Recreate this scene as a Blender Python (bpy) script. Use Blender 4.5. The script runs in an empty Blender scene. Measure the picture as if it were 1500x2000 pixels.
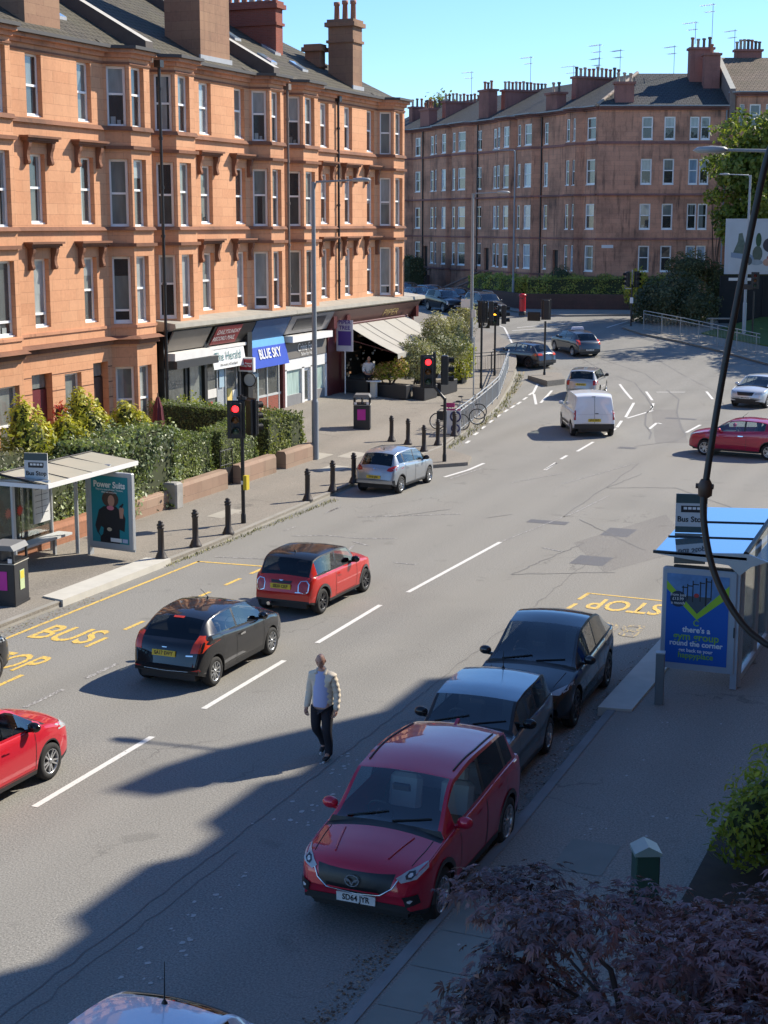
import bpy, bmesh, math, random
from mathutils import Vector, Matrix
from mathutils.bvhtree import BVHTree
random.seed(7)
S = bpy.context.scene
COL = S.collection
R = math.radians
# ---------------- camera, world, sun, exposure ----------------
CAM_H = 8.7
cam_d = bpy.data.cameras.new('camera'); cam = bpy.data.objects.new('camera', cam_d); COL.objects.link(cam)
cam.location = (0, 0, CAM_H); cam.rotation_euler = (R(90 - 10.63), 0, R(22.8))
cam_d.sensor_fit = 'VERTICAL'; cam_d.sensor_height = 24; cam_d.lens = 36.0
cam_d.clip_start = 0.05; cam_d.clip_end = 3000
S.camera = cam
SUN_EL, SUN_AZ = R(38), R(35)           # azimuth from +Y towards +X
W = bpy.data.worlds.new('World'); S.world = W; W.use_nodes = True
nt = W.node_tree; nt.nodes.clear()
sky = nt.nodes.new('ShaderNodeTexSky'); sky.sky_type = 'NISHITA'; sky.sun_disc = False
sky.sun_elevation = SUN_EL; sky.sun_rotation = SUN_AZ; sky.air_density = 1.0; sky.dust_density = 0.0; sky.ozone_density = 9.5
bg = nt.nodes.new('ShaderNodeBackground'); bg.inputs['Strength'].default_value = 0.086
wo = nt.nodes.new('ShaderNodeOutputWorld')
nt.links.new(sky.outputs[0], bg.inputs['Color']); nt.links.new(bg.outputs[0], wo.inputs['Surface'])
sun_d = bpy.data.lights.new('sun', 'SUN'); sun_d.energy = 3.4; sun_d.angle = R(0.53); sun_d.color = (1.0, 0.91, 0.77)
sun = bpy.data.objects.new('sun', sun_d); COL.objects.link(sun)
sd = Vector((math.sin(SUN_AZ) * math.cos(SUN_EL), math.cos(SUN_AZ) * math.cos(SUN_EL), math.sin(SUN_EL)))
sun.rotation_euler = sd.to_track_quat('Z', 'Y').to_euler(); sun.location = (60, 60, 60)
S.view_settings.view_transform = 'Standard'; S.view_settings.look = 'None'
S.view_settings.exposure = 1.27; S.view_settings.gamma = 1.0
S.cycles.max_bounces = 8; S.cycles.transparent_max_bounces = 12
try: S.cycles.use_denoising = True
except Exception: pass

# ---------------- materials ----------------
MATS = {}
def lin(c):
    if isinstance(c, str):
        c = c.lstrip('#'); c = [int(c[i:i+2], 16) / 255 for i in (0, 2, 4)]
        return tuple(x / 12.92 if x <= .04045 else ((x + .055) / 1.055) ** 2.4 for x in c)
    return tuple(c)
def pmat(name, col, rough=.6, metal=0., var=.12, scale=3., bump=0., coat=0., spec=.5, emit=0., ecol=None):
    """plain principled material with a little noise in its colour"""
    if name in MATS: return MATS[name]
    m = bpy.data.materials.new(name); m.use_nodes = True; n = m.node_tree; b = n.nodes['Principled BSDF']
    col = lin(col); b.inputs['Base Color'].default_value = (*col, 1)
    b.inputs['Roughness'].default_value = rough; b.inputs['Metallic'].default_value = metal
    b.inputs['Specular IOR Level'].default_value = spec
    if coat: b.inputs['Coat Weight'].default_value = coat; b.inputs['Coat Roughness'].default_value = .03
    if emit: b.inputs['Emission Color'].default_value = (*(ecol or col), 1); b.inputs['Emission Strength'].default_value = emit
    if var or bump:
        tc = n.nodes.new('ShaderNodeTexCoord'); no = n.nodes.new('ShaderNodeTexNoise')
        no.inputs['Scale'].default_value = scale; no.inputs['Detail'].default_value = 5
        n.links.new(tc.outputs['Object'], no.inputs['Vector'])
        if var:
            mx = n.nodes.new('ShaderNodeMix'); mx.data_type = 'RGBA'
            mx.inputs[6].default_value = (*[c * (1 - var) for c in col], 1); mx.inputs[7].default_value = (*[min(1, c * (1 + var)) for c in col], 1)
            n.links.new(no.outputs['Fac'], mx.inputs[0]); n.links.new(mx.outputs[2], b.inputs['Base Color'])
        if bump:
            bp = n.nodes.new('ShaderNodeBump'); bp.inputs['Strength'].default_value = bump; bp.inputs['Distance'].default_value = .02
            n.links.new(no.outputs['Fac'], bp.inputs['Height']); n.links.new(bp.outputs[0], b.inputs['Normal'])
    MATS[name] = m; return m
class NT:
    """tiny node helper"""
    def __init__(s, name, rough=.8):
        s.m = bpy.data.materials.new(name); s.m.use_nodes = True; s.t = s.m.node_tree; s.b = s.t.nodes['Principled BSDF']
        s.b.inputs['Roughness'].default_value = rough; MATS[name] = s.m
        if rough >= .8: s.b.inputs['Specular IOR Level'].default_value = .18
    def n(s, typ, **kw):
        x = s.t.nodes.new(typ)
        for k, v in kw.items():
            if k in x.inputs: x.inputs[k].default_value = v
            else: setattr(x, k, v)
        return x
    def l(s, a, b): s.t.links.new(a, b)
    def noise(s, vec, scale, detail=4, rough=.55):
        x = s.n('ShaderNodeTexNoise'); x.inputs['Scale'].default_value = scale; x.inputs['Detail'].default_value = detail; x.inputs['Roughness'].default_value = rough
        s.l(vec, x.inputs['Vector']); return x.outputs['Fac']
    def ramp(s, fac, stops):
        x = s.n('ShaderNodeValToRGB'); e = x.color_ramp.elements
        while len(e) < len(stops): e.new(.5)
        for q, (p, c) in zip(e, stops): q.position = p; q.color = (*c, 1) if len(c) == 3 else c
        s.l(fac, x.inputs[0]); return x.outputs[0]
    def mix(s, fac, a, b, mode='MIX'):
        x = s.n('ShaderNodeMix', data_type='RGBA', blend_type=mode)
        for i, v in ((0, fac), (6, a), (7, b)):
            if isinstance(v, (int, float)): x.inputs[i].default_value = v
            elif isinstance(v, tuple): x.inputs[i].default_value = (*v, 1)
            else: s.l(v, x.inputs[i])
        return x.outputs[2]
    def math(s, op, a, b=0.):
        x = s.n('ShaderNodeMath', operation=op)
        for i, v in ((0, a), (1, b)):
            if isinstance(v, (int, float)): x.inputs[i].default_value = v
            else: s.l(v, x.inputs[i])
        return x.outputs[0]
    def bump(s, h, st=.3, d=.02):
        x = s.n('ShaderNodeBump'); x.inputs['Strength'].default_value = st; x.inputs['Distance'].default_value = d
        s.l(h, x.inputs['Height']); s.l(x.outputs[0], s.b.inputs['Normal'])
def scalevec(t, vec, sc):
    x = t.n('ShaderNodeMapping'); x.inputs['Scale'].default_value = sc; t.l(vec, x.inputs['Vector']); return x.outputs[0]
def stone(name, c1, c2, mortar, bw=.95, bh=.36, stain=.35, staincol=(.05, .035, .03), streak=.5):
    t = NT(name, .85); tc = t.n('ShaderNodeTexCoord'); uv = tc.outputs['UV']; ob = tc.outputs['Object']
    br = t.n('ShaderNodeTexBrick'); br.offset = .5; br.inputs['Scale'].default_value = 1
    br.inputs['Brick Width'].default_value = bw; br.inputs['Row Height'].default_value = bh; br.inputs['Mortar Size'].default_value = .006
    br.inputs['Mortar Smooth'].default_value = .2; br.inputs['Bias'].default_value = 0
    br.inputs['Color1'].default_value = (*c1, 1); br.inputs['Color2'].default_value = (*c2, 1); br.inputs['Mortar'].default_value = (*mortar, 1)
    t.l(uv, br.inputs['Vector'])
    big = t.noise(ob, .35, 5, .6); fine = t.noise(ob, 9, 4)
    st = t.noise(scalevec(t, uv, (2.2, .22, 1)), 1.2, 5, .65)
    c = t.mix(t.ramp(fine, [(.3, (0, 0, 0)), (.75, (1, 1, 1))]), br.outputs['Color'], tuple(x * 1.22 for x in c1))
    c = t.mix(.45, br.outputs['Color'], c)
    s1 = t.ramp(st, [(.52, (0, 0, 0)), (.78, (1, 1, 1))]); s2 = t.ramp(big, [(.45, (0, 0, 0)), (.72, (1, 1, 1))])
    f = t.math('MULTIPLY', t.math('ADD', t.math('MULTIPLY', s1, streak), t.math('MULTIPLY', s2, .7)), stain)
    c = t.mix(f, c, staincol)
    t.l(c, t.b.inputs['Base Color'])
    t.bump(t.math('ADD', br.outputs['Fac'], t.math('MULTIPLY', fine, -.5)), .35, -.012)
    return t.m
M_SAND = stone('orange_sandstone', (.62, .33, .185), (.55, .272, .148), (.30, .15, .085), stain=.4, staincol=(.24, .12, .07))
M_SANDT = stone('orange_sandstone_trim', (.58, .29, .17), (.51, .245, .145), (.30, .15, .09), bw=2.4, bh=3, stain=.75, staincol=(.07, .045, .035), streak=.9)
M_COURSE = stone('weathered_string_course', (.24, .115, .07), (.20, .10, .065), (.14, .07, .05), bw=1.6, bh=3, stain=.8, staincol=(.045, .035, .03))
M_FAR = stone('red_sandstone_far', (.60, .305, .195), (.48, .245, .158), (.21, .115, .09), bw=1.1, bh=.38, stain=1.0, staincol=(.085, .062, .052), streak=1.0)
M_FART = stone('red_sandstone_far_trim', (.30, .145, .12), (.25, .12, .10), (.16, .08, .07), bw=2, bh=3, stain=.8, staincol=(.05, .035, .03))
M_GARDENWALL = stone('garden_wall_stone', (.30, .20, .145), (.35, .255, .185), (.18, .13, .10), bw=1.1, bh=.4, stain=.6, staincol=(.12, .10, .07))
M_DARKWALL = stone('dark_rubble_wall', (.13, .075, .06), (.10, .06, .05), (.06, .045, .04), bw=.6, bh=.28, stain=.6, staincol=(.04, .045, .03))
M_CHIM = stone('chimney_stone', (.33, .20, .125), (.28, .16, .105), (.16, .10, .07), bw=.9, bh=.36, stain=.6, staincol=(.08, .065, .05))
M_BRICK = stone('red_brick', (.30, .09, .06), (.24, .075, .05), (.25, .17, .14), bw=.22, bh=.075, stain=.3)
def tiles(name, c1, c2, row=.3, col=.3, moss=(.10, .095, .06)):
    t = NT(name, .8); tc = t.n('ShaderNodeTexCoord'); uv = tc.outputs['UV']
    br = t.n('ShaderNodeTexBrick'); br.inputs['Scale'].default_value = 1; br.inputs['Brick Width'].default_value = col; br.inputs['Row Height'].default_value = row
    br.inputs['Mortar Size'].default_value = .034; br.inputs['Mortar Smooth'].default_value = .6
    br.inputs['Color1'].default_value = (*c1, 1); br.inputs['Color2'].default_value = (*c2, 1); br.inputs['Mortar'].default_value = (*[x * .35 for x in c1], 1)
    t.l(uv, br.inputs['Vector'])
    f = t.ramp(t.noise(tc.outputs['Object'], .6, 6, .65), [(.42, (0, 0, 0)), (.7, (1, 1, 1))])
    c = t.mix(t.math('MULTIPLY', f, .6), br.outputs['Color'], moss)
    t.l(c, t.b.inputs['Base Color']); 
    sep = t.n('ShaderNodeSeparateXYZ'); t.l(uv, sep.inputs[0])
    w = t.math('FRACT', t.math('DIVIDE', sep.outputs[1], row))
    t.bump(t.math('ADD', t.math('MULTIPLY', w, -1.), t.math('MULTIPLY', br.outputs['Fac'], -.6)), .9, .04)
    return t.m
M_ROOF = tiles('grey_brown_roof_tiles', (.10, .088, .068), (.075, .068, .055), .34, .34)
M_ROOFF = tiles('slate_grey_roof_tiles', (.075, .078, .08), (.06, .062, .066), .36, .36, moss=(.065, .07, .06))
M_ROOFB = tiles('brown_roof_tiles', (.21, .165, .125), (.17, .135, .105), .34, .34)
# asphalt for the carriageway
def asphalt(name, base, warm, bright=1.):
    t = NT(name, .92); tc = t.n('ShaderNodeTexCoord'); ob = tc.outputs['Object']
    g = t.noise(ob, 34, 2, .8); g2 = t.noise(ob, 14, 3, .6); big = t.noise(scalevec(t, ob, (.9, .16, 1)), .8, 5, .6); pat = t.noise(ob, .12, 4, .6)
    c = t.mix(t.ramp(g, [(.30, (0, 0, 0)), (.72, (1, 1, 1))]), tuple(x * .5 for x in base), tuple(min(1, x * 1.62) for x in base))
    c = t.mix(t.math('MULTIPLY', t.ramp(g2, [(.5, (0, 0, 0)), (.8, (1, 1, 1))]), .35), c, tuple(x * .7 for x in base))
    c = t.mix(t.math('MULTIPLY', t.ramp(big, [(.4, (0, 0, 0)), (.68, (1, 1, 1))]), .5), c, warm)
    c = t.mix(t.math('MULTIPLY', t.ramp(pat, [(.5, (0, 0, 0)), (.62, (1, 1, 1))]), .25), c, tuple(x * .72 for x in base))
    sx = t.n('ShaderNodeSeparateXYZ'); t.l(ob, sx.inputs[0]); wv = t.math('ADD', t.math('MULTIPLY', t.math('SINE', t.math('MULTIPLY', sx.outputs[0], 3.7)), .5), .5)
    c = t.mix(t.math('MULTIPLY', t.math('MULTIPLY', wv, t.ramp(t.noise(scalevec(t, ob, (1, .12, 1)), .5, 3), [(.35, (0, 0, 0)), (.65, (1, 1, 1))])), .28), c, tuple(x * .62 for x in base))
    oil = t.ramp(t.noise(ob, 1.1, 3, .5), [(.66, (0, 0, 0)), (.72, (1, 1, 1))]); c = t.mix(t.math('MULTIPLY', oil, .3), c, tuple(x * .5 for x in base))
    # fine cracks
    vo = t.n('ShaderNodeTexVoronoi', feature='DISTANCE_TO_EDGE'); vo.inputs['Scale'].default_value = .16
    wn = t.n('ShaderNodeTexNoise'); wn.inputs['Scale'].default_value = .9; wn.inputs['Detail'].default_value = 6; t.l(ob, wn.inputs['Vector'])
    va = t.n('ShaderNodeMix', data_type='VECTOR'); va.inputs[0].default_value = .22; t.l(ob, va.inputs[4]); 
    ad = t.n('ShaderNodeVectorMath', operation='MULTIPLY_ADD'); ad.inputs[1].default_value = (2.4, 2.4, 0); t.l(wn.outputs['Color'], ad.inputs[0]); t.l(ob, ad.inputs[2]); t.l(ad.outputs[0], vo.inputs['Vector'])
    cr = t.ramp(vo.outputs['Distance'], [(.0, (1, 1, 1)), (.0045, (0, 0, 0))])
    msk = t.ramp(t.noise(ob, .3, 3), [(.5, (0, 0, 0)), (.6, (1, 1, 1))])
    c = t.mix(t.math('MULTIPLY', t.math('MULTIPLY', cr, msk), .42), c, (.05, .049, .047))
    t.l(c, t.b.inputs['Base Color']); t.bump(g, .5, .012)
    return t.m
M_ROAD = asphalt('worn_asphalt', (.228, .221, .200), (.245, .235, .208))
M_PAVE = asphalt('pavement_asphalt', (.23, .21, .178), (.275, .245, .205))
M_PAVER = asphalt('dark_pavement_asphalt', (.27, .25, .215), (.28, .255, .22))
M_PATCH = asphalt('road_repair_asphalt', (.195, .187, .172), (.21, .2, .182))
M_KERB = pmat('kerb_stone', (.27, .255, .22), .85, var=.3, scale=2, bump=.3)
M_KERBB = pmat('pale_bus_kerb_concrete', (.50, .48, .42), .8, var=.18, scale=3)
M_SLAB = pmat('pale_concrete_slab', (.34, .315, .26), .85, var=.2, scale=2)
M_SLABG = pmat('mossy_concrete_slab', (.21, .215, .185), .85, var=.25, scale=1.5)
def paint(name, col, wear):
    t = NT(name, .7); tc = t.n('ShaderNodeTexCoord'); ob = tc.outputs['Object']
    f = t.ramp(t.noise(ob, 16, 6, .75), [(wear, (0, 0, 0)), (wear + .08, (1, 1, 1))])
    t.l(t.mix(f, (.17, .16, .148), col), t.b.inputs['Base Color']); return t.m
M_WHITE = paint('worn_white_road_paint', (.62, .61, .57), .34)
M_WHITEW = paint('very_worn_white_road_paint', (.5, .49, .46), .5)
M_YELLOW = paint('worn_yellow_road_paint', (.70, .46, .09), .40)
M_YELLOWW = paint('very_worn_yellow_road_paint', (.48, .37, .14), .5)
M_BLACK = pmat('black_paint', (.014, .014, .015), .45, var=.2)
M_BLKG = pmat('black_gloss', (.012, .012, .013), .12, var=0)
M_DKGREY = pmat('dark_grey_plastic', (.035, .036, .038), .6)
M_RUBBER = pmat('tyre_rubber', (.016, .016, .016), .85, var=.2)
M_GALV = pmat('galvanised_steel', (.34, .36, .37), .42, metal=.35, var=.12)
M_LAMPGREY = pmat('grey_lamp_post_paint', (.23, .25, .265), .5, var=.1)
M_ALU = pmat('silver_frame_metal', (.42, .44, .45), .4, metal=.3, var=.06)
M_LEAD = pmat('lead_flashing', (.36, .37, .38), .55, var=.2, scale=5)
M_WFRAME = pmat('white_window_frame', (.84, .84, .81), .4, var=.05)
M_DOORRED = pmat('dark_red_door_paint', (.13, .018, .022), .45)
M_DKRED = pmat('maroon_shop_paint', (.085, .018, .018), .4)
M_IRON = pmat('cast_iron_brown_black', (.035, .026, .022), .55, var=.3)
M_TERRA = pmat('terracotta_pot', (.34, .15, .09), .8, var=.25)
M_BUFF = pmat('buff_pot', (.42, .36, .28), .8, var=.25)
M_SOIL = pmat('garden_soil', (.05, .038, .026), .95, var=.4, scale=6)
M_GRASS = pmat('mown_grass', (.06, .11, .022), .9, var=.4, scale=4, bump=.4)
M_WHITEP = pmat('white_paint', (.72, .72, .70), .4, var=.05)
def glass(name, col, rough=.03, coat=1.):
    t = NT(name, .25); b = t.b; tc = t.n('ShaderNodeTexCoord'); ob = tc.outputs['Object']
    f = t.noise(scalevec(t, ob, (2.5, 2.5, .6)), 1.5, 2)
    t.l(t.mix(f, tuple(c * .45 for c in col), tuple(min(1, c * 1.5) for c in col)), b.inputs['Base Color'])
    b.inputs['Coat Weight'].default_value = coat; b.inputs['Coat Roughness'].default_value = rough; b.inputs['Coat IOR'].default_value = 1.6
    return t.m
M_GLASS = [glass('dark_window_glass', (.022, .026, .028)), glass('curtained_window_glass', (.17, .19, .175)), glass('net_curtain_window_glass', (.31, .34, .33)), glass('grey_window_glass', (.07, .078, .075))]  # pane tones, picked at random for each window
M_GLBLUE = glass('sky_reflection_window_glass', (.23, .33, .42)); M_GLPINK = glass('pink_curtain_window_glass', (.55, .25, .20))  # blue panes carry a painted sky reflection in the base colour
# ---------------- mesh helpers ----------------
def tag(o, label=None, cat=None, group=None, kind=None):
    if label: o['label'] = label
    if cat: o['category'] = cat
    if group: o['group'] = group
    if kind: o['kind'] = kind
    return o
def link(o, parent=None):
    COL.objects.link(o)
    if parent is not None:
        o.parent = parent
        o.matrix_parent_inverse = Matrix.Identity(4)
    return o
def empty(name, loc, rz, label, cat, group=None):
    o = bpy.data.objects.new(name, None); o.location = loc; o.rotation_euler = (0, 0, rz); o.empty_display_size = .2
    link(o); return tag(o, label, cat, group)
class MB:
    def __init__(s): s.v = []; s.f = []; s.mi = []; s.sm = []
    def face(s, pts, mi=0, sm=False):
        b = len(s.v); s.v += [tuple(p) for p in pts]; s.f.append(tuple(range(b, b + len(pts)))); s.mi.append(mi); s.sm.append(sm)
    def grid(s, rows, mi=0, sm=True, closed=False):
        b = len(s.v); n = len(rows[0])
        for r in rows: s.v += [tuple(p) for p in r]
        for i in range(len(rows) - 1):
            for j in range(n if closed else n - 1):
                k = (j + 1) % n
                s.f.append((b + i * n + j, b + i * n + k, b + (i + 1) * n + k, b + (i + 1) * n + j)); s.mi.append(mi); s.sm.append(sm)
    def box(s, x0, x1, y0, y1, z0, z1, mi=0, M=None):
        p = [Vector((x, y, z)) for z in (z0, z1) for y in (y0, y1) for x in (x0, x1)]
        if M is not None: p = [M @ q for q in p]
        b = len(s.v); s.v += [tuple(q) for q in p]
        for f in ((0, 2, 3, 1), (4, 5, 7, 6), (0, 1, 5, 4), (2, 6, 7, 3), (0, 4, 6, 2), (1, 3, 7, 5)):
            s.f.append(tuple(b + i for i in f)); s.mi.append(mi); s.sm.append(False)
    def bevbox(s, x0, x1, y0, y1, z0, z1, r=.02, mi=0, M=None):
        """box with chamfered vertical edges and top"""
        pts = [(x0 + r, y0), (x1 - r, y0), (x1, y0 + r), (x1, y1 - r), (x1 - r, y1), (x0 + r, y1), (x0, y1 - r), (x0, y0 + r)]
        cx, cy = (x0 + x1) / 2, (y0 + y1) / 2
        def sh(p): return (p[0] + (r if p[0] < cx else -r), p[1] + (r if p[1] < cy else -r))
        s.prism(pts, z0, z1 - r, mi, M, cap=(True, False)); top = [sh(p) for p in pts]
        a = [Vector((*p, z1 - r)) for p in pts]; b = [Vector((*p, z1)) for p in top]
        if M is not None: a = [M @ q for q in a]; b = [M @ q for q in b]
        n = len(a)
        for i in range(n): s.face([a[i], a[(i + 1) % n], b[(i + 1) % n], b[i]], mi)
        s.face(b, mi)
    def prism(s, poly, z0, z1, mi=0, M=None, cap=(True, True), sm=False):
        a = [Vector((*p, z0)) for p in poly]; b = [Vector((*p, z1)) for p in poly]
        ar = sum(poly[i][0] * poly[(i + 1) % len(poly)][1] - poly[(i + 1) % len(poly)][0] * poly[i][1] for i in range(len(poly)))
        if ar < 0: a.reverse(); b.reverse()
        if M is not None: a = [M @ q for q in a]; b = [M @ q for q in b]
        n = len(a)
        for i in range(n): s.face([a[i], a[(i + 1) % n], b[(i + 1) % n], b[i]], mi, sm)
        if cap[0]: s.face(a[::-1], mi)
        if cap[1]: s.face(b, mi)
    def cyl(s, p0, p1, r0, r1=None, n=12, mi=0, caps=True):
        r1 = r0 if r1 is None else r1; p0 = Vector(p0); p1 = Vector(p1); d = (p1 - p0).normalized()
        a = d.orthogonal().normalized(); c = d.cross(a)
        ra = []; rb = []
        for i in range(n):
            t = 2 * math.pi * i / n; o = a * math.cos(t) + c * math.sin(t); ra.append(p0 + o * r0); rb.append(p1 + o * r1)
        s.grid([ra, rb], mi, True, True)
        if caps: s.face(ra[::-1], mi); s.face(rb, mi)
    def tube(s, pts, r, n=8, mi=0, caps=True):
        pts = [Vector(p) for p in pts]; rs = r if isinstance(r, (list, tuple)) else [r] * len(pts); rows = []
        d = (pts[1] - pts[0]).normalized(); a = d.orthogonal().normalized()
        for i, p in enumerate(pts):
            q = pts[min(i + 1, len(pts) - 1)] - pts[max(i - 1, 0)]
            if q.length > 1e-9: d = q.normalized()
            a = (a - d * a.dot(d)); a = a.normalized() if a.length > 1e-6 else d.orthogonal().normalized(); c = d.cross(a)
            rows.append([p + (a * math.cos(2 * math.pi * k / n) + c * math.sin(2 * math.pi * k / n)) * rs[i] for k in range(n)])
        s.grid(rows, mi, True, True)
        if caps: s.face(rows[0][::-1], mi); s.face(rows[-1], mi)
    def lathe(s, prof, c=(0, 0, 0), n=16, mi=0, M=None, sm=True):
        rows = []
        for r, z in prof:
            row = [Vector((c[0] + r * math.cos(2 * math.pi * k / n), c[1] + r * math.sin(2 * math.pi * k / n), c[2] + z)) for k in range(n)]
            rows.append([M @ q for q in row] if M is not None else row)
        s.grid(rows, mi, sm, True)
    def ball(s, c, r, sc=(1, 1, 1), n=10, mi=0, M=None):
        rows = []
        for i in range(n + 1):
            ph = math.pi * i / n; rows.append([])
            for k in range(n * 2):
                th = math.pi * k / n; q = Vector((c[0] + r * sc[0] * math.sin(ph) * math.cos(th), c[1] + r * sc[1] * math.sin(ph) * math.sin(th), c[2] + r * sc[2] * math.cos(ph)))
                rows[-1].append(M @ q if M is not None else q)
        s.grid(rows, mi, True, True)
    def build(s, name, mats, parent=None, uv=True, shift=None, weld=False):
        me = bpy.data.meshes.new(name); v = s.v
        if shift is not None: v = [(p[0] - shift[0], p[1] - shift[1], p[2] - shift[2]) for p in v]
        me.from_pydata(v, [], s.f)
        for m in (mats if isinstance(mats, (list, tuple)) else [mats]): me.materials.append(m)
        me.polygons.foreach_set('material_index', s.mi); me.polygons.foreach_set('use_smooth', s.sm)
        if weld:
            bm = bmesh.new(); bm.from_mesh(me); bmesh.ops.remove_doubles(bm, verts=bm.verts, dist=1e-4); bm.to_mesh(me); bm.free()
        if uv:
            ul = me.uv_layers.new(name='UVMap').data
            for p in me.polygons:
                n = p.normal
                for li in p.loop_indices:
                    c = me.vertices[me.loops[li].vertex_index].co
                    if abs(n.z) > .93: ul[li].uv = (c.x, c.y)
                    else:
                        h = math.hypot(n.x, n.y); ul[li].uv = (c.x * -n.y / h + c.y * n.x / h, c.z / max(.25, h))
        me.update(); o = bpy.data.objects.new(name, me); return link(o, parent)
def smooth(o, ang=40):
    me = o.data
    try: me.set_sharp_from_angle(angle=R(ang))
    except Exception: pass
    return o
def text(name, body, size, M, mat, parent, align='CENTER', sx=1., ext=.002, bold=0., spacing=1., offset=None):
    c = bpy.data.curves.new(name, 'FONT'); c.body = body; c.size = size; c.align_x = align; c.align_y = 'CENTER'; c.extrude = ext; c.offset = bold; c.space_character = spacing; c.resolution_u = 3
    o = bpy.data.objects.new(name, c); c.materials.append(mat); link(o, parent)
    o.matrix_basis = M @ Matrix.Diagonal((sx, 1, 1, 1)); return o
def frame(o, x, up):
    """matrix whose X is x, Y is up, Z = x cross up, at o"""
    x = Vector(x).normalized(); z = x.cross(Vector(up)).normalized(); y = z.cross(x)
    m = Matrix((x, y, z)).transposed().to_4x4(); m.translation = Vector(o); return m
def copy_tree(o, parent=None, **kw):
    c = o.copy(); COL.objects.link(c)
    if parent is not None: c.parent = parent
    for ch in o.children: copy_tree(ch, c)
    return c
# ---------------- ground shape ----------------
YAW = R(22.8)
def fwd(x, y): return -x * math.sin(YAW) + y * math.cos(YAW)
def gz(x, y):
    k = min(max((fwd(x, y) - 80) / 42, 0), 1); return 2.1 * k * k * (3 - 2 * k)
def G(x, y, dz=0.): return Vector((x, y, gz(x, y) + dz))
def pz(x, y):
    """left pavement height: rises from the kerb to the shop fronts"""
    a = min(max((-21.5 - x) / 8, 0), 1); b = min(max((y - 38) / 26, 0), 1)
    return gz(x, y) + .12 + a * (.22 + .5 * b)
# ---------------- ground, roads, pavements, markings ----------------
def sheet(name, poly, zf, mat, step=2.0, skirt=0., kind='structure', parent=None):
    """a polygon cut into a fine mesh that follows zf, with a vertical skirt"""
    bm = bmesh.new(); vs = [bm.verts.new((x, y, 0)) for x, y in poly]; bm.faces.new(vs); bm.normal_update()
    if bm.faces[:][0].normal.z < 0: bmesh.ops.reverse_faces(bm, faces=bm.faces[:])
    xs = [p[0] for p in poly]; ys = [p[1] for p in poly]
    for ax, lo, hi in ((0, min(xs), max(xs)), (1, min(ys), max(ys))):
        k = lo + step
        while k < hi:
            co = (k, 0, 0) if ax == 0 else (0, k, 0); no = (1, 0, 0) if ax == 0 else (0, 1, 0)
            bmesh.ops.bisect_plane(bm, geom=bm.verts[:] + bm.edges[:] + bm.faces[:], plane_co=co, plane_no=no, dist=1e-5); k += step
    if skirt:
        be = [e for e in bm.edges if len(e.link_faces) == 1]
        r = bmesh.ops.extrude_edge_only(bm, edges=be); nv = {v for v in r['geom'] if isinstance(v, bmesh.types.BMVert)}
    else: nv = set()
    for v in bm.verts: v.co.z = zf(v.co.x, v.co.y) - (skirt if v in nv else 0)
    me = bpy.data.meshes.new(name); bm.to_mesh(me); bm.free(); me.materials.append(mat)
    o = bpy.data.objects.new(name, me); link(o, parent)
    if kind: o['kind'] = kind
    return o
def offs(pl, d):
    out = []
    for i, p in enumerate(pl):
        a = Vector(pl[max(i - 1, 0)]); b = Vector(pl[min(i + 1, len(pl) - 1)]); t = (b - a).normalized(); out.append((p[0] - t.y * d, p[1] + t.x * d))
    return out
# one sheet to the horizon: the carriageway, flat near, rising to the junction
sheet('road', [(-110, -40), (70, -40), (70, 190), (-110, 190)], lambda x, y: gz(x, y), M_ROAD, 4.0)
sheet('ground', [(-900, -900), (900, -900), (900, 900), (-900, 900)], lambda x, y: -.25 if fwd(x, y) < 90 else min(-.25 + (fwd(x, y) - 90) * .03, 1.7), pmat('far_ground', (.12, .13, .09), .9), 30.0)
KERB_L = [(-20.25, -30), (-20.25, 10), (-20.25, 36), (-20.5, 42), (-20.78, 47), (-20.98, 55.6), (-21.76, 60), (-22.75, 66.2), (-23.6, 70.5), (-24.67, 74.6), (-25.9, 79.5), (-27.4, 85), (-29.0, 89.6), (-31.4, 93.6), (-36, 98.4), (-48, 109.5), (-62, 122.6)]
sheet('pavement_across', KERB_L + [(-72, 118), (-42, 74.5), (-42, -30)], lambda x, y: pz(x, y), M_PAVE, 2.0, .2)
kb = MB()
def kerbstrip(mb, pl, zf, w=.14, h=.13):
    a = offs(pl, .01); b = offs(pl, w)
    top_a = [Vector((*p, zf(*p) + h)) for p in a]; top_b = [Vector((*p, zf(*p) + h + .004)) for p in b]; lo = [Vector((*p, zf(*p) - .1)) for p in offs(pl, -.02)]
    mb.grid([lo, top_a, top_b], 0, False)
def dense(pl, st=.9):
    out = []
    for a, b in zip(pl, pl[1:]):
        n = max(1, int((Vector(b) - Vector(a)).length / st))
        out += [(a[0] + (b[0] - a[0]) * i / n, a[1] + (b[1] - a[1]) * i / n) for i in range(n)]
    return out + [pl[-1]]
kerbstrip(kb, dense(KERB_L), gz); o = kb.build('kerb_across', M_KERB); o['kind'] = 'structure'
KERB_R = [(-6.4, -30), (-6.4, 0), (-6.45, 20), (-6.6, 28), (-6.7, 36), (-6.2, 42), (-4.5, 46), (0, 49), (30, 52)]
sheet('pavement_near', KERB_R + [(30, 30), (30, -30)], lambda x, y: gz(x, y) + .12, M_PAVER, 2.5, .2)
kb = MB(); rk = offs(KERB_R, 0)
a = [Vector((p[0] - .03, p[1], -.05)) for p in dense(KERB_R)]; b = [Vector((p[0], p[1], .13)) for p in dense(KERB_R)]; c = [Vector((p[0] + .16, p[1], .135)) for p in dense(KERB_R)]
kb.grid([c, b, a], 0, False); o = kb.build('kerb_near', pmat('shaded_kerb_stone', (.2, .205, .2), .85, var=.3, scale=2)); o['kind'] = 'structure'  # darker copy of the kerb stone, with shade put into its colour
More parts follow.
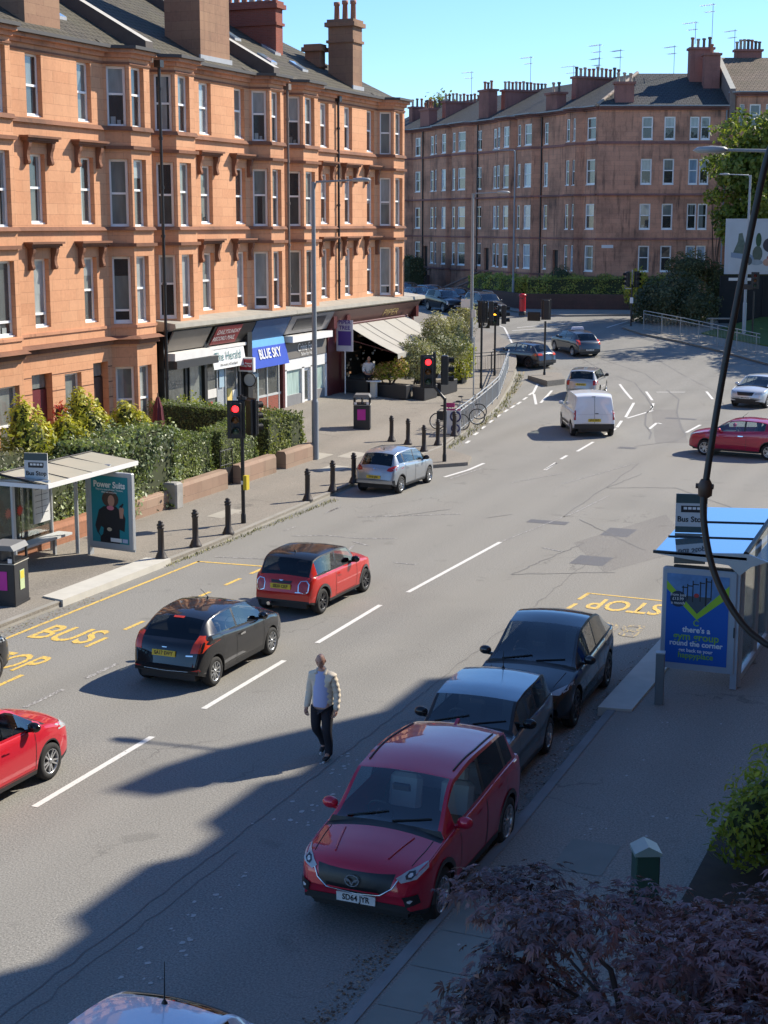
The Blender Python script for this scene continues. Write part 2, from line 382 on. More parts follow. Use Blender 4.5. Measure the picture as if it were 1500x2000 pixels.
# raised bus-boarding kerbs: pale concrete
def buskerb(name, x0, x1, s0, s1, wedge):
    m = MB()
    pts = [(x0, s0), (x1, s0 + wedge), (x1, s1 - wedge), (x0, s1)]
    if x1 < x0: pts = pts[::-1]
    m.prism(pts, -.02, .165); o = m.build(name, M_KERBB); o['kind'] = 'structure'
buskerb('boarding_kerb', -20.19, -20.85, 28.9, 33.75, .15)
buskerb('boarding_kerb_near', -6.72, -6.12, 25.9, 31.2, .1)
# far side of the junction
FARK = [(-8, 86.5), (-11, 90), (-14.6, 93.7), (-17.6, 97.2), (-21.2, 100.6), (-24.2, 102.9), (-26.3, 105.6), (-26.0, 108.6), (-22, 112.2), (-8, 119)]
sheet('pavement_corner', FARK + [(10, 119), (10, 86)], lambda x, y: gz(x, y) + .11, M_PAVER, 3.0, .2)
FARB = [(-66, 146), (-50, 130.0), (-42.5, 121.0), (-37.6, 113.9), (-35.2, 111.2), (-32.0, 110.8), (-29, 112.6), (-24, 115.5), (-8, 122)]
sheet('pavement_far', FARB + [(-8, 150), (-66, 165)], lambda x, y: gz(x, y) + .12, M_PAVER, 3.0, .2)
kb = MB()
for pl in (FARK, FARB): kerbstrip(kb, [p for p in dense(pl)][::-1] if pl is FARK else dense(pl)[::-1], gz, -.16)
o = kb.build('kerb_far', M_KERB); o['kind'] = 'structure'
sheet('grass_bank', [(-20.6, 104.2), (-10, 96), (12, 96), (12, 114), (-17, 113)], lambda x, y: gz(x, y) + .2 + .07 * max(0, fwd(x, y) - fwd(-20.6, 104.2)), M_GRASS, 2.0, .4)
# traffic islands
def island(name, poly, h, mat=M_PAVE):
    m = MB(); n = len(poly); z = [gz(*p) for p in poly]
    m.prism(poly, min(z) - .1, max(z) + h); o = m.build(name, mat); o['kind'] = 'structure'
island('kerb_build_out', [(-20.95, 49.9), (-18.7, 52.4), (-19.1, 53.9), (-20.98, 55.6)], .13)
island('refuge_island', [(-25.9, 82.4), (-24.0, 79.9), (-23.4, 81.2), (-24.6, 84.6), (-25.6, 84.9)], .14)
# road paint: quads following the ground, 4 mm up
class RP(MB):
    def strip(s, pts, w, dz=.006):
        pts = [Vector((p[0], p[1], 0)) for p in pts]
        for a, b in zip(pts, pts[1:]):
            d = (b - a).normalized(); n = Vector((-d.y, d.x, 0)) * w / 2; k = max(1, int((b - a).length / 1.5))
            for i in range(k):
                p = a + (b - a) * i / k; q = a + (b - a) * (i + 1) / k
                s.face([G(*(p - n)[:2], dz), G(*(q - n)[:2], dz), G(*(q + n)[:2], dz), G(*(p + n)[:2], dz)])
            if s.f and Vector(s.v[s.f[-1][1]]).cross(Vector(s.v[s.f[-1][2]])).z < -1e9: pass
    def build(s, name, mat):
        o = MB.build(s, name, mat); bm = bmesh.new(); bm.from_mesh(o.data)
        for f in bm.faces:
            f.normal_update()
            if f.normal.z < 0: f.normal_flip()
        bm.to_mesh(o.data); bm.free(); o['kind'] = 'structure'; return o
m = RP()
for s0, s1 in ((3.3, 6.7), (8.3, 11.7), (13.3, 16.7), (18.3, 21.8), (23.5, 26.9), (28.35, 31.9)): m.strip([(-13.45, s0), (-13.5, s1)], .115)
m.strip([(-13.38, 33.3), (-13.22, 39.8)], .115)
for p, q in (((-15.8, 52.5), (-15.92, 54.3)), ((-15.98, 57.4), (-16.1, 60.2)), ((-16.2, 62.2), (-16.3, 64.6)), ((-16.0, 55.2), (-16.05, 56.2))): m.strip([p, q], .12)
m.build('centre_line_markings', M_WHITE)
def px(u, v): # a pixel of the survey photograph to a point of the road
    F = 3000.; P = math.atan(563 / 3000.); x = (u - 750) / F; y = -(v - 1000) / F
    f = math.cos(P) + y * math.sin(P); z = -math.sin(P) + y * math.cos(P)
    d = Vector((x * math.cos(YAW) - f * math.sin(YAW), x * math.sin(YAW) + f * math.cos(YAW), z)); h = 0.
    for _ in range(40):
        k = (h - CAM_H) / d.z; h = .6 * h + .4 * gz(d.x * k, d.y * k)
    return d.x * k, d.y * k
m = RP()
for pts in ([(1210, 750), (1234, 780)], [(1238, 787), (1222, 815)], [(1262, 765), (1274, 782)], [(1276, 788), (1272, 800)], [(1225, 817), (1275, 802)], [(1268, 838), (1283, 826), (1292, 828)], [(1380, 765), (1392, 780)], [(1340, 845), (1368, 830)], [(1282, 766), (1338, 766)], [(1205, 835), (1214, 822)], [(1040, 770), (1050, 750)], [(1047, 790), (1043, 770)], [(1078, 763), (1056, 787)], [(868, 932), (915, 918)], [(915, 918), (945, 905)],
            [(945, 625), (985, 640), (1000, 670)], [(1010, 640), (1150, 628)], [(1000, 646), (1090, 640)], [(1185, 640), (1225, 628)], [(905, 655), (960, 668)]): m.strip([px(*p) for p in pts], .13)
for u, v in ((940, 838), (955, 826), (970, 815), (985, 805), (998, 797), (1010, 790), (1022, 781), (1033, 772), (926, 850), (910, 866)): a = px(u, v); b = px(u + 7, v - 5); m.strip([a, b], .13)
m.build('lane_markings', M_WHITE)
m = RP()
for s0, s1 in ((16, 17.2), (19.6, 20.6), (22.3, 23.5), (24.3, 25.4), (27.6, 28.8), (29.2, 29.9), (31.0, 32.2), (33.0, 33.9)): m.strip([(-16.5, s0), (-16.5, s1)], .1)
for p in ([(570, 1047), (640, 1046), (700, 1052), (775, 1052)], [(690, 1058), (720, 1066)], [(680, 1075), (690, 1066)], [(770, 1099), (812, 1103)], [(640, 1000), (665, 990)], [(555, 1037), (578, 1028)], [(635, 1003), (662, 992)], [(1060, 1070), (1100, 1078)], [(880, 935), (940, 915)], [(420, 1088), (520, 1092)], [(700, 1010), (900, 1004)]): m.strip([px(*q) for q in p], .07)
for p in ([(1000, 943), (1095, 925)], [(1065, 917), (1090, 903)], [(1100, 945), (1240, 905)], [(980, 1058), (1125, 1000), (1190, 968)]): m.strip([px(*q) for q in p], .045)
m.build('faded_markings', M_WHITEW)
# yellow bus boxes
m = RP(); m.strip([(-19.72, 12), (-19.72, 34.4)], .09); m.strip([(-19.75, 34.35), (-17.85, 34.5)], .1)
for s0, s1 in ((18, 19), (20.3, 21.2), (23.05, 24.0), (26.2, 27.0), (27.7, 28.5), (30.8, 31.5), (32.25, 33.05), (33.6, 34.5)): m.strip([(-17.78, s0), (-17.78, s1)], .1)
m.strip([(-6.75, 34.8), (-9.4, 34.9)], .08)
for s0, s1 in ((33.2, 33.8), (34.2, 34.9), (30.5, 31.2)): m.strip([(-9.4, s0), (-9.35, s1)], .1)
m.build('bus_box_markings', M_YELLOW)
m = RP()
for k in range(9): m.strip([px(930 + 9 * k, 838 - 6 * k), px(936 + 9 * k, 834 - 6 * k)], .1)
m.strip([px(995, 770), px(1012, 745), px(1015, 725), px(1005, 708)], .1); m.strip([px(1002, 772), px(1020, 747), px(1023, 725)], .1)
m.build('double_yellow_lines', M_YELLOWW)
def roadtext(name, body, x, y, w, h, rz, mat):
    c = bpy.data.curves.new(name, 'FONT'); c.body = body; c.align_x = 'CENTER'; c.align_y = 'CENTER'; c.size = 1; c.resolution_u = 3; c.offset = .014
    o = bpy.data.objects.new(name, c); c.materials.append(mat); link(o); o['kind'] = 'structure'
    bpy.context.view_layer.update(); d = o.dimensions; o.scale = (w / d.x, h / d.y, 1); o.rotation_euler = (0, 0, rz); o.location = (x, y, gz(x, y) + .008)
roadtext('bus_lettering', 'BUS', -18.68, 26.85, 1.45, 1.15, 0, M_YELLOW); roadtext('stop_lettering', 'STOP', -18.7, 24.65, 1.6, 1.15, 0, M_YELLOW)
roadtext('stop_lettering_near', 'STOP', -8.2, 34.0, 1.75, 1.05, math.pi, M_YELLOW); roadtext('bus_lettering_near', 'BUS', -8.15, 31.95, 1.6, 1.05, math.pi, M_YELLOWW)
# long construction joints, patches, manholes
m = RP()
def wob(p, q, n=28, a=.05):
    p = Vector(p); q = Vector(q); d = (q - p).normalized(); nn = Vector((-d.y, d.x)); return [tuple(p + (q - p) * i / n + nn * random.uniform(-a, a)) for i in range(n + 1)]
m.strip(wob((-10.05, 8), (-10.1, 26), 60, .03), .024); m.strip(wob((-10.1, 26), (-10.3, 40), 40), .02); m.strip(wob((-9.8, 10), (-9.85, 18), 30), .014)
for a, b in (((1000, 1122), (1200, 1118)), ((1140, 1062), (1060, 1095)), ((1060, 1095), (1000, 1122)), ((1185, 953), (1320, 953)), ((1255, 925), (1185, 953)), ((1100, 1010), (1250, 905)), ((1100, 765), (1170, 772)), ((1320, 953), (1480, 1010)), ((880, 995), (760, 1010)), ((950, 1012), (1000, 1005)), ((1130, 1015), (1260, 1075))): m.strip(wob(px(*a), px(*b), 14, .04), .04)
pl = [px(*p) for p in [(1135, 700), (1180, 725), (1240, 748), (1262, 775), (1275, 795), (1262, 808), (1260, 830), (1272, 845), (1268, 858)]]; m.strip(pl, .07)
pl = [px(*p) for p in [(1170, 700), (1260, 730), (1300, 760), (1326, 780), (1322, 805), (1330, 835), (1340, 850), (1318, 862), (1240, 872)]]; m.strip(pl, .07)
pl = [px(*p) for p in [(1280, 700), (1330, 730), (1395, 763), (1420, 800)]]; m.strip(pl, .06)
m.strip([px(*p) for p in [(1100, 720), (1160, 712), (1240, 705)]], .06)
m.build('road_cracks', pmat('tar_seal', (.135, .131, .124), .8, var=.4, scale=8))
m = RP()
for u, v, w, l in ((1208, 1040, .8, 1.2), (1155, 1095, .9, 1.1), (1330, 818, 1.4, .5), (1070, 1020, 1.2, .5), (1225, 875, .7, .5)):
    x, y = px(u, v); m.face([G(x - w / 2, y - l / 2, .004), G(x + w / 2, y - l / 2, .004), G(x + w / 2, y + l / 2, .004), G(x - w / 2, y + l / 2, .004)])
m.build('manhole_covers', pmat('manhole_iron', (.11, .105, .1), .6, var=.3, scale=30, bump=.6))
m = RP()
for poly in ([(1272, 800), (1320, 800), (1345, 865), (1280, 865)], [(1120, 1060), (1300, 1005), (1360, 1070), (1180, 1118)]): m.face([G(*px(*p), .0025) for p in poly])
m.build('road_repair_patches', M_PATCH)
# slabs in the pavements
m = RP()
for pts in ([(160, 1120), (330, 1098), (345, 1104), (180, 1130)],): pass
def slab(mb, x0, x1, y0, y1, zf): mb.face([Vector((x, y, zf(x, y))) for x, y in ((x0, y0), (x1, y0), (x1, y1), (x0, y1))])
m = RP(); zn = lambda x, y: gz(x, y) + .126
for i, (x0, x1, y0, y1) in enumerate(((-5.5, -4.8, 18.9, 20.0),)): slab(m, x0, x1, y0, y1, zn)
m.build('concrete_paving_slab', M_SLABG)
m = RP()
for k in range(9): slab(m, -6.22, -5.3, 8.6 + k * 1.0, 9.585 + k * 1.0, zn); slab(m, -5.285, -4.2, 8.6 + k * 1.0, 9.585 + k * 1.0, zn)
m.build('paving_flags_near', M_SLABG)
zp = lambda x, y: pz(x, y) + .006
m = RP()
for u, v in ((445, 1012), (500, 1005), (650, 925), (690, 900), (620, 905), (760, 900), (420, 960)):
    x, y = px(u, v); slab(m, x - .35, x + .35, y - .7, y + .7, zp)
m.build('pale_paving_patches', M_SLAB)
# grass tufts and leaf litter
def scatter(name, n, fpos, fcol, size, mats, kind='stuff', flat=False, label=None):
    m = MB()
    for i in range(n):
        p = Vector(fpos()); a = random.uniform(0, 6.28); s = size * random.uniform(.5, 1.4); t = random.uniform(-.2, .25) if flat else random.uniform(.5, 1.5)
        u = Vector((math.cos(a), math.sin(a), 0)) * s; w = Vector((-math.sin(a) * math.cos(t), math.cos(a) * math.cos(t), math.sin(t))) * s * (.6 if flat else 1.6)
        m.face([p - u * .5, p + u * .5, p + w + u * .1, p + w - u * .3] if flat else [p - u * .3, p + u * .3, p + w], random.randrange(len(mats)))
    o = m.build(name, mats, uv=False); o['kind'] = kind
    return o
M_TUFT = [pmat('kerb_moss_%d' % i, c, .9) for i, c in enumerate([(.22, .23, .06), (.30, .28, .10), (.36, .32, .17)])]
M_LITT = [pmat('dry_leaf_%d' % i, c, .9) for i, c in enumerate([(.16, .09, .045), (.22, .14, .08), (.09, .055, .035), (.30, .22, .15)])]
M_PALE = [pmat('pale_litter', (.42, .41, .38), .9)]
def kpos(rng, x0, dx):
    def f():
        y = random.uniform(*rng); x = x0 + random.gauss(0, dx); return (x, y, max(.0, gz(x, y)) + .01)
    return f
scatter('kerb_weeds', 700, kpos((33.5, 44), -20.2, .07), None, .045, M_TUFT)
def wl():
    k = random.uniform(56, 84); i = max(j for j in range(len(KERB_L)) if KERB_L[j][1] <= k); a, b = KERB_L[i], KERB_L[i + 1]; f = (k - a[1]) / (b[1] - a[1])
    x = a[0] + (b[0] - a[0]) * f + .25 + random.gauss(0, .12); return (x, k, gz(x, k) + .01)
scatter('kerb_weeds_bend', 800, wl, None, .07, M_TUFT)
scatter('kerb_leaf_litter', 900, kpos((9, 17.8), -6.68, .14), None, .04, M_LITT, flat=True)
scatter('gutter_leaf_litter', 700, kpos((19.5, 30), -20.0, .12), None, .035, M_LITT + M_TUFT[:1], flat=True)
scatter('gutter_leaf_litter_near', 900, kpos((17.8, 31), -6.72, .16), None, .04, M_LITT + M_PALE, flat=True)
def stain(cx, cy, sx, sy):
    return lambda: (cx + random.gauss(0, sx), cy + random.gauss(0, sy), .009)
m = MB()
for (u, v, n, sp) in ((335, 1835, 10, .25), (375, 1790, 10, .25), (430, 1740, 8, .2), (470, 1715, 10, .2), (355, 1860, 6, .2), (665, 1480, 16, .25), (640, 1545, 8, .2), (655, 1500, 8, .3), (590, 1610, 12, .25), (610, 1580, 8, .2), (660, 1690, 5, .2), (250, 1900, 5, .2), (300, 1920, 8, .12), (560, 1590, 6, .3), (1085, 1400, 10, .12), (1110, 1440, 12, .15), (1140, 1520, 5, .2), (690, 1500, 8, .3)):
    cx, cy = px(u, v)
    for k in range((n + 1) // 2):
        x = cx + random.gauss(0, sp * .5); y = cy + random.gauss(0, sp); r = random.uniform(.012, .045)
        q = [(x + r * random.uniform(.5, 1.3) * math.cos(a), y + r * random.uniform(.6, 1.6) * math.sin(a)) for a in (0, 1.05, 2.1, 3.1, 4.2, 5.2)]
        m.face([(a, b, .0065) for a, b in q])
for k in range(40):
    x = random.uniform(-6, -3.6); y = random.uniform(15, 27); r = random.uniform(.01, .03)
    m.face([(x + r * math.cos(a), y + r * 1.4 * math.sin(a), .1265) for a in (0, 1.3, 2.5, 3.6, 5)])
o = m.build('pale_road_spots', M_PALE[0], uv=False); o['kind'] = 'stuff'
# ---------------- buildings: walls with real openings ----------------
class Wall:
    """vertical wall from a to b (plan points); outside is to the right of a->b"""
    def __init__(s, a, b, z0, z1, ops=()):
        s.a = Vector(a); s.b = Vector(b); s.L = (s.b - s.a).length; s.d = (s.b - s.a) / s.L; s.n = Vector((s.d.y, -s.d.x)); s.z0 = z0; s.z1 = z1; s.ops = list(ops)
    def P(s, u, z, out=0.): q = s.a + s.d * u + s.n * out; return Vector((q.x, q.y, z))
    def mesh(s, mb, depth=.28, mi=0, mir=None):
        us = sorted({0, s.L, *[o[0] for o in s.ops], *[o[1] for o in s.ops]}); zs = sorted({s.z0, s.z1, *[o[2] for o in s.ops], *[o[3] for o in s.ops]})
        for u0, u1 in zip(us, us[1:]):
            for z0, z1 in zip(zs, zs[1:]):
                if u1 - u0 < 1e-5 or z1 - z0 < 1e-5: continue
                um, zm = (u0 + u1) / 2, (z0 + z1) / 2
                if any(o[0] < um < o[1] and o[2] < zm < o[3] for o in s.ops): continue
                mb.face([s.P(u0, z0), s.P(u1, z0), s.P(u1, z1), s.P(u0, z1)], mi)
        r = mi if mir is None else mir
        for o in s.ops:
            u0, u1, z0, z1 = o[:4]
            mb.face([s.P(u0, z0), s.P(u0, z1), s.P(u0, z1, -depth), s.P(u0, z0, -depth)], r); mb.face([s.P(u1, z1), s.P(u1, z0), s.P(u1, z0, -depth), s.P(u1, z1, -depth)], r)
            mb.face([s.P(u0, z1), s.P(u1, z1), s.P(u1, z1, -depth), s.P(u0, z1, -depth)], r); mb.face([s.P(u1, z0), s.P(u0, z0), s.P(u0, z0, -depth), s.P(u1, z0, -depth)], r)
    def bar(s, mb, u0, u1, z0, z1, o0, o1, mi=0):
        p = [s.P(u, z, o) for z in (z0, z1) for o in (o0, o1) for u in (u0, u1)]
        b = len(mb.v); mb.v += [tuple(q) for q in p]
        for f in ((0, 1, 3, 2), (4, 6, 7, 5), (0, 4, 5, 1), (2, 3, 7, 6), (0, 2, 6, 4), (1, 5, 7, 3)): mb.f.append(tuple(b + i for i in f)); mb.mi.append(mi); mb.sm.append(False)
def window(parent, w, op, mat=None, rail=.5, rec=.17, fw=.065, style='sash', fmat=None, extra=True):
    """sash window: white frame with meeting rail, pane behind; a part with its pane as sub-part"""
    u0, u1, z0, z1 = op[:4]; m = MB(); g = MB(); fw = min(fw, (u1 - u0) * .14)
    zr = z0 + (z1 - z0) * rail
    w.bar(m, u0 + .003, u0 + fw, z0 + .003, z1 - .003, -rec - .06, -rec); w.bar(m, u1 - fw, u1 - .003, z0 + .003, z1 - .003, -rec - .06, -rec)
    w.bar(m, u0 + fw, u1 - fw, z1 - fw, z1 - .003, -rec - .06, -rec); w.bar(m, u0 + fw, u1 - fw, z0 + .003, z0 + fw * 1.5, -rec - .06, -rec + .012)
    if rail: w.bar(m, u0 + fw, u1 - fw, zr - .035, zr + .04, -rec - .05, -rec + .018)
    # sill inside the reveal
    w.bar(m, u0 + .003, u1 - .003, z0 + .002, z0 + .05, -rec, -rec + .09)
    f = m.build('window', fmat or M_WFRAME, parent, uv=False)
    cu = random.random() if extra else 1
    z = [z0 + fw, zr, z1 - fw] if rail else [z0 + fw, z1 - fw]
    for i, (a, b) in enumerate(zip(z, z[1:])):
        o = -rec - .035 - (.012 if i == 0 else 0)
        g.face([w.P(u0 + fw, a, o), w.P(u1 - fw, a, o), w.P(u1 - fw, b, o), w.P(u0 + fw, b, o)], 0 if i == 0 else 1)
    wd = u1 - u0 - 2 * fw; o = -rec - .03; q = lambda a, b, c, d: g.face([w.P(u0 + fw + wd * a, z0 + fw + (z1 - z0 - 2 * fw) * c, o), w.P(u0 + fw + wd * b, z0 + fw + (z1 - z0 - 2 * fw) * c, o), w.P(u0 + fw + wd * b, z0 + fw + (z1 - z0 - 2 * fw) * d, o), w.P(u0 + fw + wd * a, z0 + fw + (z1 - z0 - 2 * fw) * d, o)], 2)
    if cu < .16: q(0, 1, 1 - random.uniform(.2, .6), 1)
    elif cu < .36: k = random.uniform(.14, .3); q(0, k, 0, 1); q(1 - k, 1, 0, 1)
    elif cu < .46: q(0, random.uniform(.4, .7), 0, 1)
    elif cu < .54: q(.1, .45, 0, .16); q(.55, .8, 0, .1)
    if isinstance(mat, (list, tuple)): mats = list(mat)
    else: mats = [mat or random.choice(M_GLASS)] * 2
    g.build('pane', mats + [random.choice((M_GLASS[1], M_GLASS[2], M_GLASS[2], M_GLASS[0]))], f, uv=False); return f
def course(mb, pl, z0, z1, out, mi=0, ends=True, back=.02, slope=0.):
    """a moulding that follows a plan polyline (outside on the right)"""
    o = offs(pl, -out); i = offs(pl, back); o2 = offs(pl, -out * (1 - slope))
    rows = [[Vector((*p, z0)) for p in i], [Vector((*p, z0)) for p in o], [Vector((*p, z1 - slope * .03)) for p in o2], [Vector((*p, z1)) for p in i]]
    mb.grid(rows[::-1], mi, False)
    if ends:
        mb.face([r[0] for r in rows], mi); mb.face([r[-1] for r in rows][::-1], mi)
def hood(parent, w, uc, zt, half, proj=.36):
    """cornice slab on two scrolled consoles above a window"""
    m = MB(); w.bar(m, uc - half, uc + half, zt - .07, zt, 0, proj); w.bar(m, uc - half + .06, uc + half - .06, zt - .15, zt - .07, 0, proj - .07); w.bar(m, uc - half + .12, uc + half - .12, zt - .2, zt - .15, 0, proj - .14)
    for s in (-1, 1):
        u = uc + s * (half - .27); prof = [(.0, .28), (.05, .30), (.16, .27), (.28, .2), (.42, .17), (.54, .19), (.62, .23), (.68, .22), (.72, .14), (.72, .0)]
        a = [w.P(u - .075, zt - .2 - d, o * .8) for d, o in prof]; b = [w.P(u + .075, zt - .2 - d, o * .8) for d, o in prof]
        m.grid([b, a], 0, False); a0 = [w.P(u - .075, zt - .2, 0)]; m.face(a0 + a); m.face(([w.P(u + .075, zt - .2, 0)] + b)[::-1])
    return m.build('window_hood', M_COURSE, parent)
def glz(k=None):
    r = random.random()
    if r < .32: return [M_GLASS[0], random.choice(M_GLASS)]
    if r < .6: return [M_GLASS[3], random.choice(M_GLASS[:3])]
    if r < .8: return [M_GLASS[1]] * 2
    return [M_GLASS[0], M_GLASS[2]] if r < .9 else [M_GLASS[2]] * 2
XF, XB = -30.5, -29.8                     # facade and bay-front planes of the terrace across the road
R3, R2, R1 = (12.13, 14.12), (8.68, 10.95), (5.28, 7.55)
EAVE = 14.75
def bay(s0, sf0, sf1, s1): return [(XF, s0), (XB, sf0), (XB, sf1), (XF, s1)]
def terrace(name, label, pl, flats, bays, z0, rows, ground=None, doors=(), hoods=True, gcorn=None):
    root = empty(name, (XF, pl[0][1], 0), 0, label, 'tenement', 'red sandstone tenements across the road'); root.rotation_euler = (0, 0, 0)
    sh = Vector((XF, pl[0][1], 0))
    mb = MB(); walls = []
    for a, b in zip(pl, pl[1:]):
        w = Wall((a[0] - sh.x, a[1] - sh.y), (b[0] - sh.x, b[1] - sh.y), z0, EAVE - .25)
        on_face = abs(a[0] - XF) < .01 and abs(b[0] - XF) < .01; front = abs(a[0] - XB) < .01 and abs(b[0] - XB) < .01
        ops = []
        if on_face:
            for s0, s1 in flats:
                if a[1] < s0 and s1 < b[1]: ops += [(s0 - a[1], s1 - a[1], *r) for r in rows]
            for g in ground or ():
                if a[1] < g[0] and g[1] < b[1]: ops.append((g[0] - a[1], g[1] - a[1], g[2], g[3]))
        elif front:
            for s0, s1 in bays:
                if a[1] - .01 < s0 and s1 < b[1] + .01: ops += [(s0 - a[1], s1 - a[1], r[0] - .12, r[1]) for r in rows] + ([(s0 - a[1], s1 - a[1], .95, 3.62)] if ground else [])
        elif abs(a[0] - b[0]) > .3:
            c = w.L / 2; h = min(.36, c - .12); ops += [(c - h, c + h, r[0] - .12, r[1]) for r in rows] + ([(c - h, c + h, .95, 3.62)] if ground else [])
        w.ops = ops; w.kind = 'flat' if on_face else 'front' if front else 'splay'; w.s0 = a[1]; w.mesh(mb, .3); walls.append(w)
    rel = [(p[0] - sh.x, p[1] - sh.y) for p in pl]
    mb.build('wall', M_SAND, root)
    cm = MB()
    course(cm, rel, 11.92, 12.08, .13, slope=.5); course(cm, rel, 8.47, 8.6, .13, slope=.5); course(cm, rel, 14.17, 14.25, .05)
    cm.build('string_course', M_COURSE, root)
    cm = MB(); course(cm, rel, 14.4, 14.55, .12); course(cm, rel, 14.55, EAVE - .05, .30, slope=.15); cm.build('eaves_cornice', M_SANDT, root)
    cm = MB(); course(cm, rel, EAVE - .07, EAVE + .04, .42); cm.build('gutter', pmat('cast_gutter', (.06, .055, .05), .6), root)
    if gcorn:
        cm = MB(); course(cm, rel, gcorn - .28, gcorn - .1, .12); course(cm, rel, gcorn - .1, gcorn + .02, .32, slope=.6); cm.build('ground_floor_cornice', M_COURSE, root)
        cm = MB(); course(cm, rel, 5.02, 5.12, .05); cm.build('sill_band', M_SANDT, root)
    runs = []
    for w in walls:
        if w.kind != 'flat' and w.L > .3:
            if runs and (Vector(runs[-1][-1]) - w.a).length < .01: runs[-1].append(tuple(w.b))
            else: runs.append([tuple(w.a), tuple(w.b)])
    for r_ in runs:
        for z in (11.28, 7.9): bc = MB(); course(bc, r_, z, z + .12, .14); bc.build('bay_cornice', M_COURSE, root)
    for w in walls:
        for op in w.ops:
            if op[3] - op[2] > 2.75 and any(abs(op[0] + w.s0 - d[0]) < .02 for d in doors) and w.kind == 'flat':
                d = MB(); w.bar(d, op[0] + .003, op[1] - .003, op[2], op[3] - .55, -.3, -.25); dm = [x for x in doors if abs(op[0] + w.s0 - x[0]) < .02][0][1]
                dd = d.build('door', dm, root); g = MB(); g.face([w.P(op[0] + .06, op[3] - .5, -.26), w.P(op[1] - .06, op[3] - .5, -.26), w.P(op[1] - .06, op[3] - .05, -.26), w.P(op[0] + .06, op[3] - .05, -.26)]); g.build('fanlight', M_GLASS[1], dd, uv=False)
                h = MB(); q = w.P(op[1] - .14, op[2] + 1.05, -.21); h.ball(q, .035); h.build('handle', M_ALU, dd, uv=False)
                continue
            top = op[3] < 8 and op[2] > 4
            window(root, w, op, glz(), fw=.09 if w.kind == 'splay' else .075, rail=(.2 if (top and random.random() < .6) else random.choice((.5, .52, .55))) if op[2] < 12.3 else .58)
        if w.kind == 'flat' and hoods:
            for op in w.ops:
                if op[3] in (R2[1], R1[1]): hood(root, w, (op[0] + op[1]) / 2, op[3] + .56, .92)
    return root, sh, walls
def downpipe(parent, x, y, z0, z1, sh, mat=M_BLACK, r=.06):
    m = MB(); p = (x - sh.x, y - sh.y); m.cyl((*p, z0), (*p, z1), r, n=8)
    z = z0 + .8
    while z < z1: m.cyl((*p, z), (*p, z + .1), r * 1.45, n=8); z += 1.75
    m.box(p[0] - .13, p[0] + .13, p[1] - .13, p[1] + .13, z1 - .25, z1, 0); return m.build('downpipe', mat, parent, uv=False)
# roof
RDX, RDZ = 7.2, 4.25
def roof(parent, sh, s0, s1, hip=False, mat=None, pl=None):
    m = MB(); xe = XF + .12; ze = EAVE - .02; xr = xe - RDX; zr = ze + RDZ
    e0, e1 = Vector((xe, s0, ze)) - sh, Vector((xe, s1, ze)) - sh
    r0 = Vector((xr, s0, zr)) - sh; r1 = Vector((xr, s1 - (7.4 if hip else 0), zr)) - sh; b0 = Vector((xr - RDX, s0, ze)) - sh; b1 = Vector((xr - RDX, s1, ze)) - sh
    m.face([e0, e1, r1, r0]); m.face([r0, r1, b1, b0])
    if hip: m.face([e1, b1, r1])
    # roof aprons over the bays
    for a, b in zip(pl, pl[1:]):
        if abs(a[0] - XB) < .01 and abs(b[0] - XB) < .01:
            p = [Vector((XF - .35, a[1] - .45, ze + .32)) - sh, Vector((XF + .1, a[1] - .55, ze + .02)) - sh, Vector((XB + .3, a[1], ze + .03)) - sh, Vector((XB + .3, b[1], ze + .03)) - sh, Vector((XF + .1, b[1] + .5, ze + .02)) - sh, Vector((XF - .35, b[1] + .45, ze + .32)) - sh]
            m.face(p)
    return m.build('roof', mat or M_ROOF, parent)
def skew(parent, sh, s, w=.5, h=.42):
    m = MB(); xe = XF + .35; ze = EAVE
    for x0, x1, z0, z1 in ((xe, xe - .35 - RDX, ze, ze + RDZ), (xe - .35 - RDX, xe - .7 - 2 * RDX, ze + RDZ, ze)):
        a = [Vector((x0, s - w / 2, z0 - .3)), Vector((x0, s + w / 2, z0 - .3)), Vector((x0, s + w / 2, z0 + h)), Vector((x0, s - w / 2, z0 + h))]
        b = [Vector((x1, s - w / 2, z1 - .3)), Vector((x1, s + w / 2, z1 - .3)), Vector((x1, s + w / 2, z1 + h)), Vector((x1, s - w / 2, z1 + h))]
        a = [q - sh for q in a]; b = [q - sh for q in b]
        for i in range(4): m.face([a[i], a[(i + 1) % 4], b[(i + 1) % 4], b[i]], 1 if i == 2 else 0)
        m.face(a[::-1]); m.face(b)
    return m.build('skew_wall', [pmat('dark_render_skew', (.10, .085, .075), .85, var=.3), pmat('skew_coping', (.40, .385, .35), .8, var=.25)], parent)
